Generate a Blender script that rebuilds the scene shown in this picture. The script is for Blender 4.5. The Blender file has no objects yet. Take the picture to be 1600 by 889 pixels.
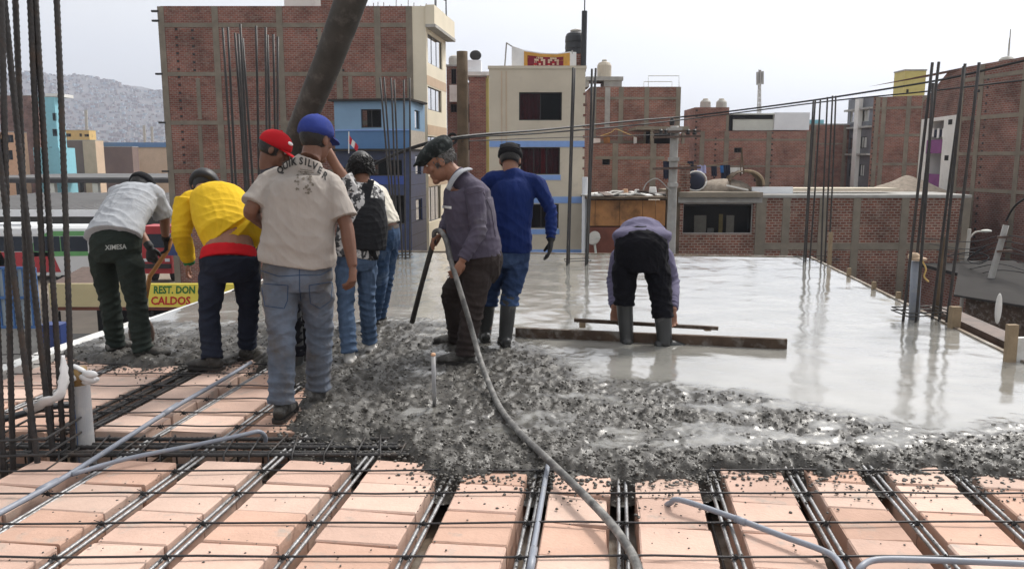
import bpy, bmesh, math, random
import numpy as np
from mathutils import Vector, Matrix, noise as mnoise
from mathutils.bvhtree import BVHTree

random.seed(7)
scene = bpy.context.scene
COL = scene.collection

# ------------------------------------------------------------------ camera
FPX, CX, CY, HC = 1250.0, 800.0, 444.5, 1.47        # focal length in photo pixels, centre, eye height over the slab
PITCH = math.atan(194.5 / 1250.0)
CP, SP = math.cos(PITCH), math.sin(PITCH)
cam_data = bpy.data.cameras.new('camera')
cam = bpy.data.objects.new('camera', cam_data)
COL.objects.link(cam)
cam_data.sensor_width = 36.0
cam_data.lens = 36.0 * FPX / 1600.0
cam_data.clip_start = 0.05
cam_data.clip_end = 12000
cam.location = (0, 0, HC)
cam.rotation_euler = (math.radians(90) - PITCH, 0, 0)
scene.camera = cam

# ------------------------------------------------------------------ sky, sun, exposure
SUN_EL, SUN_AZ = math.radians(50), math.radians(42)   # azimuth measured from +Y (away from camera) towards +X
world = bpy.data.worlds.new('World')
scene.world = world
world.use_nodes = True
wn = world.node_tree
wn.nodes.clear()
w_out = wn.nodes.new('ShaderNodeOutputWorld')
w_bg = wn.nodes.new('ShaderNodeBackground')
w_sky = wn.nodes.new('ShaderNodeTexSky')
w_sky.sky_type = 'NISHITA'
w_sky.sun_disc = False
w_sky.sun_elevation = SUN_EL
w_sky.sun_rotation = SUN_AZ
w_sky.air_density = 1.0
w_sky.dust_density = 6.0
w_sky.ozone_density = 1.0
w_hsv = wn.nodes.new('ShaderNodeHueSaturation')       # bright thin overcast: nearly all the blue is gone
w_hsv.inputs['Saturation'].default_value = 0.08
w_hsv.inputs['Value'].default_value = 1.0
w_mix = wn.nodes.new('ShaderNodeMix'); w_mix.data_type = 'RGBA'   # even cloud veil over the clear sky
w_mix.inputs[0].default_value = 0.30
w_mix.inputs[7].default_value = (8.9, 8.95, 9.05, 1)
wn.links.new(w_sky.outputs[0], w_hsv.inputs['Color'])
wn.links.new(w_hsv.outputs[0], w_mix.inputs[6])
wn.links.new(w_mix.outputs[2], w_bg.inputs['Color'])
w_bg.inputs['Strength'].default_value = 0.13
wn.links.new(w_bg.outputs[0], w_out.inputs[0])

sun_data = bpy.data.lights.new('sun', 'SUN')
sun_data.energy = 2.1
sun_data.angle = math.radians(9)
sun_data.color = (1.0, 0.95, 0.87)
sun = bpy.data.objects.new('sun', sun_data)
COL.objects.link(sun)
sun_dir = Vector((math.sin(SUN_AZ) * math.cos(SUN_EL), math.cos(SUN_AZ) * math.cos(SUN_EL), math.sin(SUN_EL)))
sun.rotation_euler = (-sun_dir).to_track_quat('-Z', 'Y').to_euler()
sun.location = (20, 20, 40)
scene.view_settings.view_transform = 'Standard'
scene.view_settings.look = 'None'
scene.view_settings.exposure = 0.5
scene.view_settings.gamma = 1.0
scene.view_settings.use_curve_mapping = False
scene.cycles.max_bounces = 6
scene.cycles.volume_bounces = 1
scene.cycles.transparent_max_bounces = 12

# ------------------------------------------------------------------ geometry helpers
def ray(u, v):
    x = (u - CX) / FPX; y = (CY - v) / FPX
    return Vector((x, CP + y * SP, -SP + y * CP))
def P(u, v, Y):
    d = ray(u, v); k = Y / d.y
    return Vector((d.x * k, Y, HC + d.z * k))
def G(u, v, z=0.0):
    d = ray(u, v); k = (z - HC) / d.z
    return Vector((d.x * k, d.y * k, z))
JD = Vector((0.1216, 0.9926, 0)); SD = Vector((0.9926, -0.1216, 0))   # along the joists / across them
def W(s, t, z=0.0):
    return SD * s + JD * t + Vector((0, 0, z))
ZS = -6.5                                                              # street level

class MB:
    """collects faces; build() links them as one mesh object with metre UVs"""
    def __init__(self): self.v = []; self.f = []; self.mi = []
    def add(self, vs, fs, m=0):
        o = len(self.v); self.v += [tuple(q) for q in vs]
        self.f += [tuple(i + o for i in f) for f in fs]; self.mi += [m] * len(fs)
        return self
    def box(self, c, sx, sy, sz, ax=None, m=0):
        X, Y, Z = ax if ax else (Vector((1, 0, 0)), Vector((0, 1, 0)), Vector((0, 0, 1)))
        c = Vector(c)
        vs = [c + X * (a * sx / 2) + Y * (b * sy / 2) + Z * (d * sz / 2) for d in (-1, 1) for b in (-1, 1) for a in (-1, 1)]
        return self.add(vs, [(0, 2, 3, 1), (4, 5, 7, 6), (0, 1, 5, 4), (2, 6, 7, 3), (1, 3, 7, 5), (0, 4, 6, 2)], m)
    def bar(self, p, q, w, h, up=(0, 0, 1), m=0):
        p, q = Vector(p), Vector(q); Y = (q - p).normalized(); X = Y.cross(Vector(up)).normalized(); Z = X.cross(Y)
        return self.box((p + q) / 2, w, (q - p).length, h, (X, Y, Z), m)
    def prism(self, pts, z0, z1, m=0):
        n = len(pts)
        vs = [(p[0], p[1], z0) for p in pts] + [(p[0], p[1], z1) for p in pts]
        a = sum(pts[i][0] * pts[(i + 1) % n][1] - pts[(i + 1) % n][0] * pts[i][1] for i in range(n))
        fs = [(i, (i + 1) % n, n + (i + 1) % n, n + i) for i in range(n)] + [tuple(range(n, 2 * n)), tuple(reversed(range(n)))]
        if a < 0: fs = [tuple(reversed(f)) for f in fs]
        return self.add(vs, fs, m)
    def tube(self, pts, r, seg=8, caps=True, side=None, sub=0, fold=None, ribs=None, m=0, hem=0):
        pts = [Vector(p) for p in pts]; n = len(pts)
        rr = [(q, q) if not isinstance(q, (tuple, list)) else tuple(q) for q in (r if isinstance(r, (list,)) else [r] * n)]
        if sub:
            np_, nr = [], []
            for i in range(n - 1):
                a, b, c, d = pts[max(i - 1, 0)], pts[i], pts[i + 1], pts[min(i + 2, n - 1)]
                ra, rb, rc, rd = rr[max(i - 1, 0)], rr[i], rr[i + 1], rr[min(i + 2, n - 1)]
                for k in range(sub):
                    t = k / sub; t2 = t * t; t3 = t2 * t
                    cf = (-.5 * t3 + t2 - .5 * t, 1.5 * t3 - 2.5 * t2 + 1, -1.5 * t3 + 2 * t2 + .5 * t, .5 * t3 - .5 * t2)
                    np_.append(a * cf[0] + b * cf[1] + c * cf[2] + d * cf[3])
                    s = t2 * (3 - 2 * t) * .5 + t * .5
                    nr.append(tuple(x * (1 - s) + y * s for x, y in zip(rb, rc)))
            pts = np_ + [pts[-1]]; rr = nr + [rr[-1]]; n = len(pts)
        vs = []; prevx = Vector(side).normalized() if side is not None else None
        L = 0
        for i in range(n):
            tg = (pts[min(i + 1, n - 1)] - pts[max(i - 1, 0)])
            tg = tg.normalized() if tg.length > 1e-9 else Vector((0, 0, 1))
            if prevx is None:
                prevx = tg.orthogonal().normalized()
            x = (prevx - tg * prevx.dot(tg))
            x = x.normalized() if x.length > 1e-6 else tg.orthogonal().normalized()
            if side is None: prevx = x
            y = tg.cross(x)
            if i: L += (pts[i] - pts[i - 1]).length
            for k in range(seg):
                a = 2 * math.pi * k / seg
                s = 1.0
                if fold: s += fold(i / max(n - 1, 1), L, a)
                if ribs: s += ribs[0] * (1 if math.sin(2 * math.pi * L / ribs[1] + a) > .45 else 0)
                hv = tg * (hem * max(0, 1 - i / 5) * (math.sin(2 * a + 1.1) + .6 * math.sin(3 * a + .4) + .35 * math.sin(7 * a))) if hem else 0
                q = pts[i] + (x * (math.cos(a) * rr[i][0]) + y * (math.sin(a) * rr[i][1])) * s
                vs.append(q + hv if hem else q)
        fs = [(i * seg + k, i * seg + (k + 1) % seg, (i + 1) * seg + (k + 1) % seg, (i + 1) * seg + k) for i in range(n - 1) for k in range(seg)]
        if caps: fs += [tuple(reversed(range(seg))), tuple(range((n - 1) * seg, n * seg))]
        return self.add(vs, fs, m)
    def ball(self, c, rx, ry, rz, ax=None, seg=16, rings=10, keep=None, m=0):
        X, Y, Z = ax if ax else (Vector((1, 0, 0)), Vector((0, 1, 0)), Vector((0, 0, 1)))
        c = Vector(c); vs = [c + Z * rz]
        for i in range(1, rings):
            p = math.pi * i / rings
            for k in range(seg):
                a = 2 * math.pi * k / seg
                vs.append(c + X * (rx * math.sin(p) * math.cos(a)) + Y * (ry * math.sin(p) * math.sin(a)) + Z * (rz * math.cos(p)))
        vs.append(c - Z * rz)
        fs = [(0, 1 + k, 1 + (k + 1) % seg) for k in range(seg)]
        for i in range(rings - 2):
            fs += [(1 + i * seg + k, 1 + (i + 1) * seg + k, 1 + (i + 1) * seg + (k + 1) % seg, 1 + i * seg + (k + 1) % seg) for k in range(seg)]
        b = len(vs) - 1
        fs += [(b, 1 + (rings - 2) * seg + (k + 1) % seg, 1 + (rings - 2) * seg + k) for k in range(seg)]
        return self.add(vs, fs, m)
    def lathe(self, c, prof, seg=20, m=0):
        c = Vector(c); vs = []
        for r, z in prof:
            for k in range(seg):
                a = 2 * math.pi * k / seg; vs.append(c + Vector((r * math.cos(a), r * math.sin(a), z)))
        n = len(prof)
        fs = [(i * seg + k, i * seg + (k + 1) % seg, (i + 1) * seg + (k + 1) % seg, (i + 1) * seg + k) for i in range(n - 1) for k in range(seg)]
        fs += [tuple(reversed(range(seg))), tuple(range((n - 1) * seg, n * seg))]
        return self.add(vs, fs, m)
    def mesh(self, name):
        me = bpy.data.meshes.new(name)
        me.from_pydata(self.v, [], self.f); me.validate(); me.update()
        return me
    def build(self, name, mats, parent=None, smooth=False, uv=True):
        me = self.mesh(name)
        if uv: wall_uv(me)
        ms = mats if isinstance(mats, (list, tuple)) else [mats]
        for q in ms: me.materials.append(M[q] if isinstance(q, str) else q)
        if len(ms) > 1 and len(me.polygons) == len(self.mi): me.polygons.foreach_set('material_index', self.mi)
        if smooth: me.polygons.foreach_set('use_smooth', [True] * len(me.polygons))
        return link(name, me, parent)

def wall_uv(me):
    uvl = me.uv_layers.new(name='UVMap')
    n = len(me.loops)
    if not n: return
    vi = np.zeros(n, np.int32); me.loops.foreach_get('vertex_index', vi)
    co = np.zeros(len(me.vertices) * 3, np.float32); me.vertices.foreach_get('co', co); co = co.reshape(-1, 3)[vi]
    nr = np.zeros(len(me.polygons) * 3, np.float32); me.polygons.foreach_get('normal', nr); nr = nr.reshape(-1, 3)
    lt = np.zeros(len(me.polygons), np.int32); me.polygons.foreach_get('loop_total', lt)
    nl = np.repeat(nr, lt, axis=0)
    flat = np.abs(nl[:, 2]) > .7
    ln = np.maximum(np.hypot(nl[:, 0], nl[:, 1]), 1e-6)
    u = np.where(flat, co[:, 0], (co[:, 0] * -nl[:, 1] + co[:, 1] * nl[:, 0]) / ln)
    v = np.where(flat, co[:, 1], co[:, 2])
    uvl.data.foreach_set('uv', np.stack([u, v], 1).ravel())

def link(name, data, parent=None):
    o = bpy.data.objects.new(name, data); COL.objects.link(o)
    if parent is not None:
        o.parent = parent
        o.matrix_parent_inverse = Matrix.Translation(-ORIG[parent.name])   # meshes hold world coordinates
    ORIG[o.name] = Vector((0, 0, 0))
    return o
ORIG = {}
def thing(name, label, cat, loc, group=None):
    o = bpy.data.objects.new(name, None); COL.objects.link(o)
    o.empty_display_size = .2; o.location = loc; ORIG[o.name] = Vector(loc)
    return tag(o, label, cat, group)
def tag(o, label, cat, group=None):
    o['label'] = label; o['category'] = cat
    if group: o['group'] = group
    return o
def struct(o, label=None, cat=None, kind='structure'):
    o['kind'] = kind
    if label: o['label'] = label
    if cat: o['category'] = cat
    return o

# ------------------------------------------------------------------ materials
M = {}
def mat(name, col, rough=.7, var=.15, scale=8, bump=.0, bscale=60, metal=0, spec=.5, col2=None, stain=None, coat=0, detail=5, uvmap=False):
    m = bpy.data.materials.new(name); m.use_nodes = True; nt = m.node_tree; N = nt.nodes; Lk = nt.links
    b = N['Principled BSDF']
    tc = N.new('ShaderNodeTexCoord'); src = tc.outputs['Object']
    nz = N.new('ShaderNodeTexNoise'); nz.inputs['Scale'].default_value = scale; nz.inputs['Detail'].default_value = detail; nz.inputs['Roughness'].default_value = .62
    Lk.new(src, nz.inputs['Vector'])
    rp = N.new('ShaderNodeValToRGB'); rp.color_ramp.elements[0].position = .3; rp.color_ramp.elements[1].position = .72
    c2 = col2 or tuple(min(1, x * (1 + var)) for x in col)
    c1 = tuple(x * (1 - var) for x in col) if not col2 else col
    rp.color_ramp.elements[0].color = (*c1, 1); rp.color_ramp.elements[1].color = (*c2, 1)
    Lk.new(nz.outputs['Fac'], rp.inputs['Fac']); out = rp.outputs[0]
    if stain:                                  # (colour, scale, low, high)
        n2 = N.new('ShaderNodeTexNoise'); n2.inputs['Scale'].default_value = stain[1]; n2.inputs['Detail'].default_value = 6; n2.inputs['Roughness'].default_value = .65
        Lk.new(src, n2.inputs['Vector'])
        mr = N.new('ShaderNodeMapRange'); mr.inputs[1].default_value = stain[2]; mr.inputs[2].default_value = stain[3]
        Lk.new(n2.outputs['Fac'], mr.inputs[0])
        mx = N.new('ShaderNodeMix'); mx.data_type = 'RGBA'; Lk.new(mr.outputs[0], mx.inputs[0]); Lk.new(out, mx.inputs[6]); mx.inputs[7].default_value = (*stain[0], 1)
        out = mx.outputs[2]
    Lk.new(out, b.inputs['Base Color'])
    b.inputs['Roughness'].default_value = rough; b.inputs['Metallic'].default_value = metal
    b.inputs['Specular IOR Level'].default_value = spec
    if coat: b.inputs['Coat Weight'].default_value = coat; b.inputs['Coat Roughness'].default_value = .08
    if bump:
        n3 = N.new('ShaderNodeTexNoise'); n3.inputs['Scale'].default_value = bscale; n3.inputs['Detail'].default_value = 4
        Lk.new(src, n3.inputs['Vector'])
        bp = N.new('ShaderNodeBump'); bp.inputs['Strength'].default_value = bump; bp.inputs['Distance'].default_value = .01
        Lk.new(n3.outputs['Fac'], bp.inputs['Height']); Lk.new(bp.outputs[0], b.inputs['Normal'])
    M[name] = m
    return m

def brick_mat(name, c1, c2, mortar, bw=.255, rh=.105, ms=.016, rough=.9, patch=(.30, .17, .12)):
    m = bpy.data.materials.new(name); m.use_nodes = True; nt = m.node_tree; N = nt.nodes; Lk = nt.links
    b = N['Principled BSDF']; uv = N.new('ShaderNodeUVMap')
    br = N.new('ShaderNodeTexBrick'); br.inputs['Scale'].default_value = 1
    br.inputs['Brick Width'].default_value = bw; br.inputs['Row Height'].default_value = rh; br.inputs['Mortar Size'].default_value = ms
    br.inputs['Mortar Smooth'].default_value = .3; br.inputs['Bias'].default_value = -.1
    br.inputs['Color1'].default_value = (*c1, 1); br.inputs['Color2'].default_value = (*c2, 1); br.inputs['Mortar'].default_value = (*mortar, 1)
    Lk.new(uv.outputs[0], br.inputs['Vector'])
    n1 = N.new('ShaderNodeTexNoise'); n1.inputs['Scale'].default_value = .55; n1.inputs['Detail'].default_value = 7; n1.inputs['Roughness'].default_value = .68
    Lk.new(uv.outputs[0], n1.inputs['Vector'])
    r1 = N.new('ShaderNodeMapRange'); r1.inputs[1].default_value = .35; r1.inputs[2].default_value = .7; r1.inputs[3].default_value = .55; r1.inputs[4].default_value = 1.35
    Lk.new(n1.outputs['Fac'], r1.inputs[0])
    hs = N.new('ShaderNodeHueSaturation'); Lk.new(br.outputs['Color'], hs.inputs['Color']); Lk.new(r1.outputs[0], hs.inputs['Value'])
    n2 = N.new('ShaderNodeTexNoise'); n2.inputs['Scale'].default_value = 3.2; n2.inputs['Detail'].default_value = 8; n2.inputs['Roughness'].default_value = .75
    mp = N.new('ShaderNodeMapping'); mp.inputs['Scale'].default_value = (.55, 1.6, 1); Lk.new(uv.outputs[0], mp.inputs['Vector']); Lk.new(mp.outputs[0], n2.inputs['Vector'])
    r2 = N.new('ShaderNodeMapRange'); r2.inputs[1].default_value = .5; r2.inputs[2].default_value = .74
    Lk.new(n2.outputs['Fac'], r2.inputs[0])
    mx = N.new('ShaderNodeMix'); mx.data_type = 'RGBA'; Lk.new(r2.outputs[0], mx.inputs[0]); Lk.new(hs.outputs[0], mx.inputs[6]); mx.inputs[7].default_value = (*mortar, 1)
    Lk.new(mx.outputs[2], b.inputs['Base Color']); b.inputs['Roughness'].default_value = rough; b.inputs['Specular IOR Level'].default_value = .25
    bp = N.new('ShaderNodeBump'); bp.inputs['Strength'].default_value = .7; bp.inputs['Distance'].default_value = .02; bp.invert = True
    Lk.new(br.outputs['Fac'], bp.inputs['Height']); Lk.new(bp.outputs[0], b.inputs['Normal'])
    M[name] = m

brick_mat('brick_red', (.29, .105, .077), (.19, .066, .051), (.31, .245, .205))
brick_mat('brick_orange', (.30, .122, .088), (.225, .085, .064), (.31, .24, .20))
brick_mat('brick_dark', (.23, .087, .066), (.155, .057, .045), (.25, .20, .17), bw=.25, rh=.11, ms=.02)
brick_mat('brick_low', (.225, .08, .052), (.13, .044, .032), (.31, .245, .20), bw=.27, rh=.12, ms=.024)
mat('frame_concrete', (.225, .195, .155), .92, .22, 1.2, .4, 25, spec=.2)
mat('grey_concrete', (.36, .35, .33), .9, .2, 2, .4, 30, spec=.2)
mat('cream_plaster', (.57, .51, .41), .85, .09, .6, .15, 20, spec=.25, stain=((.44, .39, .32), 1.3, .58, .8))
mat('cream_light', (.74, .67, .53), .85, .06, .6, .1, 20, spec=.25)
mat('tan_plaster', (.55, .41, .29), .85, .08, .8, spec=.25)
mat('white_plaster', (.72, .71, .68), .85, .08, .8, spec=.3, stain=((.5, .48, .45), 1.1, .56, .8))
mat('white_metal', (.72, .74, .77), .5, .05, 2)
mat('offwhite_metal', (.56, .58, .53), .6, .06, 2)
mat('blue_band', (.22, .36, .68), .7, .08, 3)
mat('blue_paint', (.085, .19, .37), .65, .08, 1.5)
mat('light_blue_paint', (.21, .34, .49), .65, .06, 1.5)
mat('navy_tile', (.028, .045, .115), .3, .25, 3)
mat('grey_tile', (.13, .135, .15), .35, .25, 1.5)
mat('cyan_paint', (.22, .50, .58), .7, .06, 2)
mat('yellow_paint', (.56, .48, .17), .75, .08, 2)
mat('ochre_paint', (.62, .42, .15), .75, .1, 2)
mat('peach_paint', (.60, .36, .22), .8, .1, 2)
mat('purple_paint', (.20, .05, .19), .7, .1, 2)
mat('violet_paint', (.06, .025, .09), .7, .1, 2)
mat('shade_black', (.012, .011, .011), .9, .1, 2)  # near-black: shade of unlit rooms and recesses put into the colour
mat('dark_frame', (.02, .018, .017), .5, .2, 5)
mat('red_curtain', (.17, .012, .025), .9, .3, 6)
mat('bright_red_curtain', (.62, .03, .05), .9, .3, 6)
mat('yellow_curtain', (.45, .33, .12), .9, .2, 6)
mat('pale_curtain', (.46, .41, .35), .9, .15, 6)
mat('black_tank', (.02, .022, .026), .45, .2, 4)
mat('tan_tank', (.50, .44, .35), .6, .1, 4)
mat('grey_tank', (.42, .40, .36), .65, .15, 4)
mat('old_wood', (.115, .085, .058), .9, .35, 3, .6, 30, spec=.2)
mat('pale_wood', (.27, .205, .135), .85, .25, 6, .4, 40, spec=.2)
mat('dark_wood', (.075, .05, .035), .85, .4, 5, .5, 40, spec=.3, stain=((.22, .20, .18), 9, .5, .72))
mat('board_orange', (.36, .17, .06), .85, .3, 1.4, .2, 20, stain=((.09, .045, .02), .8, .5, .72))
mat('board_red', (.16, .05, .03), .8, .25, 2)
mat('rust_metal', (.10, .065, .05), .7, .4, 6, .3, 40)
mat('sheet_roof', (.14, .138, .138), .9, .15, .25, spec=.1)
mat('dark_sheet_roof', (.05, .047, .045), .95, .2, .2, spec=.05)
mat('black_cable', (.012, .012, .013), .6, .1, 5)
mat('asphalt', (.06, .058, .055), .9, .25, .6)
mat('earth', (.20, .165, .13), .95, .25, .3)
mat('rubble', (.30, .25, .20), .95, .3, 5, .5, 20)
mat('hill_earth', (.05, .045, .045), .97, .35, .03, col2=(.17, .15, .14), detail=9)
mat('house_a', (.17, .115, .095), .95, .15, .3); mat('house_b', (.27, .255, .24), .95, .1, .3); mat('house_c', (.26, .30, .34), .95, .1, .3)
mat('sign_yellow', (.80, .66, .09), .6, .05, 2); mat('sign_pale', (.55, .46, .26), .6, .06, 2)
mat('sign_green', (.02, .16, .03), .6, .1, 4); mat('sign_red', (.50, .012, .015), .6, .1, 4)
mat('flag_red', (.50, .015, .03), .85, .1, 6); mat('flag_white', (.78, .77, .76), .85, .05, 6)
mat('banner_gold', (.62, .33, .07), .85, .12, 5); mat('banner_maroon', (.22, .015, .03), .85, .15, 5); mat('banner_cream', (.68, .52, .38), .85, .1, 5)
mat('clothes_dark', (.02, .024, .045), .9, .3, 6); mat('clothes_lilac', (.40, .40, .62), .9, .1, 6); mat('clothes_blue', (.05, .20, .50), .9, .1, 6)
mat('bus_white', (.66, .67, .68), .35, .04, 1); mat('bus_red', (.40, .03, .04), .35, .1, 2); mat('bus_green', (.12, .36, .12), .4, .1, 2)
mat('bus_blue', (.03, .07, .30), .35, .1, 2); mat('bus_black', (.015, .016, .02), .25, .1, 2); mat('bus_glass', (.022, .03, .045), .12, .3, .6)
mat('tyre', (.02, .02, .02), .85, .2, 6)
mat('truck_red', (.42, .025, .03), .45, .12, 2); mat('crate_blue', (.02, .04, .15), .5, .1, 3)
mat('gate_blue', (.05, .14, .34), .5, .1, 4); mat('gate_sheet', (.30, .36, .40), .5, .06, 3)

def glass_mat():
    m = bpy.data.materials.new('window_glass'); m.use_nodes = True; nt = m.node_tree; N = nt.nodes; N.clear()
    o = N.new('ShaderNodeOutputMaterial'); mx = N.new('ShaderNodeMixShader'); t = N.new('ShaderNodeBsdfTransparent'); g = N.new('ShaderNodeBsdfGlossy')
    fr = N.new('ShaderNodeFresnel'); fr.inputs[0].default_value = 1.2
    t.inputs[0].default_value = (.72, .73, .73, 1); g.inputs['Roughness'].default_value = .03
    nt.links.new(fr.outputs[0], mx.inputs[0]); nt.links.new(t.outputs[0], mx.inputs[1]); nt.links.new(g.outputs[0], mx.inputs[2]); nt.links.new(mx.outputs[0], o.inputs[0])
    M['glass'] = m
glass_mat()
# ================================================================== SETTING: ground, street, hill, haze
b = MB(); b.add([(-6000, -300, ZS - .02), (6000, -300, ZS - .02), (6000, 9000, ZS - .02), (-6000, 9000, ZS - .02)], [(0, 1, 2, 3)])
struct(b.build('ground', 'earth'), 'dusty bare ground reaching to the hills', 'ground')
b = MB(); b.add([(-60, 14, ZS), (60, 14, ZS), (60, 36.4, ZS), (-60, 36.4, ZS)], [(0, 1, 2, 3)])
struct(b.build('street', 'asphalt'), 'asphalt street below the raised slab', 'street')

def hill_h(x, y):
    # ridge line across the view, measured from the photo's skyline
    r = -x / max(y, 1)
    prof = np.interp(r, [-.2, .0, .2, .33, .40, .425, .45, .48, .51, .54, .58, .62, .66, .70, .9, 1.4], [70, 60, 80, 150, 178, 176, 168, 182, 186, 190, 210, 214, 235, 222, 200, 120])
    n = mnoise.fractal(Vector((x / 260, y / 260, 0)), 1.0, 2.0, 6)
    k = min(max((y - 1050) / 750, 0), 1); k = k * k * (3 - 2 * k)
    return ZS - 1 + (prof * .86 + n * 24) * k
b = MB(); nx, ny = 150, 46
for j in range(ny):
    y = 1000 + 1300 * j / (ny - 1)
    for i in range(nx):
        x = -2300 + 3200 * i / (nx - 1)
        b.v.append((x, y, hill_h(x, min(y, 1800) if y < 1900 else 1800 - (y - 1900))))
for j in range(ny - 1):
    for i in range(nx - 1):
        a = j * nx + i; b.f.append((a, a + 1, a + nx + 1, a + nx)); b.mi.append(0)
struct(b.build('hill', 'hill_earth', smooth=True), 'bare brown hill crowded with small houses in haze', 'hill')

# houses up the hillside: separate little buildings, share three meshes
hm = []
for q, (sx, sy, sz) in enumerate([(9, 8, 6), (12, 8, 4.5), (7, 7, 8)]):
    hb = MB().box((0, 0, sz / 2 - 2), sx, sy, sz + 4)
    hb.box((sx * .2, 0, sz + .9), sx * .45, sy * .6, 1.8)
    me = hb.mesh('hill_house'); wall_uv(me); me.materials.append(M[['house_a', 'house_b', 'house_c'][q]]); hm.append(me)
rh = random.Random(3)
for k in range(290):
    y = rh.uniform(1090, 1760); x = -y * rh.uniform(.385, .70)
    kind = rh.choices([0, 1, 2], [5, 3, 2])[0]
    o = link('hill_house', hm[kind]); o.location = (x, y, hill_h(x, y)); o.rotation_euler = (0, 0, rh.uniform(0, 3)); o.scale = [rh.uniform(.45, .75)] * 3
    tag(o, ['small brown brick house far up the hazy hillside', 'small pale plastered house far up the hazy hillside', 'small bluish grey house far up the hazy hillside'][kind], 'house',
        ['brown houses on the hillside', 'pale houses on the hillside', 'bluish houses on the hillside'][kind])
hs_ = MB()
for k in range(2600):
    y = rh.uniform(1080, 1790); x = -y * rh.uniform(.38, .72); sx, sz = rh.uniform(3, 7), rh.uniform(2.5, 5)
    hs_.box((x, y, hill_h(x, y) + sz * .3), sx, rh.uniform(3, 6), sz, None, rh.choices([0, 1, 2], [6, 2, 2])[0])
struct(hs_.build('hillside_shanties', ['house_a', 'house_b', 'house_c'], uv=False), 'crowd of tiny shacks covering the hazy hillside', 'houses', 'stuff')

# ================================================================== buildings
class Wall:
    def __init__(self, p0, p1):
        self.p0 = Vector((p0[0], p0[1], 0)); d = Vector((p1[0] - p0[0], p1[1] - p0[1], 0)); self.L = d.length; self.A = d / self.L
        n = Vector((self.A.y, -self.A.x, 0)); self.N = n if n.dot(-self.p0) > 0 else -n
    def pt(self, a, z, n=0): return self.p0 + self.A * a + Vector((0, 0, z)) + self.N * n
    def px(self, u, v):
        d = ray(u, v); k = (self.p0 - Vector((0, 0, HC))).dot(self.N) / d.dot(self.N)
        q = Vector((0, 0, HC)) + d * k
        return (q - self.p0).dot(self.A), q.z
    def rect(self, u0, v0, u1, v1):
        vm, um = (v0 + v1) / 2, (u0 + u1) / 2
        return self.px(u0, vm)[0], self.px(u1, vm)[0], self.px(um, v1)[1], self.px(um, v0)[1]
    def box(self, mb, a0, a1, z0, z1, n0, n1, m=0):
        return mb.box(self.pt((a0 + a1) / 2, (z0 + z1) / 2, (n0 + n1) / 2), abs(a1 - a0), abs(n1 - n0), z1 - z0, (self.A, self.N, Vector((0, 0, 1))), m)
    def face(self, mb, a0, a1, z0, z1, ops=(), depth=.18, m=0):
        xs = sorted({a0, a1, *[o[0] for o in ops], *[o[1] for o in ops]}); zs = sorted({z0, z1, *[o[2] for o in ops], *[o[3] for o in ops]})
        xs = [x for x in xs if a0 <= x <= a1]; zs = [z for z in zs if z0 <= z <= z1]
        for i in range(len(xs) - 1):
            for j in range(len(zs) - 1):
                xm, zm = (xs[i] + xs[i + 1]) / 2, (zs[j] + zs[j + 1]) / 2
                if any(o[0] < xm < o[1] and o[2] < zm < o[3] for o in ops): continue
                mb.add([self.pt(xs[i], zs[j]), self.pt(xs[i + 1], zs[j]), self.pt(xs[i + 1], zs[j + 1]), self.pt(xs[i], zs[j + 1])], [(0, 1, 2, 3)], m)
        for o in ops:
            q = [(o[0], o[2]), (o[1], o[2]), (o[1], o[3]), (o[0], o[3])]
            for i in range(4):
                (a, z), (c, w) = q[i], q[(i + 1) % 4]
                mb.add([self.pt(a, z), self.pt(c, w), self.pt(c, w, -depth), self.pt(a, z, -depth)], [(0, 1, 2, 3)], m)

def shell(mb, pts, z0, z1, ops={}, depth=.18, mi={}):
    n = len(pts)
    for i in range(n):
        w = Wall(pts[i], pts[(i + 1) % n]); w.face(mb, 0, w.L, z0, z1, ops.get(i, ()), depth, mi.get(i, 0))
    mb.add([(p[0], p[1], z1 - .02) for p in pts], [tuple(range(n))], mi.get('roof', 0))

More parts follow.
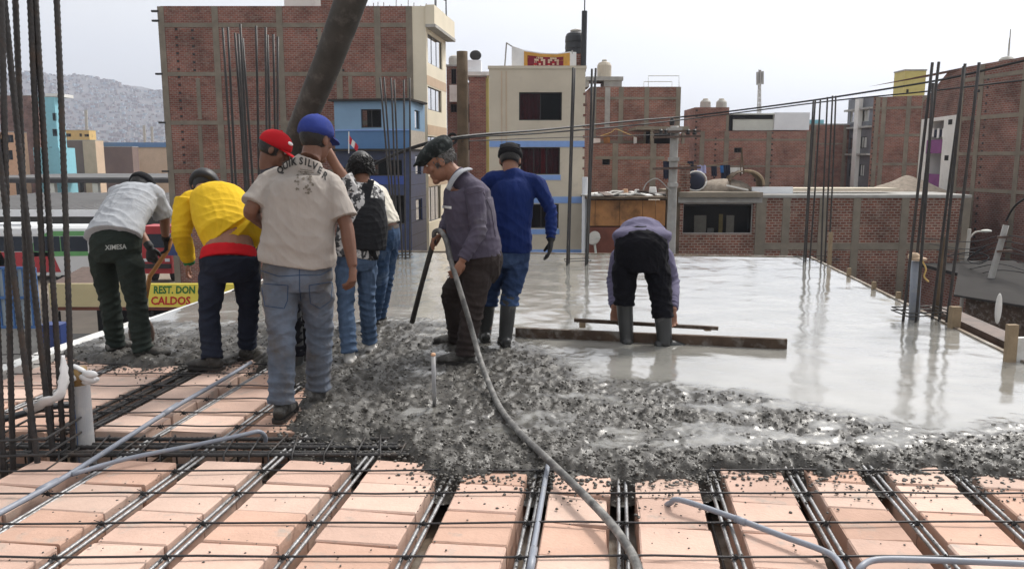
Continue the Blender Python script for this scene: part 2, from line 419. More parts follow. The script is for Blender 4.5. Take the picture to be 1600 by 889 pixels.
def window(w, o, parent, mullions=1, frame='dark_frame', fw=.05, depth=.16, curtains=(), transom=None):
    """o=(a0,a1,z0,z1): frame, panes, near-black panel painting the unlit room behind, curtains; every piece a part"""
    a0, a1, z0, z1 = o
    b = MB(); t = .045
    w.box(b, a0 + .003, a0 + fw, z0 + .003, z1 - .003, -depth, -depth + t); w.box(b, a1 - fw, a1 - .003, z0 + .003, z1 - .003, -depth, -depth + t)
    w.box(b, a0 + fw, a1 - fw, z0 + .003, z0 + fw, -depth, -depth + t); w.box(b, a0 + fw, a1 - fw, z1 - fw, z1 - .003, -depth, -depth + t)
    for k in range(mullions):
        c = a0 + (a1 - a0) * (k + 1) / (mullions + 1); w.box(b, c - fw * .4, c + fw * .4, z0 + fw, z1 - fw, -depth, -depth + t * .9)
    if transom:
        zc = z0 + (z1 - z0) * transom; w.box(b, a0 + fw, a1 - fw, zc - .02, zc + .02, -depth + .002, -depth + t * .8)
    win = b.build('window', frame, parent)
    for k in range(mullions + 1):
        c0 = a0 + (a1 - a0) * k / (mullions + 1); c1 = a0 + (a1 - a0) * (k + 1) / (mullions + 1)
        b = MB(); w.box(b, c0 + fw * .5, c1 - fw * .5, z0 + fw * .8, z1 - fw * .8, -depth + .012, -depth + .02)
        b.build('pane', 'glass', win)
    b = MB(); w.box(b, a0 - .1, a1 + .1, z0 - .1, z1 + .1, -1.25, -1.2); b.build('room_backing', 'shade_black', win)  # dark panel paints the room's darkness behind the panes
    for (f0, f1, mt) in curtains:
        c0, c1 = a0 + (a1 - a0) * f0, a0 + (a1 - a0) * f1; b = MB(); n = 14; vs = []
        for k in range(n + 1):
            a = c0 + (c1 - c0) * k / n; q = -.3 + .05 * math.sin(k * 2.3)
            vs += [w.pt(a, z0 - .02, q), w.pt(a, z1 + .02, q)]
        b.add(vs, [(2 * k, 2 * k + 2, 2 * k + 3, 2 * k + 1) for k in range(n)]); b.build('curtain', mt, win)
    return win

def frame_grid(w, parent, cols, beams, z0, z1, mname='frame_concrete', cw=.34, bh=.22, proud=.03, amax=None, holes=True):
    """confinement columns and tie beams, each a part; putlog knots as one joined part"""
    for a in cols:
        b = MB(); w.box(b, a - cw / 2, a + cw / 2, z0, z1, -.05, proud); b.build('column', mname, parent)
    cs = sorted(cols)
    for z in beams:
        for c0, c1 in zip(cs[:-1], cs[1:]):
            b = MB(); w.box(b, c0 + cw / 2 + .001, c1 - cw / 2 - .001, z - bh / 2, z + bh / 2, -.05, proud - .006); b.build('tie_beam', mname, parent)
def toothing(w, parent, a, z0, z1, mname='dark_frame', step=.42):
    b = MB(); z = z0
    while z < z1:
        w.box(b, a - .07, a + .07, z, z + .12, -.04, .012); z += step
    o = b.build('toothed_joint', mname, parent); o['kind'] = 'stuff'

def px_wall(u0, u1, Y, v=140, Y2=None):
    a = P(u0, v, Y); c = P(u1, v, Y2 or Y)
    return Wall((a.x, a.y), (c.x, c.y))
def zpx(v, Y, u=800): return P(u, v, Y).z

# --- 1 the tall brick block with the cream street front
YB = 45.0
L0, R0, R1 = P(259, 140, YB), P(667, 140, YB), Vector((-4.02, 50.2, 0))
ZT = zpx(10, YB)
root = thing('brick_building', 'tall unplastered brick building with concrete frame grid and cream street front', 'building', (L0.x + 7, YB + 4, ZS))
wf = Wall((L0.x, YB), (R0.x, YB)); wsd = Wall((R0.x, YB), (R1.x, R1.y))
pts = [(L0.x, YB), (R0.x, YB), (R1.x, R1.y), (L0.x - 1.5, R1.y + 4)]
a_cr = wf.px(646, 140)[0]
side_w = []
for (u0, v0, u1, v1) in ((668.5, 60, 691, 104), (668.5, 139, 690, 174), (668, 291, 689, 345)):
    side_w.append(wsd.rect(u0, v0, u1, v1))
side_w.append(wsd.rect(668.5, 214, 690, 250))
b = MB(); wf.face(b, 0, a_cr, ZS, ZT); w2 = Wall(pts[3], pts[0]); w2.face(b, 0, w2.L, ZS, ZT); w3 = Wall(pts[2], pts[3]); w3.face(b, 0, w3.L, ZS, ZT)
b.add([(p[0], p[1], ZT - .5) for p in pts], [(0, 1, 2, 3)])
b.build('brick_wall', 'brick_red', root)
b = MB(); wf.face(b, a_cr + .001, wf.L, ZS, ZT); wsd.face(b, 0, wsd.L, ZS, ZT, side_w, .15); b.build('plastered_front', 'cream_light', root)
for q, o in enumerate(side_w): window(wsd, o, root, 2, depth=.12, curtains=((.0, .28, 'yellow_curtain'),))
for (v0, v1) in ((123, 137), (197, 212), (275, 290)):
    b = MB(); o = wsd.rect(668, v0, 690, v1); wsd.box(b, .02, wsd.L - .02, o[2], o[3], .001, .012); b.build('painted_band', 'tan_plaster', root)
b = MB(); zc = wsd.px(680, 52)[1]; wsd.box(b, -.1, wsd.L + .3, zc - .06, zc + .1, 0.001, .55); b.build('canopy', 'grey_concrete', root)
b = MB(); wsd.box(b, -.1, wsd.L + .3, zc + .1, ZT + .05, 0.002, .5); b.build('parapet', 'cream_light', root)
cols = [wf.px(256, 140)[0] + .1] + [wf.px(u, 140)[0] for u in (342, 441, 531, 592)] + [a_cr - .17]
beams = [wf.px(450, v)[1] for v in (40, 116, 192, 268, 344)]
frame_grid(wf, root, cols, beams, ZS, ZT - .02)
for u, v0, v1 in ((311, 123, 187), (314, 197, 262), (500, 45, 112), (548, 120, 188)):
    o = wf.rect(u - 3, v0, u + 3, v1); b = MB(); wf.box(b, o[0], o[1], o[2], o[3], -.04, .018); b.build('stiffener', 'frame_concrete', root)
for u in (281, 306, 499, 537): toothing(wf, root, wf.px(u, 140)[0], wf.px(u, 268)[1] if u < 300 else wf.px(u, 112)[1], wf.px(u, 45)[1])
for v in (18, 33, 116, 192, 268):
    for a in (cols[0] - .15,):
        b = MB(); z = wf.px(256, v)[1]; wf.box(b, a - .35, a + .05, z - .05, z + .05, -.1, .05); b.build('beam_stub', 'dark_frame', root)
b = MB(); q = P(474, 4, YB + 1.5); b.box((q.x, YB + 2.5, ZT + .35), 2.15, 2, .9); b.build('roof_room', 'white_plaster', root)
b = MB(); q = P(518, 4, YB + .5); b.box((q.x, YB + .3, ZT + .22), 1.0, .4, .5); b.build('parapet_stub', 'brick_red', root)
for k in range(14):
    u = 565 + k * 9 + random.uniform(-2, 2); q = P(u, 20, YB + 1); b = MB(); b.tube([(q.x, YB + 1, ZT - .3), (q.x + .03, YB + 1, ZT + random.uniform(.2, .6))], .02, 5); b.build('starter_bar', 'rust_metal', root)
b = MB()
for p_ in ((683, 681)), ((690, 697)):
    pass
for u in (680, 697):
    q = P(u, 15, 48); b.tube([(q.x, 48, ZT), (q.x, 48, ZT + 1.6)], .04, 6)
b.tube([P(680, -6, 48), P(697, 2, 49)], .03, 6); b.build('roof_railing', 'dark_frame', root)

# --- 2 blue house in front of it
YH = 40.0
p0, p1, p2 = P(523, 200, YH), P(640, 200, YH - .6), P(664, 200, YH + 2.6)
root = thing('blue_house', 'small blue house with light blue upper floor and navy tiled walls below', 'house', (p0.x + 2, YH + 2, ZS))
wA, wB = Wall((p0.x, p0.y), (p1.x, p1.y)), Wall((p1.x, p1.y), (p2.x, p2.y))
zt, zb, zm = zpx(159, YH), zpx(233, YH), zpx(204, YH)
oA = wA.rect(564, 171, 596, 200); oB = wB.rect(648, 173, 656, 202)
b = MB(); wA.face(b, 0, wA.L, zm, zt, [oA], .14); wB.face(b, 0, wB.L, zm, zt, [oB], .14)
b.add([(p0.x, p0.y, zt), (p1.x, p1.y, zt), (p2.x, p2.y, zt), (p0.x, p2.y, zt)], [(0, 1, 2, 3)]); b.build('upper_wall', 'light_blue_paint', root)
b = MB(); wA.face(b, 0, wA.L, zb, zm - .001); b.build('lower_band', 'blue_paint', root)
b = MB(); wB.face(b, 0, wB.L, zb, zm - .001); b.build('side_band', 'pale_curtain', root)
window(wA, oA, root, 1, depth=.12); window(wB, oB, root, 0, depth=.12)
b = MB(); wA.box(b, -.2, wA.L + .1, zt, zt + .1, -3, .25); b.build('roof_sheet', 'dark_sheet_roof', root)
b = MB(); wA.box(b, 0, wA.L + .05, zb - .12, zb - .004, -2.5, .7); b.build('eave', 'dark_sheet_roof', root)
b = MB(); wA.box(b, .02, wA.L, zm - .03, zm + .03, 0.001, .05); b.build('sill_band', 'blue_band', root)
oC = [wB.rect(649, 243, 658, 273), wB.rect(650, 311, 660, 345)]
oD = [wA.rect(528, 262, 566, 295), wA.rect(582, 250, 628, 275), wA.rect(590, 305, 632, 350)]
b = MB(); wA.face(b, 0, wA.L, ZS, zb - .125, oD, .3); wB.face(b, 0, wB.L, ZS, zb - .005, oC, .14); b.build('tiled_wall', 'navy_tile', root)
for o in oC: window(wB, o, root, 0, depth=.12)
for o in oD: window(wA, o, root, 1, depth=.25)
z = zb - .5
k = 0
while z > ZS + 1:                                         # tile courses, proud strips
    b = MB(); wB.box(b, .01, wB.L - .01, z - .02, z, .001, .006); b.build('tile_course', 'dark_frame', root); z -= .62
b = MB(); wA.box(b, .5, wA.L - .3, zpx(288, YH), zpx(275, YH), .01, .05); b.build('balcony_panel', 'bus_blue', root)

f = thing('flag', 'small red and white striped flag on a thin white pole by the blue house', 'flag', P(545, 236, 37))
b = MB(); b.tube([P(545, 240, 37), P(545, 206, 37)], .025, 6); b.build('pole', 'flag_white', f)
for k, mt in enumerate(('flag_red', 'flag_white', 'flag_red')):
    b = MB(); n = 6; vs = []
    for i in range(n + 1):
        t = i / n
        uu = 545.5 + (k + t) * 4.9; vv = 211 + (k + t) * 6.2 + math.sin((k + t) * 2) * .8
        vs += [P(uu, vv, 37 + .03 * math.sin(i)), P(uu - 2.0, vv + 9.5, 37 + .03 * math.sin(i + 1))]
    b.add(vs, [(2 * i, 2 * i + 2, 2 * i + 3, 2 * i + 1) for i in range(n)]); b.build('stripe', mt, f)

# --- 3 narrow houses in the gap
YN = 60.0
def simple_block(name, label, u0, u1, v1, Y, mname, depth=9, ops=(), cat='building', loc_v=140, parts=None, mull=1, roofm=None):
    w = px_wall(u0, u1, Y, loc_v); zt = zpx(v1, Y, (u0 + u1) / 2)
    q0, q1 = w.pt(0, 0), w.pt(w.L, 0)
    root = thing(name, label, cat, ((q0.x + q1.x) / 2, Y + depth / 2, ZS))
    os_ = [w.rect(*o) for o in ops]
    b = MB(); shell(b, [(q0.x, q0.y), (q1.x, q1.y), (q1.x, q1.y + depth), (q0.x, q0.y + depth)], ZS, zt, {0: os_})
    b.build('wall', mname, root)
    for o in os_: window(w, o, root, mull, depth=.12)
    b = MB(); b.box(((q0.x + q1.x) / 2, Y + depth / 2, zt + .06), w.L + .1, depth + .1, .12); b.build('roof', roofm or 'grey_concrete', root)
    return root, w, zt
r, w, zt = simple_block('narrow_house', 'narrow brick house with white bay and windows beyond the wooden pole', 698, 716, 104, YN, 'brick_dark', ops=((705, 108, 713, 132), (704, 163, 714, 176)))
o = w.rect(703, 134, 717, 160); b = MB(); w.box(b, o[0], o[1], o[2], o[3], .01, .4); b.build('bay', 'white_plaster', r)
o = w.rect(700, 82, 715, 104); q = w.pt((o[0] + o[1]) / 2, o[2] + .12, -1.5); b = MB(); b.lathe(q, [(.42, 0), (.42, .6), (.35, .75), (.1, .85)], 16); b.build('water_tank', 'grey_tank', r)
r, w, zt = simple_block('narrow_house', 'brick house with grey plastered strip and pale roof slab beside cream building', 716, 738, 132, YN + 1, 'white_plaster', ops=((732, 163, 737, 192), (732, 212, 738, 235)), mull=0)
r, w, zt = simple_block('narrow_house', 'slim red brick house with yellow side under a pale roof slab', 733, 759, 121, YN - 2, 'brick_red')
o = w.rect(758, 121, 764, 330); b = MB(); w.box(b, o[0], o[1], ZS, zt - .05, -1.5, -.3); b.build('side_wall', 'yellow_paint', r)
b = MB(); o = w.rect(728, 113, 764, 119); w.box(b, o[0], o[1], o[2], o[3], -4, .25); b.build('roof_slab', 'white_plaster', r)
b = MB(); o = w.rect(729, 93, 751, 113); w.box(b, o[0], o[1], o[2], o[3], -2.5, -.4); b.build('roof_box', 'white_metal', r)
dish = thing('satellite_dish', 'dark satellite dish on the pale roof box', 'dish', P(745, 95, YN - 1.2))
b = MB(); q = P(743, 87, YN - 1.2); b.ball(q, .42, .12, .36, None, 16, 8); b.build('dish', 'dark_frame', dish); b = MB(); b.tube([q, P(746, 95, YN - 1.2)], .03, 6); b.build('mast', 'dark_frame', dish)

# --- 4 cream building in the middle
YC = 39.0
wC = px_wall(764, 914.5, YC, 140); zt = zpx(108, YC, 840)
q0, q1 = wC.pt(0, 0), wC.pt(wC.L, 0)
root = thing('cream_building', 'cream plastered three storey building with blue bands and red curtained windows', 'building', ((q0.x + q1.x) / 2, YC + 4, ZS))
ops = [wC.rect(811, 144.5, 878, 188.5), wC.rect(813, 230.5, 875, 273), wC.rect(818, 319, 873, 357), wC.rect(818, 400, 873, 440)]
b = MB(); shell(b, [(q0.x, q0.y), (q1.x, q1.y), (q1.x, q1.y + 8), (q0.x, q0.y + 8)], ZS, zt, {0: ops}, .2); b.build('wall', 'cream_plaster', root)
window(wC, ops[0], root, 1, curtains=((0, .5, 'red_curtain'),), depth=.14)
window(wC, ops[1], root, 2, curtains=((.0, .52, 'red_curtain'), (.52, .63, 'bright_red_curtain'), (.63, 1, 'red_curtain')), depth=.14)
window(wC, ops[2], root, 1, depth=.14); window(wC, ops[3], root, 1, depth=.14)
for (v0, v1, ua, ub) in ((220.5, 230, 0, 0), (307.5, 317.5, 0, 0), (273.5, 281.5, 813, 876), (358, 366, 818, 874), (390, 396, 0, 0)):
    o = wC.rect(ua or 765, v0, ub or 913, v1); b = MB(); wC.box(b, 0.003 if not ua else o[0], wC.L - .003 if not ub else o[1], o[2], o[3], .001, .03); b.build('painted_band', 'blue_band', root)
b = MB(); wC.box(b, -.05, wC.L + .05, zt, zt + .14, -.2, .04); b.build('coping', 'cream_plaster', root)
for u in (784, 791): b = MB(); a = wC.px(u, 180)[0]; wC.box(b, a - .015, a + .015, zpx(330, YC), zt - .1, .001, .03); b.build('downpipe', 'tan_plaster', root)
toothing(wC, root, wC.L - .02, ZS + 1, zt - .8, 'brick_dark', .5)
b = MB(); o = wC.rect(878, 103, 916, 109); wC.box(b, o[0], o[1], zt + .14, zt + .75, -2.2, -.5); b.build('tank_base', 'brick_red', root)
tk = thing('water_tank', 'black plastic water tank on brick base atop the cream building', 'water tank', P(898, 98, YC + 1.4))
q = P(899, 100, YC + 1.4); b = MB(); b.lathe((q.x, q.y, zt + .752), [(.5, 0), (.52, .08), (.5, .3), (.52, .36), (.5, .62), (.52, .68), (.5, .92), (.44, 1.05), (.26, 1.14)], 22); b.build('drum', 'black_tank', tk)
b = MB(); b.lathe((q.x, q.y, zt + 1.89), [(.26, 0), (.27, .08), (.12, .14)], 18); b.build('lid', 'grey_tank', tk)
mast = thing('antenna_mast', 'tall black steel mast rising beside the black water tank', 'mast', P(911, 108, YC + .3))
q = P(911.5, 108, YC + .3); b = MB(); b.tube([(q.x, q.y, zt - .1), (q.x + .02, q.y, zpx(16, YC))], .135, 10); b.build('pole', 'black_tank', mast)
b = MB(); b.tube([(q.x + .02, q.y, zpx(18, YC)), (q.x + .02, q.y, zpx(-14, YC))], .03, 6); b.build('tip', 'black_tank', mast)
# banner on the roof, hung from two poles
ban = thing('banner', 'sagging white banner with gold and maroon woven checker pattern on roof poles', 'banner', P(845, 107, YC - .1))
b = MB(); b.tube([P(788.5, 106, YC + .3), P(791.5, 67, YC + .3)], .035, 6); b.tube([P(791.5, 67.5, YC + .3), P(800, 73, YC + .3)], .03, 6); b.build('pole', 'grey_concrete', ban)
b = MB(); b.tube([P(896, 108, YC + .3), P(894, 79, YC + .3)], .035, 6); b.build('pole', 'grey_concrete', ban)
def bpt(s, t):
    top = np.interp(s, [0, .2, .45, .7, .9, 1], [72, 79, 83, 84, 81, 82]); bot = np.interp(s, [0, .25, .6, .9, 1], [106.3, 106.3, 106.3, 106.3, 105])
    return P(799.5 + s * 101, top + (bot - top) * t, YC + .3 + .07 * math.sin(s * 17 + t * 2))
def bpatch(name, mt, s0, s1, t0, t1, off=0, n=None):
    b = MB(); n = n or max(2, int((s1 - s0) * 30)); vs = []
    for i in range(n + 1):
        s = s0 + (s1 - s0) * i / n
        for j in range(4): q = bpt(s, t0 + (t1 - t0) * j / 3); vs.append(q - Vector((0, off, 0)))
    b.add(vs, [(4 * i + j, 4 * i + 4 + j, 4 * i + 5 + j, 4 * i + 1 + j) for i in range(n) for j in range(3)]); return b.build(name, mt, ban, smooth=True)
bpatch('cloth', 'flag_white', 0, 1, 0, 1)
bpatch('gold_field', 'banner_gold', .19, .90, .07, .99, .008)
bpatch('maroon_field', 'banner_maroon', .245, .80, .27, .99, .014)
for (c0) in (.35, .56):
    rows = ['.XXX.', 'XX.XX', 'X.o.X', 'o.X.X', 'X.o.o']
    for j, rw in enumerate(rows):
        for i, ch in enumerate(rw):
            if ch != '.': bpatch('checker', 'banner_cream' if ch == 'X' else 'flag_red', c0 + i * .034, c0 + i * .034 + .032, .30 + j * .135, .30 + j * .135 + .12, .02, 2)

# --- 5 brick building right of it, with terrace and tank
YD = 52.0
wD = px_wall(922, 1061, YD, 200); zt = zpx(136, YD, 990); q0, q1 = wD.pt(0, 0), wD.pt(wD.L, 0)
root = thing('brick_building', 'plain brick building with tan water tank frame on roof and terrace wall', 'building', ((q0.x + q1.x) / 2, YD + 5, ZS))
b = MB(); shell(b, [(q0.x, q0.y), (q1.x, q1.y), (q1.x, q1.y + 10), (q0.x, q0.y + 10)], ZS, zt); b.build('wall', 'brick_orange', root)
frame_grid(wD, root, [wD.px(u, 180)[0] for u in (928, 970, 1010, 1059)], [wD.px(990, v)[1] for v in (154, 222)], ZS, zt - .02, cw=.3, bh=.16)
b = MB(); o = wD.rect(945, 137, 953, 199); wD.box(b, o[0], o[1], o[2], o[3], -.04, .05); b.build('grey_column', 'grey_concrete', root)
o = wD.rect(916, 120, 974, 126); b = MB(); wD.box(b, o[0], o[1], o[2], o[3], -2.4, 0); b.build('tank_slab', 'grey_concrete', root)
for ua, ub in ((916, 921), (944, 972)):
    oo = wD.rect(ua, 126, ub, 136); b = MB(); wD.box(b, oo[0], oo[1], zt, o[2], -2.2, -.1); b.build('tank_support', 'grey_concrete', root)
q = P(944, 121, YD + 1.2); b = MB(); b.lathe((q.x, q.y, o[3]), [(.46, 0), (.46, .8), (.36, .98), (.14, 1.06)], 18); tt = b.build('water_tank', 'tan_tank', root)
b = MB(); b.lathe((q.x, q.y, o[3] + 1.06), [(.16, 0), (.16, .1), (.05, .14)], 12); b.build('lid', 'grey_tank', tt)
for (ua, ub, va) in ((1013, 1061, 119), (1006, 1050, 128)):
    b = MB()
    b.tube([P(ua, 137, YD + .4), P(ua, va, YD + .4), P(ub, va, YD + .4), P(ub, 137, YD + .4)], .025, 5); b.build('roof_frame', 'offwhite_metal', root)
# terrace storey in front
wT = px_wall(922, 1076, YD - 4, 260); zt2 = zpx(225, YD - 4, 1000); q0, q1 = wT.pt(0, 0), wT.pt(wT.L, 0)
o1 = wT.rect(941, 247, 953, 258)
b = MB(); shell(b, [(q0.x, q0.y), (q1.x, q1.y), (q1.x, q1.y + 3.9), (q0.x, q0.y + 3.9)], ZS, zt2, {0: [o1]}); b.build('terrace_wall', 'brick_orange', root)
window(wT, o1, root, 0, depth=.12)
for u in (961, 1020): b = MB(); a = wT.px(u, 260)[0]; wT.box(b, a - .17, a + .17, ZS, zt2 + .02, -.05, .03); b.build('terrace_column', 'frame_concrete', root)
b = MB(); z = wT.px(980, 247)[1]; wT.box(b, .3, wT.px(1038, 247)[0], z - .08, z + .08, -.04, .022); b.build('terrace_beam', 'frame_concrete', root)
o = wT.rect(995, 198, 1076, 203); b = MB(); wT.box(b, o[0], o[1], o[2], o[3], -3.5, .1); b.build('porch_slab', 'frame_concrete', root)
for ua, ub in ((1017, 1022), (1053, 1056), (1066, 1070)):
    oo = wT.rect(ua, 203, ub, 225); b = MB(); wT.box(b, oo[0], oo[1], zt2, o[2], -.3, -.02); b.build('porch_post', 'frame_concrete', root)
oo = wT.rect(1024, 203, 1066, 225); b = MB(); wT.box(b, oo[0], oo[1], zt2, o[2], -3.4, -3.2); b.build('porch_back', 'shade_black', root)  # near-black sheet, the porch's deep shade painted at its back
# washing on the terrace
for (u, v, u2, v2, mt, lb) in ((926, 216, 938, 223, 'flag_white', 'pale towel hung on terrace line of the tank topped brick building'), (990, 214, 995, 224, 'white_plaster', 'white cloth hung from terrace post under yellow line'),
                               (943, 209, 953, 224, 'board_orange', 'orange brown cloth hung on the brick terrace')):
    b = MB(); b.add([P(u, v, YD - 3.6), P(u2, v + 1, YD - 3.6), P(u2, v2, YD - 3.5), P(u, v2 + 1, YD - 3.5)], [(0, 1, 2, 3)]); q = b.build('hanging_cloth', mt); tag(q, lb, 'laundry')
b = MB(); b.tube([P(938, 213, YD - 3.7), P(955, 207, YD - 3.7), P(962, 202, YD - 3.7), P(975, 207, YD - 3.7), P(990, 213, YD - 3.7)], .02, 5, sub=3); tag(b.build('clothes_line', 'ochre_paint'), 'yellow clothes line strung over the brick terrace', 'line')

# --- 6 brick building with white roof sheds and two tanks
YE = 62.0
wE = px_wall(1085, 1265, YE, 240); zt = zpx(205, YE, 1180); q0, q1 = wE.pt(0, 0), wE.pt(wE.L, 0)
root = thing('brick_building', 'wide brick building with white sheet metal rooms along its roof', 'building', ((q0.x + q1.x) / 2, YE + 5, ZS))
o1 = [wE.rect(1147, 231, 1160, 239), wE.rect(1178, 279, 1190, 284)]
b = MB(); shell(b, [(q0.x, q0.y), (q1.x, q1.y), (q1.x, q1.y + 10), (q0.x, q0.y + 10)], ZS, zt, {0: o1}); b.build('wall', 'brick_orange', root)
for o in o1: window(wE, o, root, 1, depth=.1)
frame_grid(wE, root, [wE.px(u, 250)[0] for u in (1096, 1134, 1200, 1262)], [wE.px(1180, v)[1] for v in (219, 260)], ZS, zt - .02, cw=.36, bh=.14)
toothing(wE, root, wE.px(1117, 250)[0], zpx(296, YE), zpx(210, YE)); toothing(wE, root, wE.px(1205, 250)[0], zpx(296, YE), zpx(208, YE)); toothing(wE, root, wE.px(1086, 250)[0], zpx(296, YE), zpx(172, YE))
o = wE.rect(1086, 168, 1139, 205); b = MB(); wE.box(b, o[0], o[1], o[2], o[3], -4, -.02); b.build('stair_tower', 'brick_orange', root)
o = wE.rect(1128, 181, 1147, 204); b = MB(); wE.box(b, o[0], o[1], o[2], o[3], -4.1, -.5); b.build('stair_shade', 'shade_black', root)  # solid near-black box painting the shade beside the stair tower
o = wE.rect(1132, 179, 1141, 205); b = MB(); wE.box(b, o[0] + .12, o[1] - .1, o[2], o[3], -.4, .0); b.build('post', 'frame_concrete', root)
o = wE.rect(1147, 180, 1211, 204); b = MB(); wE.box(b, o[0], o[1], o[2], o[3], -4, -.3); b.build('sheet_room', 'offwhite_metal', root)
b = MB(); wE.box(b, o[0], o[1] - .1, o[3] - .3, o[3] + .02, -4.1, -.25); b.build('roof_gap_shade', 'shade_black', root)  # dark strip, shade under the roof edge put into its colour
b = MB(); wE.box(b, o[0] - .2, o[1] - .02, o[3] + .03, o[3] + .13, -4.2, -.1); b.build('roof_edge', 'offwhite_metal', root)
o = wE.rect(1211, 176, 1266, 203.5); b = MB(); wE.box(b, o[0], o[1], o[2], o[3], -4, -.15); b.build('white_room', 'white_metal', root)
for u in (1102, 1127):
    q = P(u, 168, YE + 1.6); tk = thing('water_tank', 'grey rooftop water tank, one of a pair on the stair tower', 'water tank', (q.x, q.y, zpx(168, YE)), 'pair of grey tanks on the stair tower')
    b = MB(); b.lathe((q.x, q.y, zpx(168, YE)), [(.42, 0), (.4, .5), (.3, .62), (.2, .66)], 16); b.build('drum', 'grey_tank', tk)
    b = MB(); b.lathe((q.x, q.y, zpx(168, YE) + .66), [(.22, 0), (.2, .09)], 12); b.build('lid', 'tan_tank', tk)
# lattice antenna tower far behind
at = thing('antenna_tower', 'slender lattice phone antenna tower beyond the white roof rooms', 'tower', (P(1185, 240, 120).x, 120, ZS))
for k, (du, dY) in enumerate(((-3, 0), (3, 0), (0, 1))):
    b = MB(); b.tube([P(1185.5 + du * 1.2, 215, 120 + dY), P(1187 + du * .45, 110, 120 + dY)], .07, 5); b.build('leg', 'grey_tank', at)
for k in range(12):
    v = 205 - k * 8; b = MB(); b.tube([P(1184 + .1 * k, v, 120), P(1188 - .05 * k, v - 8, 120)], .045, 4); b.tube([P(1188 - .05 * k, v, 120), P(1184 + .1 * k, v - 8, 120)], .045, 4); b.build('brace', 'grey_tank', at)
for u, v0, v1 in ((1183.5, 113, 133), (1187.5, 110, 130), (1191.5, 112, 132)):
    b = MB(); q0_, q1_ = P(u, v1, 119.5), P(u, v0, 119.5); b.bar(q0_, q1_, .38, .25, (1, 0, 0)); b.build('panel_antenna', 'grey_concrete', at)

# --- 7 brick block with turquoise top
r, w, zt = simple_block('brick_building', 'low brick block with turquoise roof box between two larger brick buildings', 1262, 1328, 196, 68, 'brick_orange', loc_v=240)
frame_grid(w, r, [w.px(u, 250)[0] for u in (1270, 1318)], [w.px(1295, 225)[1]], ZS, zt - .02, cw=.3, bh=.14)
b = MB(); o = w.rect(1267, 187, 1291, 195); w.box(b, o[0], o[1], zt + .12, o[3], -3, -.5); b.build('roof_box', 'cyan_paint', r)

# --- 8 brick building with grey tiled corner front
YF = 64.0
c0, c1, c2 = P(1322, 220, YF + 4.5), P(1361, 220, YF), P(1452, 220, YF - 2)
wF, wG = Wall((c0.x, c0.y), (c1.x, c1.y)), Wall((c1.x, c1.y), (c2.x, c2.y))
zt = zpx(150, YF, 1400)
root = thing('brick_building', 'brick building with dark grey tiled corner front and white column', 'building', (c1.x, YF + 4, ZS))
of = [wF.rect(1329, 174, 1338, 191), wF.rect(1346, 171, 1358, 190), wF.rect(1327, 216, 1336, 233), wF.rect(1343, 214, 1354, 232), wF.rect(1326, 256, 1335, 276), wF.rect(1342, 257, 1350, 276)]
b = MB(); wF.face(b, 0, wF.L, ZS, zt, of, .15); b.build('tiled_front', 'grey_tile', root)
for q, o in enumerate(of): window(wF, o, root, 1, 'offwhite_metal' if q < 2 else 'dark_frame', depth=.1, curtains=((.3, .8, 'pale_curtain'),) if q > 1 else ())
b = MB(); wG.face(b, 0, wG.L, ZS, zt - .1); b.add([(c0.x, c0.y, zt - .2), (c1.x, c1.y, zt - .2), (c2.x, c2.y, zt - .2), (c2.x, c2.y + 8, zt - .2)], [(0, 1, 2, 3)]); b.build('brick_wall', 'brick_orange', root)
b = MB(); a = wF.px(1342, 220)[0]; wF.box(b, a - .35, a + .35, ZS, zt, .01, .35); b.build('white_column', 'white_plaster', root)
for v in (170, 198, 240):
    o = wF.rect(1326, v, 1360, v + 3); b = MB(); wF.box(b, -.1, wF.L, o[2], o[3], .01, .3); b.build('ledge', 'grey_concrete', root)
frame_grid(wG, root, [wG.px(u, 220)[0] for u in (1368, 1378, 1416, 1440)], [wG.px(1405, v)[1] for v in (169, 212, 257)], ZS, zt - .12, cw=.32, bh=.2)
toothing(wG, root, .15, zpx(292, YF), zpx(155, YF))
r, w, zt = simple_block('yellow_house', 'pale yellow rooftop house showing above brick gable', 1413, 1446, 111, 72, 'yellow_paint', depth=2.0, loc_v=130, cat='house', ops=((1416, 140, 1420, 147),), mull=0)

# --- 9 large brick building on the right with purple front
YR = 46.0
c0, c1, c2 = P(1436, 240, YR + 5.5), P(1492, 240, YR), P(1640, 240, YR - 7)
wP, wR = Wall((c0.x, c0.y), (c1.x, c1.y)), Wall((c1.x, c1.y), (c2.x, c2.y))
root = thing('brick_building', 'large dark brick building with purple balconies and white front panels', 'building', (c1.x + 3, YR + 3, ZS))
zt = zpx(106, YR, 1500)
b = MB(); wR.face(b, 0, wR.L, ZS, zt)
b.add([(c1.x, c1.y, zt), (c2.x, c2.y, zt), (c2.x, c2.y + 12, zt), (c1.x, c1.y + 12, zt)], [(0, 1, 2, 3)])
zpT = wP.px(1462, 184)[1]
zs0 = zpx(170, YR + 5, 1440)
vsw = [wP.pt(0, zpT), wP.pt(wP.L, zpT), wP.pt(wP.L, zt), wP.pt(wP.L * .66, zt), wP.pt(.0, zs0 + .4)]
b.add(vsw, [(0, 1, 2, 3, 4)]); b.build('brick_wall', 'brick_dark', root)
b = MB(); wP.face(b, 0, wP.L, ZS, zpT - .002, [wP.rect(1446, 190, 1470, 312)], 1.0); b.build('front_wall', 'white_plaster', root)
o = wP.rect(1446, 190, 1470, 312)
b = MB(); wP.box(b, o[0], o[1], o[2], o[3], -1.05, -1.0); b.build('balcony_back', 'violet_paint', root)
for v0, v1 in ((219, 240), (272, 296)):
    q = wP.rect(1447, v0, 1469, v1); b = MB(); wP.box(b, o[0] + .01, o[1] - .01, q[2], q[3], -.12, .02); b.build('balcony_parapet', 'purple_paint', root)
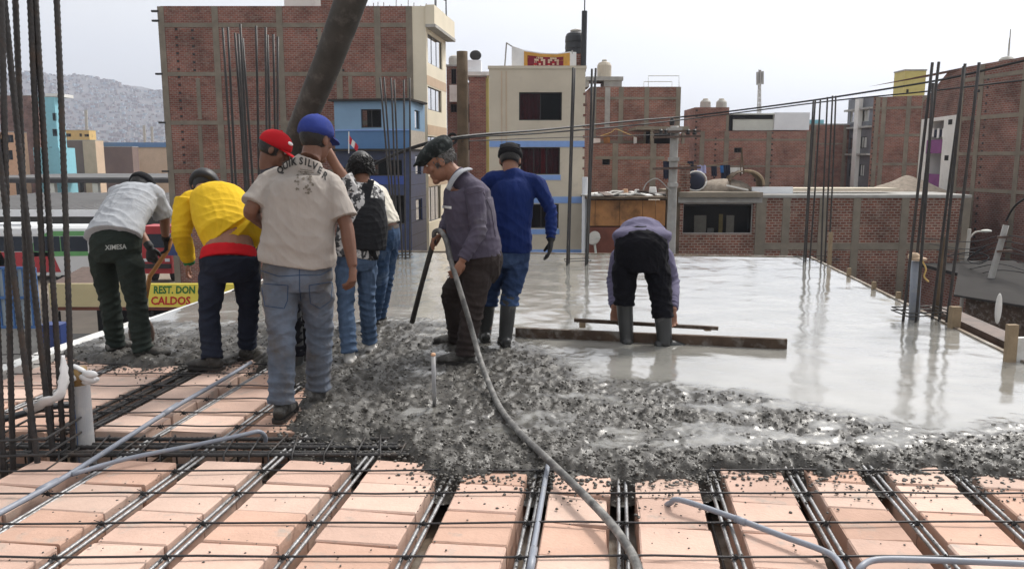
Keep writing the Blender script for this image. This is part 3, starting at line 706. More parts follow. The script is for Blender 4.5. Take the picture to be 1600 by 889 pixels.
for v0, v1, mt in ((244, 268, 'pale_curtain'), (300, 312, 'pale_curtain')):
    q = wP.rect(1456, v0, 1461, v1); b = MB(); wP.box(b, q[0], q[1], q[2], q[3], -.95, -.9); b.build('door', mt, root)
for (u, v) in ((1482, 187), (1476, 243), (1470, 300)):
    q = wP.rect(u, v, u + 6, v + 8); b = MB(); wP.box(b, q[0], q[1], q[2], q[3], -.02, .015); b.build('vent_window', 'shade_black', root)
for k in range(5):
    q = wP.rect(1450 + k * 4, 201 + (k % 2) * 2, 1453 + k * 4, 214 + (k % 3)); b = MB(); wP.box(b, q[0], q[1], q[2], q[3], -.25, -.22)
    h = b.build('hanging_cloth', ['flag_white', 'clothes_dark', 'flag_white', 'clothes_dark', 'flag_white'][k]); tag(h, ['white cloth drying between dark clothes on the upper purple balcony', 'dark cloth drying on the upper purple balcony'][k % 2], 'laundry', ['white laundry on the purple balcony', 'dark laundry on the purple balcony'][k % 2])
cl = [wR.px(u, 240)[0] for u in (1495, 1524, 1590)] + [wR.L - .3]
frame_grid(wR, root, [c + .02 for c in cl], [wR.px(1560, v)[1] for v in (118, 182, 240, 299)], ZS, zt - .02, cw=.34, bh=.2)
toothing(wR, root, wR.px(1534, 240)[0], zpx(430, YR - 2), zpx(120, YR - 2))
b = MB(); b.tube([P(1522, 145, YR - 2), P(1530, 142, YR - 2)], .08, 6); b.build('drain', 'dark_frame', root)
for u, rr_ in ((1572, .4), (1603, .55)):
    q = P(u, 104, YR + 1); tk = thing('water_tank', 'grey water tank on the dark brick building with purple balconies', 'water tank', (q.x, q.y, zt), 'grey tanks on the dark brick roof')
    b = MB(); b.lathe((q.x, q.y, zt), [(rr_, 0), (rr_, .55), (rr_ * .7, .68), (rr_ * .3, .72)], 16); b.build('drum', 'grey_tank', tk)
b = MB(); b.tube([P(1576, 92, YR + 1), P(1579, 46, YR + 1)], .03, 5); b.tube([P(1574, 92, YR + 1), P(1577, 60, YR + 1)], .02, 5); tag(b.build('aerial', 'grey_tank'), 'thin twin aerial on the roof beside grey tanks', 'aerial')
# ================================================================== low house across the street (board wall, window, long brick wall)
YG = 36.5
wL = px_wall(918, 1515, YG, 340); q0, q1 = wL.pt(0, 0), wL.pt(wL.L, 0)
root = thing('low_house', 'low house with orange board wall and wide dark window under a cluttered roof', 'house', (wL.pt(4, 0).x, YG + 3, ZS))
a1, a2, a3 = wL.px(1041, 340)[0], wL.px(1062, 340)[0], wL.px(1184, 340)[0]
zr = wL.px(980, 311)[1]
u = 918; k = 0
for ub in (930, 968, 1004, 1024, 1040):                                    # board sheets, each its own
    o = wL.rect(u, 313, ub, 353); b = MB(); wL.box(b, o[0] + .01, o[1] - .01, o[2], o[3], -.05, .01 * (k % 2)); b.build('board', 'board_orange', root); u = ub; k += 1
o = wL.rect(918, 355, 1040, 397); b = MB(); wL.box(b, 0, a1, ZS, o[3], -.05, -.01); b.build('lower_boards', 'board_red', root)
b = MB(); wL.box(b, a1, a2, ZS, zr + .5, -.3, .02); b.build('pier', 'old_wood', root)
b = MB(); wL.box(b, 0, a1, ZS, zr + .1, -5, -4.9); wL.box(b, 0, .1, ZS, zr, -5, -.1); b.build('inner_wall', 'shade_black', root)
b = MB(); wL.box(b, -.1, a1, zr, zr + .1, -5, .25); b.build('roof_deck', 'old_wood', root)
o = wL.rect(1067, 318, 1177, 366)
b = MB(); wL.face(b, a2, a3, ZS, wL.px(1120, 307)[1], [o], .25); b.build('brick_wall', 'brick_low', root)
window(wL, o, root, 0, 'grey_concrete', .05, .2)
for (x0, v0, x1, v1, mt) in ((1089, 338, 1108, 365, 'pale_curtain'), (1140, 338, 1152, 365, 'pale_curtain'), (1128, 336, 1134, 366, 'yellow_curtain'), (1110, 358, 1120, 365, 'grey_concrete')):
    q = wL.rect(x0, v0, x1, v1); b = MB(); wL.box(b, q[0], q[1], q[2], q[3], -.6, -.55); b.build('window_board', mt, root)
o2 = wL.rect(1060, 308, 1190, 317); b = MB(); wL.box(b, a2 - .1, a3 + .15, o2[2], o2[3], -.05, .08); b.build('lintel', 'grey_concrete', root)
b = MB(); wL.box(b, a2 - .1, a3 + .1, o2[3], o2[3] + .22, -5, .3); b.build('roof_slab', 'frame_concrete', root)
b = MB(); o3 = wL.rect(1180, 310, 1186, 397); wL.box(b, o3[0], o3[1], ZS, o3[3], -.05, .05); b.build('edge_pier', 'frame_concrete', root)
b = MB(); wL.box(b, a3 - .1, a3, ZS, o2[3], -5, -.1); wL.box(b, a2, a3, ZS, o2[3], -5, -4.9); b.build('inner_wall', 'shade_black', root)

bw = thing('brick_wall', 'long brick wall with concrete columns and tie beam below the empty lot', 'wall', (wL.pt(a3 + 5, 0).x, YG, ZS))
zw = wL.px(1300, 309)[1]
b = MB(); wL.face(b, a3 + .002, wL.L, ZS, zw); wL.face(b, a3 + .002, wL.L, zw - .01, zw); b.build('brickwork', 'brick_low', bw)
b = MB(); wL.box(b, a3 + .01, wL.L - .01, ZS, zw - .02, -.25, -.01); b.build('wall_core', 'brick_low', bw)
frame_grid(wL, bw, [a3 + .2] + [wL.px(u, 340)[0] for u in (1228, 1285, 1338, 1413)] + [wL.L - .17], [wL.px(1300, 385)[1]], ZS, zw + .01, 'frame_concrete', .34, .3)
b = MB(); wL.box(b, a3 + .01, wL.L, zw - .005, zw + .13, -3.4, .06); b.build('coping', 'grey_concrete', bw)
b = MB(); o = wL.rect(1186, 297, 1252, 306); wL.box(b, o[0], o[1], zw + .14, o[3] + .1, -1.2, -1.1); b.build('sheet_panel', 'white_metal', bw)
b = MB(); wL.box(b, a3, wL.px(1425, 300)[0], zw + .28, zw + .38, -2.6, -1.3); b.build('white_ledge', 'cream_plaster', bw)
# lot behind the wall: sand heap
b = MB(); c = P(1418, 303, 44)
n = 26; mv = []
for j in range(n):
    for i in range(n):
        x, y = (i / (n - 1) - .5) * 2, (j / (n - 1) - .5) * 2; r_ = math.hypot(x, y)
        h = max(0, 1 - r_) ** .8 * 1.25 + .12 * mnoise.noise(Vector((x * 3, y * 3, 1)))
        mv.append((c.x + x * 2.6, 44 + y * 2.2, zw - .35 + h))
b.add(mv, [(j * n + i, j * n + i + 1, (j + 1) * n + i + 1, (j + 1) * n + i) for j in range(n - 1) for i in range(n - 1)]); q = b.build('sand_heap', 'rubble', smooth=True); tag(q, 'heap of sand on the open lot behind the long brick wall', 'sand heap')
b = MB(); b.add([(6, YG + .3, zw - .4), (wL.pt(wL.L, 0).x, YG + .3, zw - .4), (wL.pt(wL.L, 0).x + 8, YG + 26, zw - .4), (6, YG + 26, zw - .4)], [(0, 1, 2, 3)]); struct(b.build('terrace_ground', 'earth'), 'raised earth lot behind the brick wall', 'ground')

# clutter on the low roof: every piece its own thing
rj = random.Random(5)
for k in range(24):
    uu = 922 + k * 4.9; b = MB(); c = P(uu, 306.5 + rj.uniform(-1, 1), YG + rj.uniform(.2, 2)); c.z = zr + .16 + .01 * (k % 9)
    b.box(c, rj.uniform(.3, .9), rj.uniform(.3, .9), .05, (Vector((math.cos(k), math.sin(k), rj.uniform(-.25, .25))).normalized(), Vector((-math.sin(k), math.cos(k), 0)), Vector((0, 0, 1))))
    tag(b.build('scrap_sheet', ['white_plaster', 'grey_concrete', 'rust_metal'][k % 3]), ['pale scrap sheet lying on the board walled roof', 'grey scrap sheet lying on the board walled roof', 'rusty scrap sheet lying on the board walled roof'][k % 3], 'scrap', ['pale scrap sheets', 'grey scrap sheets', 'rusty scrap sheets'][k % 3])
for (u_, v_, rr, mt, lb, nm) in ((1020, 298, .2, 'white_plaster', 'white plastic bucket upside down on the cluttered roof', 'bucket'), (977, 303, .14, 'peach_paint', 'small orange pot on the scrap sheets', 'pot'), (995, 303, .13, 'white_plaster', 'small white pot on the scrap sheets', 'pot')):
    c = P(u_, v_, YG + 1.2); b = MB(); b.lathe((c.x, c.y, zr + .18), [(rr, 0), (rr * .95, rr * .5), (rr * .8, rr * 1.5), (rr * .75, rr * 1.6)], 14); tag(b.build(nm, mt), lb, nm)
zk = o2[3] + .22
c = P(1082, 292, YG + 1.6)
b = MB()
for k in range(9):
    b2 = MB()
bs = thing('brick_stack', 'stack of red bricks beside the electricity pole on the roof', 'bricks', (P(1069, 300, YG + .8).x, YG + .8, zk))
for lv in range(10):
    for i in range(2):
        b = MB(); c = P(1065 + i * 8, 300, YG + .8); b.box((c.x + .02 * ((lv * 7) % 3 - 1), YG + .8 + .03 * ((lv * 5) % 3 - 1), zk + .055 + lv * .125), .22, .34, .115); b.build('brick', 'brick_low', bs)
c = P(1085, 292, YG + 1.5); b = MB(); b.ball((c.x, c.y, zk + .45), .5, .35, .46, None, 14, 9); s_ = b.build('sack', 'clothes_dark', smooth=True); tag(s_, 'dark bulging sack with white rim on the cluttered roof', 'sack')
b = MB(); b.tube([(c.x + .5 * math.cos(a_), c.y - .25, zk + .47 + .45 * math.sin(a_)) for a_ in [i * math.pi / 8 for i in range(17)]], .035, 6); tag(b.build('hoop', 'white_plaster', smooth=True), 'white ring leaning on the dark sack', 'hoop')
c = P(1130, 296, YG + 1.8); b = MB(); b.ball((c.x, c.y, zk - .05), 1.4, .9, .62, None, 18, 10); tag(b.build('rubble_heap', 'rubble', smooth=True), 'heap of brown rubble on the roof slab', 'rubble')
c = P(1162, 285, YG + 1.5)
br = thing('wooden_barrel', 'old wooden barrel half with pale rim leaning on the roof rubble', 'barrel', (c.x, c.y, zk))
b = MB()
for k in range(9):
    a_ = math.pi * k / 8; b2 = MB(); p_ = Vector((c.x + .75 * math.cos(a_), c.y, zk + .35 + .75 * math.sin(a_) * .75)); b2.bar(p_ + Vector((0, -.45, 0)), p_ + Vector((0, .5, 0)), .3, .04, (math.cos(a_), 0, math.sin(a_))); b2.build('stave', 'old_wood', br)
b = MB(); b.tube([(c.x + .8 * math.cos(a_), c.y - .46, zk + .3 + .82 * math.sin(a_) * .78) for a_ in [i * math.pi / 20 for i in range(0, 12)]], .07, 6); b.build('rim', 'pale_wood', br)
b = MB(); b.bar(P(1136, 290, YG + .7), P(1168, 297, YG + .7), .3, .07); tag(b.build('plank', 'white_plaster'), 'pale plank sliding off the rubble heap', 'plank')
for (u_, v_, w_, h_, mt, lb) in ((1091, 258, 14, 14, 'clothes_lilac', 'lilac shirt on the roof washing line'), (1113, 260, 9, 17, 'clothes_dark', 'small dark trousers on the roof washing line'), (1128, 258, 15, 26, 'clothes_dark', 'dark jacket with bright blue patch on the roof washing line'),
                                 (1127, 259, 5, 12, 'clothes_blue', 'bright blue top hanging before the dark jacket'), (1076, 252, 10, 36, 'clothes_dark', 'long dark garment hung close to the electricity pole'), (1060 - 22, 252, 12, 30, 'clothes_dark', 'dark blanket hung on the line left of the pole'), (1142, 262, 20, 10, 'white_plaster', 'grey white sheet hung at the end of the washing line')):
    b = MB(); n = 6; vs = []; Yc = YG + 2.2 - (.12 if 'bright' in lb and 'top' in lb else 0)
    for i in range(n + 1):
        uu = u_ - 2 + w_ * i / n; d_ = .05 * math.sin(i * 2.1)
        vs += [P(uu, v_, Yc + d_), P(uu + .6, v_ + h_ * (1 - .12 * (i % 2)), Yc + d_ * 2)]
    b.add(vs, [(2 * i, 2 * i + 2, 2 * i + 3, 2 * i + 1) for i in range(n)]); tag(b.build('hanging_garment', mt, smooth=True), lb, 'laundry')
b = MB(); b.tube([P(1030, 250, YG + 2.2), P(1080, 257, YG + 2.2), P(1115, 258, YG + 2.2), P(1155, 248, YG + 2.2)], .02, 5, sub=4); tag(b.build('washing_line', 'pale_wood'), 'washing line over the cluttered roof', 'line')
b = MB(); b.tube([P(1157, 275, YG + 2), P(1159, 232, YG + 2)], .03, 5); b.tube([P(1162, 272, YG + 2.4), P(1159, 234, YG + 2)], .03, 5); tag(b.build('line_prop', 'old_wood'), 'wooden prop holding the washing line', 'prop')
c = P(928, 372, YG - .5); dish = thing('satellite_dish', 'grey satellite dish on the low house below the orange boards', 'dish', P(930, 396, YG - .5))
b = MB(); ax_ = (Vector((.9, -.42, 0)), Vector((.35, .8, -.5)).normalized(), Vector((.2, .42, .88)).normalized()); b.ball(c, .30, .07, .34, ax_, 18, 10); b.build('dish', 'grey_tank', dish, smooth=True)
b = MB(); b.tube([c, P(931, 396, YG - .5)], .05, 6); b.tube([c, c + Vector((.25, -.35, .05))], .02, 5); b.build('mast', 'offwhite_metal', dish)
# galvanised downpipe next to cream building
b = MB(); a_ = P(913, 400, 37); c_ = P(914, 277, 37); b.tube([a_, c_], .13, 8); tag(b.build('downpipe', 'white_metal'), 'pale galvanised duct beside the cream building edge', 'pipe')

# ================================================================== poles and wires
def utility_pole(name, label, u0, v0, Y, r0, r1, mt, lean=0):
    q = P(u0, v0, Y); r = thing(name, label, 'pole', (q.x, Y, ZS))
    b = MB(); n = 14; b.tube([(q.x - lean * (1 - k / n), Y, ZS + (q.z - ZS) * k / n) for k in range(n + 1)], [r0 + (r1 - r0) * k / n for k in range(n + 1)], 14)
    b.build('shaft', mt, r, smooth=True); return r, q
wp, wq = utility_pole('wooden_pole', 'thick weathered wooden pole standing before the narrow houses', 722, 81, 20, .16, .135, 'old_wood')
b = MB()
for q in range(4): b.tube([P(707 + 7.5 * math.cos(a_) * (1 - .12 * q), 217 + 9 * math.sin(a_) * (1 - .1 * q), 19.7 + .03 * q) for a_ in [i * math.pi / 8 for i in range(17)]], .014, 5)
b.build('cable_coil', 'black_cable', wp, smooth=True)
cp, cq = utility_pole('electricity_pole', 'square concrete electricity pole with cross arms before the cluttered roof', 1054, 197, 34.5, .225, .17, 'grey_concrete')
for (v, wd) in ((203, 20), (249, 14), (289, 13)):
    z = zpx(v, 34.5, 1054); b = MB(); b.box((cq.x, 34.5, z), wd * 34.5 / 1250, .55, .16); b.build('cross_arm', 'grey_concrete', cp)
for v in (213, 262, 205): b = MB(); b.bar(P(1020, v + 2, 34.2), P(1095, v, 34.2), .07, .1); b.build('steel_arm', 'rust_metal', cp)
for u_ in (1032, 1040, 1075, 1085): b = MB(); c = P(u_, 211, 34.2); b.lathe((c.x, c.y, c.z), [(.07, 0), (.1, .06), (.06, .12), (.1, .18), (.04, .24)], 8); b.build('insulator', 'dark_frame', cp)
b = MB(); b.tube([P(1048, 300, 34.2), P(1028, 280, 34.2), P(1012, 285, 34.2), P(1005, 297, 34.2)], .028, 6, sub=4); b.build('lamp_bracket', 'grey_concrete', cp)
b = MB(); b.lathe(P(1050, 196, 34.5), [(.1, 0), (.12, .15), (.06, .3)], 8); b.build('pole_cap', 'dark_frame', cp)
rp, rq = utility_pole('electricity_pole', 'grey leaning utility pole with tangled cables before the dark brick wall', 1572, 352, 27, .13, .095, 'grey_concrete', 1.1)
for v in (371, 393): b = MB(); b.bar(P(1558, v, 26.8), P(1582, v - 1, 26.8), .06, .08); b.build('cross_arm', 'rust_metal', rp)
sl = thing('street_lamp', 'street lamp with a bent arm and pale head by the utility pole', 'street lamp', P(1516, 520, 31))
b = MB(); c = P(1515, 358, 31); b.tube([(c.x - .1, 31, ZS), (c.x, 31, c.z)], .07, 8); b.tube([P(1515, 372, 31), P(1524, 363, 31), P(1536, 362, 31)], .035, 6, sub=3); b.build('post', 'grey_tank', sl)
b = MB(); b.ball(P(1541, 361, 31), .22, .1, .06); b.build('lamp_head', 'offwhite_metal', sl, smooth=True)
def wire(pts, r, label, sub=6, group=None):
    b = MB(); b.tube(pts, r * 1.15, 6, sub=sub); tag(b.build('overhead_cable', 'black_cable'), label, 'cable', group)
wire([P(560, 268, 19.5), P(640, 232, 19.6), P(722, 213.5, 19.75), P(850, 203, 24), P(1000, 188, 29), P(1085, 181, 31), P(1250, 160, 28), P(1400, 137, 25), P(1500, 119, 22), P(1640, 85, 20)], .028, 'upper heavy black cable crossing from the wooden pole over the rooftops')
wire([P(560, 270, 19.5), P(640, 234, 19.6), P(722, 216, 19.75), P(850, 208, 24), P(1000, 195, 29), P(1150, 177, 31), P(1300, 158, 28), P(1450, 143, 25), P(1640, 121, 20)], .022, 'lower black cable crossing from the wooden pole over the rooftops')
wire([P(722, 221, 19.8), P(850, 216, 26), P(960, 213, 31), P(1054, 210, 34.3)], .012, 'thin cable between the wooden pole and the concrete pole')
for k in range(7):
    v = 368 + k * 9
    wire([P(1440 + 12 * k, 372 + 9 * k, 32), P(1515, v + 10 + 3 * math.sin(k), 29), P(1572 - k, v, 27), P(1640, v + 12 + 7 * (k % 3), 24)], .014, 'thin cable in the tangle at the leaning utility pole', group='cables at the leaning pole')
wire([P(1572, 345, 27), P(1590, 318, 26), P(1640, 290, 24)], .03, 'thick cable rising from the leaning utility pole')
wire([P(1480, 400, 30), P(1520, 394, 28), P(1545, 402, 27.5), P(1530, 412, 27.5), P(1512, 405, 28), P(1540, 385, 27)], .02, 'coiled loop of cable hanging beside the street lamp')
# low shed roofs below, right
sh = thing('shed', 'dark shed with a sloping grey sheet roof beyond the slab edge', 'shed', (P(1560, 520, 24).x, 24, ZS))
w = px_wall(1508, 1700, 24, 480, 21); zt = zpx(452, 24) - .6; zb_ = zpx(472, 23)
b = MB(); shell(b, [w.pt(0, 0)[:2], w.pt(w.L, 0)[:2], (w.pt(w.L, 0).x * 1.25, 30), (w.pt(0, 0).x * 1.25, 30)], ZS, zb_); b.build('wall', 'dark_wood', sh)
b = MB(); q0, q1 = w.pt(-.2, zb_ + .05, .3), w.pt(w.L, zb_ + .05, .3)
b.add([q0, q1, (q1.x * 1.3, 31, zt + .6), (q0.x * 1.3, 31, zt + .6), q0 + Vector((0, 0, -.06)), q1 + Vector((0, 0, -.06)), (q1.x * 1.3, 31, zt + .54), (q0.x * 1.3, 31, zt + .54)], [(0, 1, 2, 3), (7, 6, 5, 4), (0, 4, 5, 1), (1, 5, 6, 2), (2, 6, 7, 3), (3, 7, 4, 0)]); b.build('roof', 'dark_sheet_roof', sh)
b = MB(); c = P(1562, 462, 21); b.ball((c.x, c.y, c.z - .35), .085, .07, .42, None, 12, 10); tag(b.build('white_bag', 'white_plaster', smooth=True), 'long white bag hanging on the leaning utility pole', 'bag')
simple_block('brick_shed', 'low dark brick shed with a flat sheet roof before the large dark brick building', 1514, 1760, 436, 31, 'brick_dark', depth=4, cat='shed', loc_v=460, roofm='dark_sheet_roof')
ft = thing('neighbour_wall', 'dark rusty boundary wall just below the right slab edge', 'wall', P(1560, 545, 9.6))
b = MB(); p_, q_ = W(3.55, 6.2), W(3.55, 9.0); b.bar((p_.x, p_.y, -.75), (q_.x, q_.y, -.75), .15, 1.2); b.build('panel', 'rust_metal', ft)
b = MB(); b.bar((p_.x, p_.y, -.12), (q_.x, q_.y, -.12), .22, .05); b.build('cap_rail', 'rust_metal', ft)

# ================================================================== left street: canopies, buses, sign, gate
cn = thing('market_canopy', 'large grey sheet metal canopy roof with white eave over the bus yard', 'canopy', (P(80, 330, 66).x, 70, ZS))
zc = zpx(331, 60)
b = MB(); xl, xr = P(-220, 330, 60).x, P(262, 330, 60).x
zf = zpx(303, 84)
n = 60
for i in range(n):                                              # corrugated sheet roof, one closed sheet per panel
    xa, xb = xl + (xr - xl) * i / n, xl + (xr - xl) * (i + 1) / n; h = .06 * (i % 2)
    b.add([(xa, 60, zc + h), (xb, 60, zc + h), (xb - 2, 86, zf + h), (xa - 2, 86, zf + h), (xa, 60, zc + h - .05), (xb, 60, zc + h - .05), (xb - 2, 86, zf + h - .05), (xa - 2, 86, zf + h - .05)], [(0, 1, 2, 3), (7, 6, 5, 4), (0, 4, 5, 1), (1, 5, 6, 2), (3, 2, 6, 7), (0, 3, 7, 4)])
b.build('roof', 'sheet_roof', cn)
b = MB(); b.box(((xl + xr) / 2, 59.9, zc - .1), xr - xl, .12, .5); b.build('eave_board', 'white_metal', cn)
b = MB(); b.box(((xl + xr) / 2, 60.3, zc - .75), xr - xl, .2, .8); b.build('eave_beam', 'dark_frame', cn)
for u in (-60, 20, 95, 200):
    c = P(u, 380, 60.6); b = MB(); b.box((c.x, 60.6, (ZS + zc - .4) / 2), .35, .35, zc - .4 - ZS); b.build('post', 'grey_concrete', cn)
cn2 = thing('market_canopy', 'second grey canopy roof with posts farther back by the plain houses', 'canopy', (P(120, 280, 120).x, 125, ZS))
zc = zpx(279, 118); xl, xr = P(-100, 280, 118).x, P(300, 280, 118).x
b = MB(); b.box(((xl + xr) / 2, 136, zc), xr - xl, 36, .25); b.build('roof', 'sheet_roof', cn2)
b = MB(); b.box(((xl + xr) / 2, 118, zc - .4), xr - xl, .3, .55); b.build('eave_board', 'dark_sheet_roof', cn2)
for u in (5, 82, 150, 230): c = P(u, 290, 118.4); b = MB(); b.box((c.x, 118.5, (ZS + zc) / 2), .8, .8, zc - .1 - ZS); b.build('post', 'offwhite_metal', cn2)
for u in (25, 125, 190): c = P(u, 290, 121); b = MB(); b.box((c.x, 121.5, (ZS + zc) / 2), .4, .4, zc - .1 - ZS); b.build('post', 'dark_frame', cn2)
# far houses on the left
for (nm, lb, u0, u1, v1, Y, mt, ops) in (
    ('cyan_house', 'bright cyan plastered house with small windows beyond the canopies', 66, 91, 152, 150, 'cyan_paint', ((82, 177, 89, 189), (82, 202, 90, 213), (77, 230, 82, 243))),
    ('brick_house', 'dull brown brick house beside the cyan house', 4, 55, 150, 158, 'brick_dark', ()),
    ('peach_house', 'peach house with dark windows before the brown brick house', -30, 28, 207, 146, 'peach_paint', ((11, 211, 21, 223), (10, 235, 20, 250))),
    ('ochre_house', 'small ochre house with a flat roof beyond the beige wall', 100, 141, 204, 185, 'ochre_paint', ((103, 209, 111, 214), (124, 209, 128, 214), (132, 210, 139, 214))),
    ('beige_warehouse', 'brown windowless warehouse with paler end wall', 88, 150, 220, 160, 'house_a', ()),
    ('grey_warehouse', 'long dull warehouse with a blue sheet roof beside the brick building', 152, 262, 231, 190, 'tan_plaster', ()),
    ('brown_shed', 'dark brown shed in front of the blue roofed warehouse', 157, 206, 230, 178, 'house_a', ())):
    r, w, zt = simple_block(nm, lb, u0, u1, v1, Y, mt, depth=3, ops=ops, cat='house', loc_v=230, mull=1)
    if nm == 'grey_warehouse': b = MB(); o = w.rect(150, 223, 262, 231); w.box(b, o[0], o[1], zt + .125, o[3], -3, .3); b.build('blue_roof', 'blue_paint', r)
    if nm == 'beige_warehouse': b = MB(); o = w.rect(131, 220, 151, 258); w.box(b, o[0], o[1], ZS, zt - .02, -2.9, .2); b.build('end_wall', 'tan_plaster', r)
    if nm == 'cyan_house':
        b = MB(); o = w.rect(54, 231, 95, 254); w.box(b, o[0], o[1], ZS, o[3], -5, .3); b.build('ground_floor', 'cyan_paint', r)
        b = MB(); o = w.rect(67, 146, 92, 160); w.box(b, o[0] + .2, o[1], zt + .12, o[3], -5, -.5); b.build('roof_room', 'white_plaster', r)
for (u, v0, v1, Y) in ((134, 172, 225, 200), (225, 196, 226, 210), (237, 198, 226, 210)):
    b = MB(); c0_, c1_ = P(u, v1, Y), P(u, v0, Y); b.tube([(c0_.x, Y, ZS), c1_], .35, 6); tag(b.build('mast', 'grey_tank'), 'thin grey mast rising between the far left houses', 'mast', 'far masts on the left')

def bus(name, label, u0, u1, Y, stripe, yaw=0):
    a, c = P(u0, 370, Y), P(u1, 370, Y); L = c.x - a.x; r = thing(name, label, 'bus', ((a.x + c.x) / 2, Y + 1.2, ZS)); x0, x1 = a.x, c.x
    prof = [(0, .35), (0, 3.1), (.12, 3.45), (.4, 3.62), (2.1, 3.62), (2.4, 3.45), (2.5, 3.1), (2.5, .35)]
    b = MB(); vs = [(x, Y + p[0], ZS + p[1]) for x in (x0, x1) for p in prof]; n = len(prof)
    b.add(vs, [(i, i + 1, n + i + 1, n + i) for i in range(n - 1)] + [tuple(range(n)), tuple(reversed(range(n, 2 * n)))]); b.build('body', stripe[0], r)
    nw = 6
    for k in range(nw):
        xa, xb = x0 + .4 + (L - .8) * k / nw, x0 + .4 + (L - .8) * (k + 1) / nw
        b = MB(); b.box(((xa + xb) / 2, Y - .012, ZS + 2.45), xb - xa - .06, .03, 1.0); b.build('window', 'bus_glass', r)
    for (z0, z1, mt, f0, f1) in stripe[1]:
        b = MB(); xa, xb = x0 + L * f0, x0 + L * f1; b.add([(xa, Y - .02, ZS + z0), (xb, Y - .02, ZS + z0 + .06), (xb - .5, Y - .02, ZS + z1), (xa + .6, Y - .02, ZS + z1), (xa, Y, ZS + z0), (xb, Y, ZS + z0 + .06), (xb - .5, Y, ZS + z1), (xa + .6, Y, ZS + z1)], [(0, 1, 2, 3), (0, 4, 5, 1), (1, 5, 6, 2), (2, 6, 7, 3), (3, 7, 4, 0)]); b.build('livery_stripe', mt, r)
    for f_ in (.18, .78):
        for yy in (Y + .05, Y + 2.2):
            wh = MB(); cx_ = x0 + L * f_; wh.tube([(cx_, yy, ZS + .5), (cx_, yy + .28, ZS + .5)], .5, 18); t_ = wh.build('wheel', 'tyre', r)
            rm = MB(); rm.tube([(cx_, yy - .02, ZS + .5), (cx_, yy + .1, ZS + .5)], .27, 14); rm.build('rim', 'offwhite_metal', t_)
    b = MB(); b.box((x1 + .01, Y + 1.25, ZS + 2.4), .04, 2.2, 1.3); b.build('windscreen', 'bus_glass', r)
    b = MB(); b.box(((x0 + x1) / 2, Y + 1.25, ZS + 3.68), 2.2, 1.6, .14); b.build('roof_unit', 'white_metal', r)
bus('bus', 'white coach with red and black flame stripes under the canopy', -110, 196, 62.5, ('bus_white', [(.9, 1.5, 'bus_red', .35, .75), (1.55, 1.9, 'bus_red', .2, .78), (1.2, 1.45, 'bus_black', .5, .98), (1.5, 1.75, 'bus_black', .62, .92), (.45, .8, 'bus_blue', .6, .99), (3.0, 3.12, 'bus_red', .02, .98)]))
bus('bus', 'white coach with green roof stripe farther back in the yard', -60, 215, 69, ('bus_white', [(3.0, 3.25, 'bus_green', .02, .98), (.6, 1.5, 'bus_blue', .4, .95)]))
bus('bus', 'lower coach painted green red and yellow before the flame striped coach', -130, 146, 53, ('bus_white', [(2.95, 3.3, 'bus_green', .7, .99), (1.6, 2.9, 'bus_green', .62, .97), (.5, 1.9, 'bus_red', .30, .8), (.9, 2.2, 'sign_yellow', .05, .5)]))
tr = thing('red_truck', 'tall red truck cab seen past the grey shirted worker', 'truck', (P(243, 380, 52).x, 53, ZS))
c = P(243, 370, 52); b = MB(); b.box((c.x, 53, ZS + 2.15), 1.9, 2, 3.1); b.build('cab', 'truck_red', tr)
b = MB(); b.box((c.x, 51.98, ZS + 2.75), 1.5, .03, .9); b.build('windscreen', 'bus_glass', tr)
b = MB(); b.box((c.x, 51.95, ZS + 1.1), 1.8, .1, .3); b.build('bumper', 'dark_frame', tr)
for s_ in (-.7, .7):
    b = MB(); b.tube([(c.x + s_ - .15, 53, ZS + .5), (c.x + s_ + .15, 53, ZS + .5)], .5, 16); b.build('wheel', 'tyre', tr)
    b = MB(); b.box((c.x + s_, 51.93, ZS + 1.5), .3, .05, .2); b.build('headlight', 'white_metal', tr)
# restaurant stall with painted sign
st = thing('food_stall', 'street food stall with a long pale yellow fascia and painted sign', 'stall', (P(190, 460, 27).x, 28.5, ZS))
YSg = 27.0; xa, xb = P(78, 460, YSg).x, P(420, 460, YSg).x; z0, z1 = zpx(479, YSg), zpx(443, YSg)
xs_ = P(233, 460, YSg).x
b = MB(); b.box(((xa + xs_) / 2, YSg, (z0 + z1) / 2), xs_ - xa, .1, z1 - z0); b.build('fascia', 'sign_pale', st)
b = MB(); b.box(((xs_ + xb) / 2 + .003, YSg - .01, (z0 + z1) / 2), xb - xs_, .12, z1 - z0); sg = b.build('sign_board', 'sign_yellow', st)
b = MB(); b.box(((xa + xb) / 2, YSg + 1.5, z0 - .08), xb - xa, 3, .1); b.build('soffit', 'board_red', st)
b = MB(); b.add([(xa, YSg + .06, z1 - .02), (xs_ - 1.2, YSg + .06, z1 - .02), (xs_ - 1.6, YSg + 2.2, z1 + .28), (xa, YSg + 2.2, z1 + .28)], [(0, 1, 2, 3)]); b.build('tarp_roof', 'rust_metal', st)
b = MB(); b.box(((xa + xb) / 2, YSg + 3, (z0 + ZS) / 2), xb - xa, .1, z0 - ZS - .2); b.build('back_wall', 'shade_black', st)
for x in (xa + .1, xs_, xb - .1): b = MB(); b.box((x, YSg + .2, (z0 + ZS) / 2 - .1), .12, .12, z0 - ZS - .2); b.build('post', 'dark_frame', st)
b = MB(); c = P(270, 425, 29.5); b.box((c.x, 30.3, z1 + 1.0), .75, .5, .8); cr_ = b.build('crate', 'crate_blue'); tag(cr_, 'blue plastic crate on the food stall roof', 'crate')
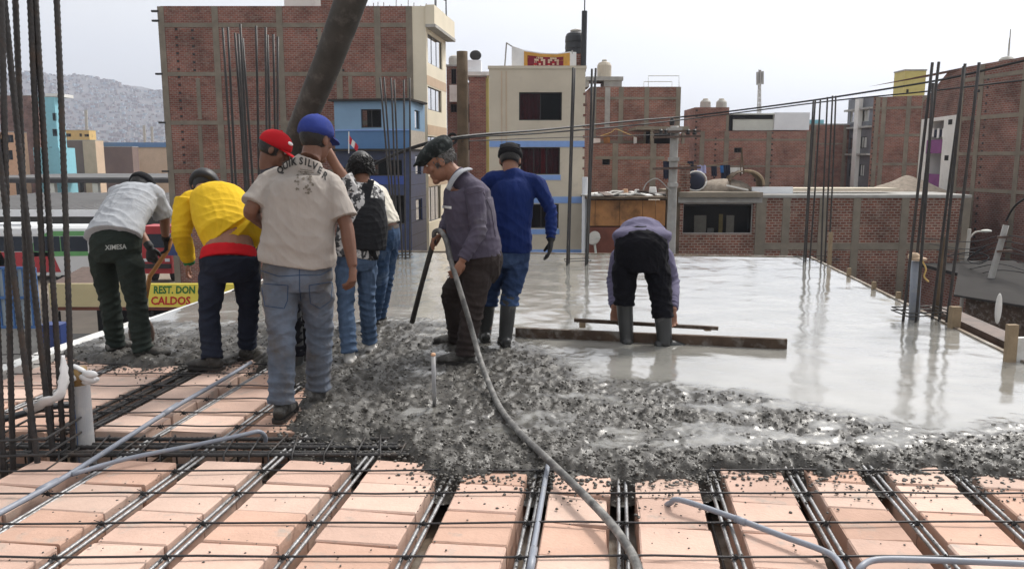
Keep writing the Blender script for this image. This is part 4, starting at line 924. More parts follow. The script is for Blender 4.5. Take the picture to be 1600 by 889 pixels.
def text_mesh(body, size, shear=0, bold=.0, res=2):
    cu = bpy.data.curves.new('lettering', 'FONT'); cu.body = body; cu.size = size; cu.shear = shear; cu.offset = bold; cu.resolution_u = res; cu.align_x = 'CENTER'; cu.align_y = 'CENTER'; cu.extrude = 0
    o = bpy.data.objects.new('lettering', cu); COL.objects.link(o); bpy.context.view_layer.update()
    dg = bpy.context.evaluated_depsgraph_get(); me = bpy.data.meshes.new_from_object(o.evaluated_get(dg)); bpy.data.objects.remove(o); bpy.data.curves.remove(cu); return me
def sign_text(body, u, v, Y, hpx, mt, parent, sx=1.0):
    me = text_mesh(body, hpx * Y / 1250 * 1.38, .12, .012); c = P(u, v, Y)
    for q in me.vertices: q.co = Vector((c.x + q.co.x * sx, Y, c.z + q.co.y))
    me.materials.clear(); me.materials.append(M[mt]); return link('lettering', me, parent)
sign_text('REST. DON JULIO', 308, 453.5, YSg - .085, 12, 'sign_green', sg, .86) if 0 else sign_text('REST. DON', 272, 453.5, YSg - .085, 12, 'sign_green', sg, .80)
sign_text('CALDOS', 266, 470.5, YSg - .085, 13, 'sign_red', sg, .90)
# blue barred gate and parked things at the left
gt = thing('blue_gate', 'pale sheet gate with blue bars at the yard entrance', 'gate', (P(25, 510, 24).x, 24, ZS))
ga, gb = P(-60, 460, 24).x, P(60, 460, 24).x; gz0, gz1 = zpx(510, 24), zpx(418, 24)
b = MB(); b.box(((ga + gb) / 2, 24, (gz0 + gz1) / 2), gb - ga, .04, gz1 - gz0); b.build('sheet', 'gate_sheet', gt)
for k in range(13): x = ga + (gb - ga) * k / 12; b = MB(); b.box((x, 23.95, (gz0 + gz1) / 2), .05, .05, gz1 - gz0); b.build('gate_bar', 'gate_blue', gt)
for z in (gz0, (gz0 + gz1) / 2, gz1): b = MB(); b.box(((ga + gb) / 2, 23.9, z), gb - ga, .05, .08); b.build('rail', 'gate_blue', gt)
b = MB(); b.box(((ga + gb) / 2, 24.05, (gz0 + ZS) / 2), gb - ga, .3, gz0 - ZS - .05); b.build('plinth', 'grey_concrete', gt)
bb = MB(); c = P(88, 530, 21); bb.box((c.x, 21, (zpx(560, 21) + zpx(505, 21)) / 2), .55, .5, zpx(505, 21) - zpx(560, 21)); tag(bb.build('blue_cabinet', 'crate_blue'), 'blue cabinet standing beside the food stall', 'cabinet')
# ================================================================== the slab being poured
mat('clay_block', (.53, .365, .295), .85, .10, 5, .25, 60, spec=.25, stain=((.36, .31, .27), 7, .57, .74))
mat('clay_block_pale', (.58, .42, .345), .85, .09, 5, .25, 60, spec=.25, stain=((.40, .35, .31), 7, .57, .74))
mat('clay_block_red', (.50, .325, .25), .85, .10, 5, .25, 60, spec=.25, stain=((.35, .30, .26), 7, .57, .74))
mat('form_board', (.16, .12, .085), .85, .3, 4, .4, 40, stain=((.33, .31, .28), 3, .45, .65))
mat('white_board', (.62, .62, .60), .7, .1, 4, stain=((.40, .38, .35), 5, .52, .75))
mat('rebar_steel', (.038, .036, .036), .55, .35, 14, .35, 90, metal=.15, stain=((.07, .048, .035), 9, .52, .75))
mat('rebar_bright', (.30, .30, .305), .42, .3, 20, .2, 90, metal=.55, stain=((.13, .12, .11), 8, .5, .72))
mat('thin_bar', (.035, .033, .035), .5, .3, 14, metal=.3)
mat('tie_wire', (.02, .019, .019), .6, .2, 10)
mat('conduit_grey', (.225, .245, .29), .45, .08, 6, stain=((.33, .33, .32), 14, .55, .8))
mat('pvc_grey', (.36, .36, .37), .5, .08, 6, stain=((.5, .48, .45), 10, .5, .75))
mat('plastic_bag', (.66, .66, .66), .35, .06, 8)
mat('brass', (.30, .19, .07), .45, .3, 14)
mat('pump_rubber', (.05, .047, .042), .8, .3, 7, .25, 50, stain=((.15, .14, .125), 9, .52, .8))
mat('rubber_hose', (.085, .083, .08), .6, .25, 12, .2, 60, stain=((.30, .29, .27), 10, .45, .72))

def vary_by_object(m, amt):
    nt = m.node_tree; b = nt.nodes['Principled BSDF']; src = b.inputs['Base Color'].links[0].from_socket
    oi = nt.nodes.new('ShaderNodeObjectInfo'); mr = nt.nodes.new('ShaderNodeMapRange'); mr.inputs[3].default_value = 1 - amt; mr.inputs[4].default_value = 1 + amt; nt.links.new(oi.outputs['Random'], mr.inputs[0])
    tc = [n for n in nt.nodes if n.type == 'TEX_COORD'][0]; ml = nt.nodes.new('ShaderNodeVectorMath'); ml.operation = 'ADD'; sc2 = nt.nodes.new('ShaderNodeMath'); sc2.operation = 'MULTIPLY'; sc2.inputs[1].default_value = 40; nt.links.new(oi.outputs['Random'], sc2.inputs[0])
    tgt = [l.to_socket for l in tc.outputs['Object'].links]; nt.links.new(tc.outputs['Object'], ml.inputs[0]); nt.links.new(sc2.outputs[0], ml.inputs[1])
    for q in tgt: nt.links.new(ml.outputs[0], q)
    hs = nt.nodes.new('ShaderNodeHueSaturation'); nt.links.new(src, hs.inputs['Color']); nt.links.new(mr.outputs[0], hs.inputs['Value']); nt.links.new(hs.outputs[0], b.inputs['Base Color'])
for q in ('clay_block', 'clay_block_pale', 'clay_block_red'): vary_by_object(M[q], .13)
# formwork deck and the storey under it
dk = MB()
cs = [W(-4.33, 0.9), W(3.1, 0.9), W(3.1, 12.7), W(-4.33, 12.7)]
dk.prism([(p.x, p.y) for p in cs], -.34, -.262); deck = struct(dk.build('formwork_deck', 'form_board'), 'plywood formwork deck carrying clay blocks and rebar', 'deck')
ub = thing('building_under_slab', 'brick storeys of the unfinished building carrying the slab', 'building', W(-.6, 6.7, ZS))
b = MB(); b.prism([(p.x, p.y) for p in (W(-4.1, 1.2), W(2.9, 1.2), W(2.9, 12.5), W(-4.1, 12.5))], ZS, -.345); b.build('wall', 'brick_low', ub)
# edge boards
for (lb, s0, t0, s1, t1, mt, h0, h1) in (('white edge board along the left side of the slab', -4.29, 1.0, -4.29, 12.6, 'white_board', -.262, -.01), ('dark edge board along the right side of the wet slab', 3.05, 1.0, 3.05, 12.6, 'form_board', -.262, .012), ('dark edge board along the far end of the wet slab', -4.25, 12.65, 3.0, 12.65, 'form_board', -.262, .012)):
    b = MB(); p_, q_ = W(s0, t0), W(s1, t1); b.bar((p_.x, p_.y, (h0 + h1) / 2), (q_.x, q_.y, (h0 + h1) / 2), .07 if 'white' in lb else .04, h1 - h0); tag(b.build('edge_board', mt), lb, 'board')
b = MB(); p_, q_ = W(-4.45, 3.0), W(-4.45, 7.2); b.bar((p_.x, p_.y, -.12), (q_.x, q_.y, -.12), .16, .14); tag(b.build('timber_rail', 'white_board'), 'white splashed timber rail outside the left edge board', 'rail')

# boundary of the poured concrete, read off the photo and laid on the slab plane
front_px = [(60, 545), (118, 560), (170, 566), (235, 572), (300, 566), (345, 566), (385, 560), (430, 572), (478, 598), (468, 640), (452, 664), (505, 684), (560, 690), (592, 676), (640, 702), (668, 730), (705, 738), (760, 733), (830, 739), (858, 728), (900, 742), (960, 740), (1020, 742), (1080, 737), (1112, 726), (1200, 733), (1240, 720), (1290, 738), (1352, 720), (1420, 738), (1482, 722), (1505, 738), (1600, 742), (1750, 760)]
front = [G(u, v, -.03) for (u, v) in front_px]
poly_c = [(p.x, p.y) for p in front] + [(W(3.03, 3.4).x, W(3.03, 3.4).y), (W(3.03, 12.63).x, W(3.03, 12.63).y), (W(-4.25, 12.63).x, W(-4.25, 12.63).y), (W(-4.25, 5.35).x, W(-4.25, 5.35).y)]
lump_px = front_px + [(1750, 640), (1600, 662), (1530, 682), (1440, 690), (1380, 660), (1200, 628), (1050, 604), (930, 578), (830, 538), (740, 508), (700, 503), (600, 500), (560, 510), (420, 502), (300, 512), (240, 506), (150, 530)]
poly_l = [tuple(G(u, v)[:2]) for (u, v) in lump_px]
def sdist(px, py, poly):
    pts = np.array(poly); d = np.full(px.shape, 1e9); inside = np.zeros(px.shape, bool); n = len(pts)
    for i in range(n):
        ax, ay = pts[i]; bx, by = pts[(i + 1) % n]; ex, ey = bx - ax, by - ay; l2 = ex * ex + ey * ey + 1e-12
        t = np.clip(((px - ax) * ex + (py - ay) * ey) / l2, 0, 1)
        d = np.minimum(d, np.hypot(px - ax - t * ex, py - ay - t * ey))
        c = ((ay > py) != (by > py)) & (px < (bx - ax) * (py - ay) / (by - ay + 1e-12) + ax); inside ^= c
    return np.where(inside, d, -d)
def sstep(a, b_, x): t = np.clip((x - a) / (b_ - a), 0, 1); return t * t * (3 - 2 * t)

ys = [3.35]
while ys[-1] < 12.62: ys.append(ys[-1] + .00105 * ys[-1] ** 1.75)
NC = 600; rows = []
tS = np.linspace(0, 1, NC)
XX, YY = [], []
for t_ in ys:
    s = -4.25 + tS * 7.28; XX.append(s * SD.x + t_ * JD.x); YY.append(s * SD.y + t_ * JD.y)
XX, YY = np.array(XX), np.array(YY)
dC = sdist(XX, YY, poly_c); dF = np.full(XX.shape, 1e9)
for p_, q_ in zip(front[:-1], front[1:]):
    ex, ey = q_.x - p_.x, q_.y - p_.y; tt_ = np.clip(((XX - p_.x) * ex + (YY - p_.y) * ey) / (ex * ex + ey * ey), 0, 1); dF = np.minimum(dF, np.hypot(XX - p_.x - tt_ * ex, YY - p_.y - tt_ * ey))
dF = np.where(dC > 0, dF, -dF)
dL = sdist(XX, YY, poly_l)
H = np.zeros(XX.shape); LM = np.zeros(XX.shape)
pudd = [(1125, 675, .30, .6), (760, 655, .2, .5), (860, 660, .2, .5), (1010, 560, .3, .6), (1250, 685, .2, .5), (1400, 700, .22, .6), (700, 520, .3, .4)]
pc = [(G(u, v).x, G(u, v).y, r, k) for (u, v, r, k) in pudd]
for j in range(XX.shape[0]):
    for i in range(NC):
        if dC[j, i] < -.16: continue
        x, y = XX[j, i], YY[j, i]; v3 = Vector((x, y, 0))
        w1 = mnoise.noise(v3 * 2.3); w2 = mnoise.noise(v3 * 6.1 + Vector((9, 3, 1)))
        dl = dL[j, i] + w1 * .22 + w2 * .08
        L = min(max((dl + .30) / .72, 0), 1); L = L * L * (3 - 2 * L)
        if L > 0:
            for (qx, qy, r, k) in pc:
                q = math.hypot((x - qx) * .7, y - qy) / r
                if q < 1.3: L *= 1 - k * (1 - min(max((q - .5 + w2 * .5) / .6, 0), 1))
            w3 = mnoise.noise(Vector((x * 2.6, y * 4.6, 5))) + .5 * mnoise.noise(Vector((x * 7, y * 11, 2)))
            L *= min(max(.86 + w3 * 1.0, 0.28), 1)
        if -.2 < dF[j, i] < .34: L = max(L, (.8 + .5 * w2) * min(1, (.34 - dF[j, i]) / .2)); L = min(max(L, 0), 1)
        LM[j, i] = L
        h = .004 * w1 + .0025 * w2
        if L > .02:
            vo = mnoise.voronoi(v3 * 21 + Vector((w2 * .6, w1 * .6, 0)))[0]; vo2 = mnoise.voronoi(v3 * 44)[0]
            rid = 1 - abs(mnoise.noise(v3 * 7.5 + Vector((1, 8, 3)))) * 2; cl_ = mnoise.noise(v3 * 13 + Vector((4, 2, 0)))
            h += L * ((.45 - min(vo[0], 1.0)) * .040 + (.5 - min(vo2[0], 1)) * .013 + .022 * max(rid, -.2) + .020 * cl_ + .022 * w1 - .012)
        d = dF[j, i] + .05 * w2 + .02 * mnoise.noise(v3 * 17)
        e = min(max((d + .05) / .15, 0), 1)
        h = h * min(1, e * 3 + .5) - .13 * (1 - e) ** 2.2
        H[j, i] = h
LM_full = LM
bc = MB(); R_ = XX.shape[0]
co = np.stack([XX, YY, H], -1).reshape(-1, 3)
keep = (dC > -.15)
fs = []
for j in range(R_ - 1):
    k_ = keep[j, :-1] & keep[j, 1:] & keep[j + 1, :-1] & keep[j + 1, 1:]
    for i in np.nonzero(k_)[0]:
        a = j * NC + int(i); fs.append((a, a + 1, a + NC + 1, a + NC))
me = bpy.data.meshes.new('wet_concrete'); me.from_pydata(co.tolist(), [], fs); me.update()
at_ = me.attributes.new('lump', 'FLOAT', 'POINT'); at_.data.foreach_set('value', LM.ravel().astype(np.float32))
bm = bmesh.new(); bm.from_mesh(me); bmesh.ops.delete(bm, geom=[v for v in bm.verts if not v.link_faces], context='VERTS'); bm.to_mesh(me); bm.free()
me.polygons.foreach_set('use_smooth', [True] * len(me.polygons))

def concrete_mat():
    m = bpy.data.materials.new('wet_concrete'); m.use_nodes = True; nt = m.node_tree; N = nt.nodes; Lk = nt.links; b = N['Principled BSDF']
    at = N.new('ShaderNodeAttribute'); at.attribute_name = 'lump'; tc = N.new('ShaderNodeTexCoord')
    n1 = N.new('ShaderNodeTexNoise'); n1.inputs['Scale'].default_value = 26; n1.inputs['Detail'].default_value = 6; n1.inputs['Roughness'].default_value = .7; Lk.new(tc.outputs['Object'], n1.inputs['Vector'])
    n2 = N.new('ShaderNodeTexNoise'); n2.inputs['Scale'].default_value = 1.3; n2.inputs['Detail'].default_value = 6; Lk.new(tc.outputs['Object'], n2.inputs['Vector'])
    rs = N.new('ShaderNodeValToRGB'); rs.color_ramp.elements[0].color = (.215, .21, .19, 1); rs.color_ramp.elements[1].color = (.325, .315, .29, 1); rs.color_ramp.elements[0].position = .35; rs.color_ramp.elements[1].position = .68; Lk.new(n2.outputs['Fac'], rs.inputs[0])
    rl = N.new('ShaderNodeValToRGB'); rl.color_ramp.elements[0].color = (.040, .037, .033, 1); rl.color_ramp.elements[1].color = (.085, .079, .070, 1); rl.color_ramp.elements[0].position = .38; rl.color_ramp.elements[1].position = .66; Lk.new(n1.outputs['Fac'], rl.inputs[0])
    mx = N.new('ShaderNodeMix'); mx.data_type = 'RGBA'; mf = N.new('ShaderNodeMapRange'); mf.inputs[1].default_value = .02; mf.inputs[2].default_value = .5; Lk.new(at.outputs['Fac'], mf.inputs[0]); Lk.new(mf.outputs[0], mx.inputs[0]); Lk.new(rs.outputs[0], mx.inputs[6]); Lk.new(rl.outputs[0], mx.inputs[7]); Lk.new(mx.outputs[2], b.inputs['Base Color'])
    mr = N.new('ShaderNodeMapRange'); mr.inputs[2].default_value = .75; mr.inputs[3].default_value = .075; mr.inputs[4].default_value = .46; Lk.new(at.outputs['Fac'], mr.inputs[0])
    ra = N.new('ShaderNodeMath'); ra.operation = 'MULTIPLY_ADD'; Lk.new(n2.outputs['Fac'], ra.inputs[0]); ra.inputs[1].default_value = .12; Lk.new(mr.outputs[0], ra.inputs[2])
    rb = N.new('ShaderNodeMath'); rb.operation = 'SUBTRACT'; Lk.new(ra.outputs[0], rb.inputs[0]); rb.inputs[1].default_value = .06; Lk.new(rb.outputs[0], b.inputs['Roughness'])
    b.inputs['IOR'].default_value = 1.45; sp_ = N.new('ShaderNodeMapRange'); sp_.inputs[2].default_value = .7; sp_.inputs[3].default_value = .5; sp_.inputs[4].default_value = .38; Lk.new(at.outputs['Fac'], sp_.inputs[0]); Lk.new(sp_.outputs[0], b.inputs['Specular IOR Level']); cw_ = N.new('ShaderNodeMapRange'); cw_.inputs[2].default_value = .7; cw_.inputs[3].default_value = .6; cw_.inputs[4].default_value = .10; Lk.new(at.outputs['Fac'], cw_.inputs[0]); Lk.new(cw_.outputs[0], b.inputs['Coat Weight']); b.inputs['Coat IOR'].default_value = 1.4; b.inputs['Coat Roughness'].default_value = .03
    mp = N.new('ShaderNodeMapping'); mp.inputs['Scale'].default_value = (1.0, 1.7, 1); Lk.new(tc.outputs['Object'], mp.inputs['Vector'])
    n3 = N.new('ShaderNodeTexNoise'); n3.inputs['Scale'].default_value = 5; n3.inputs['Detail'].default_value = 7; n3.inputs['Roughness'].default_value = .62; Lk.new(mp.outputs[0], n3.inputs['Vector'])
    b1 = N.new('ShaderNodeBump'); b1.inputs['Strength'].default_value = .07; b1.inputs['Distance'].default_value = .03; Lk.new(n3.outputs['Fac'], b1.inputs['Height'])
    b2 = N.new('ShaderNodeBump'); b2.inputs['Distance'].default_value = .008; Lk.new(n1.outputs['Fac'], b2.inputs['Height']); Lk.new(b1.outputs[0], b2.inputs['Normal'])
    ms = N.new('ShaderNodeMath'); ms.operation = 'MULTIPLY_ADD'; Lk.new(at.outputs['Fac'], ms.inputs[0]); ms.inputs[1].default_value = .8; ms.inputs[2].default_value = .02; Lk.new(ms.outputs[0], b2.inputs['Strength'])
    Lk.new(b2.outputs[0], b.inputs['Normal']); Lk.new(b2.outputs[0], b.inputs['Coat Normal']); M['wet_concrete'] = m
concrete_mat()
me.materials.append(M['wet_concrete'])
slab = struct(link('wet_concrete', me), 'freshly poured wet grey concrete, smooth far off and lumpy at its edge', 'concrete')
mat('wet_gravel', (.06, .056, .050), .42, .35, 30, .3, 120, col2=(.115, .107, .095), spec=.35)

# aggregate lumps sitting in the rough zone, and crumbs thrown over the blocks
ico = [Vector(q).normalized() for q in [(0, 1, 1.618), (0, -1, 1.618), (0, 1, -1.618), (0, -1, -1.618), (1, 1.618, 0), (-1, 1.618, 0), (1, -1.618, 0), (-1, -1.618, 0), (1.618, 0, 1), (-1.618, 0, 1), (1.618, 0, -1), (-1.618, 0, -1)]]
icf = [(0, 1, 8), (0, 8, 4), (0, 4, 5), (0, 5, 9), (0, 9, 1), (1, 6, 8), (8, 6, 10), (8, 10, 4), (4, 10, 2), (4, 2, 5), (5, 2, 11), (5, 11, 9), (9, 11, 7), (9, 7, 1), (1, 7, 6), (3, 10, 6), (3, 2, 10), (3, 11, 2), (3, 7, 11), (3, 6, 7)]
def stone(mb, c, r, rg):
    sq = Vector((rg.uniform(.75, 1.3), rg.uniform(.75, 1.3), rg.uniform(.5, .85))); a = rg.uniform(0, 6.3); ca, sa = math.cos(a), math.sin(a)
    vs = []
    for q in ico:
        x, y, z = q.x * sq.x, q.y * sq.y, q.z * sq.z; k = r * rg.uniform(.8, 1.15)
        vs.append((c[0] + (x * ca - y * sa) * k, c[1] + (x * sa + y * ca) * k, c[2] + z * k))
    mb.add(vs, icf)
rg = random.Random(11); sb = MB(); cnt = 0
lv = np.argwhere((LM > .4) & (dF > -.04))
wt = (1.0 / (YY[lv[:, 0], lv[:, 1]])) ** 1.2
order = np.random.default_rng(4).choice(len(lv), size=min(13000, len(lv)), replace=False, p=wt / wt.sum())
for q in order:
    j, i = lv[q]
    if rg.random() > LM[j, i] * 1.1: continue
    r = rg.choice([.004, .005, .006, .007, .009, .012]) * rg.uniform(.8, 1.3)
    stone(sb, (XX[j, i] + rg.uniform(-.01, .01), YY[j, i] + rg.uniform(-.01, .01), H[j, i] - r * .15), r, rg); cnt += 1
o = sb.build('concrete_aggregate', 'wet_gravel', uv=False, smooth=True); struct(o, 'wet gravel lumps in the rough fresh concrete', 'gravel', 'stuff')

# ------------------------------------------------------------------ clay blocks, one object each
BT = -.05; BH = .20
def block_mesh(name, w, l, mt, seed):
    r = random.Random(seed); b = MB(); b.box((0, 0, -BH / 2), w, l, BH); me = b.mesh(name); bm = bmesh.new(); bm.from_mesh(me)
    bmesh.ops.bevel(bm, geom=[e for e in bm.edges], offset=.006, segments=1, affect='EDGES', profile=.5)
    for v in bm.verts:
        if r.random() < .2: v.co += Vector((r.uniform(-.007, .007), r.uniform(-.010, .010), -r.uniform(0, .010)))
    if seed % 9 == 1:                                   # a broken corner or edge
        cx, cy = r.choice([-1, 1]) * w / 2, r.choice([-1, 1]) * l / 2; cr = r.uniform(.012, .026)
        for v in bm.verts:
            if v.co.z > -.03 and abs(v.co.x - cx) < .02 and abs(v.co.y - cy) < .02: v.co += Vector((-math.copysign(cr * r.uniform(.5, 1), cx), -math.copysign(cr * r.uniform(.3, 1), cy), -cr * r.uniform(.2, .5)))
    bm.to_mesh(me); bm.free(); me.materials.append(M[mt]); return me
joists = [-3.66, -3.03, -2.535, -2.10, -1.675, -1.225, -.755, -.32, .083, .505, .925, 1.306, 1.71, 2.12, 2.53]
ribw = {-3.03: .26, -2.535: .13}
edges = [-4.22] + joists + [2.98]
mesh_cache = {}
rb_ = random.Random(2)
for k in range(len(edges) - 1):
    s0 = edges[k] + (ribw.get(edges[k], .125) / 2 if k else .02); s1 = edges[k + 1] - (ribw.get(edges[k + 1], .125) / 2 if k + 1 < len(edges) - 1 else .02)
    w_ = s1 - s0
    variants = []
    for vv in range(3):
        for mt in ('clay_block', 'clay_block_pale', 'clay_block_red'):
            variants.append(block_mesh('clay_block', w_, .292, mt, k * 10 + vv))
    sm = (s0 + s1) / 2
    # rows counted from the near edge of the cross beam both ways
    tb0 = (3.90 - (sm * SD.y)) / JD.y; tb1 = (4.36 - (sm * SD.y)) / JD.y
    if sm > -.5: tb0 = tb1 = 4.4
    ts = []
    t = tb0 - .148
    while t > 1.75: ts.append(t); t -= .297
    t = tb1 + .15
    while t < 7: ts.append(t); t += .297
    for t in ts:
        p_ = W(sm, t)
        if sdist(np.array([p_.x]), np.array([p_.y]), poly_c)[0] > .32: continue
        if p_.y < 1.9: continue
        me = rb_.choice(variants)
        o = bpy.data.objects.new('clay_block', me); COL.objects.link(o); o.parent = deck
        o.location = (p_.x + rb_.uniform(-.006, .006), p_.y + rb_.uniform(-.003, .003), BT + rb_.uniform(-.004, .003)); o.rotation_euler = (rb_.uniform(-.006, .006), rb_.uniform(-.007, .007), math.atan2(SD.y, SD.x) + rb_.uniform(-.014, .014))

# crumbs over the blocks
sb = MB(); rg = random.Random(21)
for k in range(2600):
    i = rg.randrange(len(front) - 1); f_ = rg.random(); p_ = front[i].lerp(front[i + 1], f_)
    q = p_ + Vector((rg.gauss(0, .06), -abs(rg.gauss(0, .20)) ** 1.0 - .01, 0))
    if q.y < 2.4 or q.x < -4 or q.x > 2.4: continue
    dq = p_.y - q.y
    if rg.random() > math.exp(-dq * 3.2): continue
    r = rg.uniform(.003, .009) * (1.4 if dq < .12 else 1)
    stone(sb, (q.x, q.y, BT + r * .5), r, rg)
for k in range(260):
    q = Vector((rg.uniform(-2.2, 2.2), rg.uniform(2.6, 3.8), 0)); r = rg.uniform(.002, .006); stone(sb, (q.x, q.y, BT + r * .5), r, rg)
struct(sb.build('concrete_crumbs', 'wet_gravel', uv=False, smooth=True), 'crumbs of wet concrete scattered over the clay blocks', 'crumbs', 'stuff')
# mortar slop lying in the joist troughs near the pour
for s in joists:
    pass

# ------------------------------------------------------------------ rebar
def rebar(mb, p, q, r, ribbed=False, seg=8, m=0, bend=0):
    p, q = Vector(p), Vector(q); L = (q - p).length
    if ribbed:
        n = int(L / .0098); mb.tube([p.lerp(q, i / n) + Vector((bend * math.sin(math.pi * i / n), 0, 0)) for i in range(n + 1)], r, 8, ribs=(.17, .03), m=m)
    else: mb.tube([p.lerp(q, i / 6) + Vector((bend * math.sin(math.pi * i / 6), 0, 0)) for i in range(7)], r, seg, m=m)
jl = {-3.66: 'joist bars in the leftmost trough by the white edge board', -2.535: 'joist bars in the trough under the long conduit', -2.10: 'pair of joist bars in the trough right of the long conduit'}
for k, s in enumerate(joists):
    if s == -3.03: continue
    r = thing('joist_rebar', jl.get(s, 'pair of steel joist bars lying in a trough between clay block rows'), 'rebar', W(s, 3, -.06), None if s in jl else 'joist bars between block rows')
    t1 = 7.0 if s < -1.5 else 4.6
    for d_ in (-.017, .017) if s != -2.535 else (.03, .055):
        b = MB(); rebar(b, W(s + d_ + .012 * math.sin(k * 3), 2.25, -.058 + .004 * d_), W(s + d_ - .01 * math.sin(k * 2), t1, -.058), .0078, True); b.build('bar', 'rebar_bright', r, smooth=True)
    b = MB(); rebar(b, W(s, 1.5, -.23), W(s, t1, -.23), .008); b.build('bar', 'rebar_steel', r, smooth=True)
# wide rib with a bundle of bars (left)
r = thing('rib_rebar_cage', 'bundle of dark steel bars in the wide trough beside the grey standpipe', 'rebar', W(-3.03, 4.5, -.1))
for k, (ds, z) in enumerate(((-.10, -.055), (-.05, -.065), (.0, -.055), (.05, -.065), (.10, -.055), (-.08, -.2), (.08, -.2))):
    b = MB(); rebar(b, W(-3.03 + ds, 4.0, z), W(-3.03 + ds * .9, 7.4, z), .010, True); b.build('bar', 'rebar_steel', r, smooth=True)
for k in range(11):
    t = 4.45 + k * .24; b = MB(); q = [W(-3.03 + x, t + .03 * (x > 0), z) for x, z in ((-.12, -.22), (-.12, -.042), (.12, -.042), (.12, -.22), (-.12, -.22))]; b.tube(q, .005, 6); b.build('stirrup', 'rebar_steel', r)
# cross beam cage
r = thing('beam_rebar_cage', 'cross beam cage of thick ribbed bars tied with stirrups before the workers', 'rebar', (-1.6, 4.12, -.1))
for k, (yy, z) in enumerate(((3.99, -.05), (4.04, -.058), (4.10, -.05), (4.16, -.056), (4.23, -.05), (4.02, -.12), (4.2, -.12), (4.0, -.2), (4.22, -.2))):
    x1 = -.42 - .05 * (k % 3); b = MB(); rebar(b, (-4.2, yy + .006 * math.sin(k), z), (x1, yy, z), .0115 if k < 5 else .01, True); b.build('bar', 'rebar_steel', r, smooth=True)
for k in range(26):
    x = -4.0 + k * .137 + .03 * math.sin(k * 5); dx = .035 * math.sin(k * 2.3)
    b = MB(); b.tube([(x, 3.975, -.23), (x + .01, 3.97, -.036), (x + dx, 4.25, -.034), (x + dx, 4.25, -.23)], .0055, 6); b.build('stirrup', 'rebar_steel', r, smooth=True)
# temperature bars laid across everything
mt_ = thing('temperature_bars', 'thin dark bars tied across the clay block rows at even spacing', 'rebar', (0, 3.3, -.03))
tys = [(868, 2, -.4), (815.5, 0, 0), (769, 1, .3), (734, 0, 0), (928, 0, 0)]
tb = MB(); TB = []
for (v, k, d_) in tys:
    y = G(800, v, -.034).y; TB.append((y, -4.15, 2.9))
for v in (665, 643.5, 622.5, 602, 583, 568, 553): TB.append((G(500, v, -.034).y, -4.15, -1.0 if v > 640 else -1.3))
for k, (y, xa, xb) in enumerate(TB):
    b = MB(); n = 24; b.tube([(xa + (xb - xa) * i / n, y + .02 * (i / n - .5) * (1 if k % 2 else .2) + .004 * math.sin(i * 1.3 + k), -.036 + .003 * math.sin(i * 2.1 + k * 2)) for i in range(n + 1)], .0048, 6); b.build('bar', 'thin_bar', mt_, smooth=True)
    for s in joists:
        x = (s + y / JD.y * 0) * SD.x + ((y - s * SD.y) / JD.y) * JD.x
        if xa < x < xb and not sdist(np.array([x]), np.array([y]), poly_c)[0] > .05:
            tb.ball((x, y, -.042), .012, .008, .010, None, 7, 5)
            for q in (-1, 1): tb.tube([(x - .018, y - q * .012, -.05), (x, y, -.028), (x + .018, y + q * .012, -.05)], .003, 4)
            tb.tube([(x + .01, y - .005, -.035), (x + rg.uniform(-.03, .03), y - rg.uniform(.01, .03), -.02 + rg.uniform(0, .02))], .0016, 4)
o = tb.build('tie_wires', 'tie_wire', mt_, uv=False); o['kind'] = 'stuff'

def column_cage(label, bars, Y, stir, mt='rebar_steel', r=.0105, ribbed=False, group=None, dY=()):
    """bars: (u_top, v_top, u_bottom, v_bottom); depth from the slab point at the foot"""
    g0 = P(sum(q[2] for q in bars) / len(bars), bars[0][3], Y); t = thing('column_rebar', label, 'rebar', (g0.x, Y, 0))
    feet = []
    for k, (u0, v0, u1, v1) in enumerate(bars):
        yy = Y + (dY[k] if k < len(dY) else 0)
        p_, q_ = P(u1, v1, yy), P(u0, v0, yy); d_ = (p_ - q_)
        foot = p_ + d_ * ((-.25 - p_.z) / d_.z); top = q_ if v0 > 5 else q_ - d_ * .28
        b = MB(); rebar(b, foot, top, r, ribbed, bend=.01 * math.sin(k * 4)); b.build('bar', mt, t, smooth=True); feet.append((foot, top))
    for z in stir:
        c = [f.lerp(tp, (z - f.z) / (tp.z - f.z)) for f, tp in feet]; xs = [q.x for q in c]; yy = [q.y for q in c]
        x0, x1, y0, y1 = min(xs) - .03, max(xs) + .03, min(yy) - .04, max(yy) + .06
        b = MB(); b.tube([(x0, y0, z), (x1, y0, z + .01), (x1, y1, z + .01), (x0, y1, z), (x0, y0, z)], .0065, 6); b.build('stirrup', mt, t)
    return t
column_cage('thick ribbed column bars leaning up beside the grey standpipe', [(2, 0, 20, 717), (8, 0, 82, 700), (22, 0, 48, 690), (48, 0, 82, 692), (56, 0, 99, 690), (87, 0, 113, 688), (-27, 0, 59, 719), (-14, 300, 5, 738)], 3.98, (.02, .10, -.06), r=.0138, ribbed=True, dY=(-.08, .02, .1, .1, .12, .1, -.1, -.16))
column_cage('tall column bars rising behind the yellow shirted worker', [(348, 44, 366, 330), (356, 43, 372, 330), (367, 52, 384, 330), (372, 53, 388, 330), (375.5, 38, 391, 330), (400, 41, 404, 330), (415, 43, 420, 330), (418, 55, 424, 330), (427, 54, 431, 330), (434, 58, 436, 330), (379, 60, 397, 330)], 8.8, (.05,), r=.0135, dY=(0, .1, .2, -.1, 0, .1, 0, .1, .2, 0, .1))
column_cage('tall column bars before the blue house at the far slab edge', [(594, 122, 618, 407), (600, 121, 622, 402), (611, 122, 620, 408), (616, 125, 629, 404), (631, 125, 634, 409), (640, 122, 640, 404)], 11.9, (.06, .02), r=.0135, dY=(0, .25, 0, .3, 0, .2))
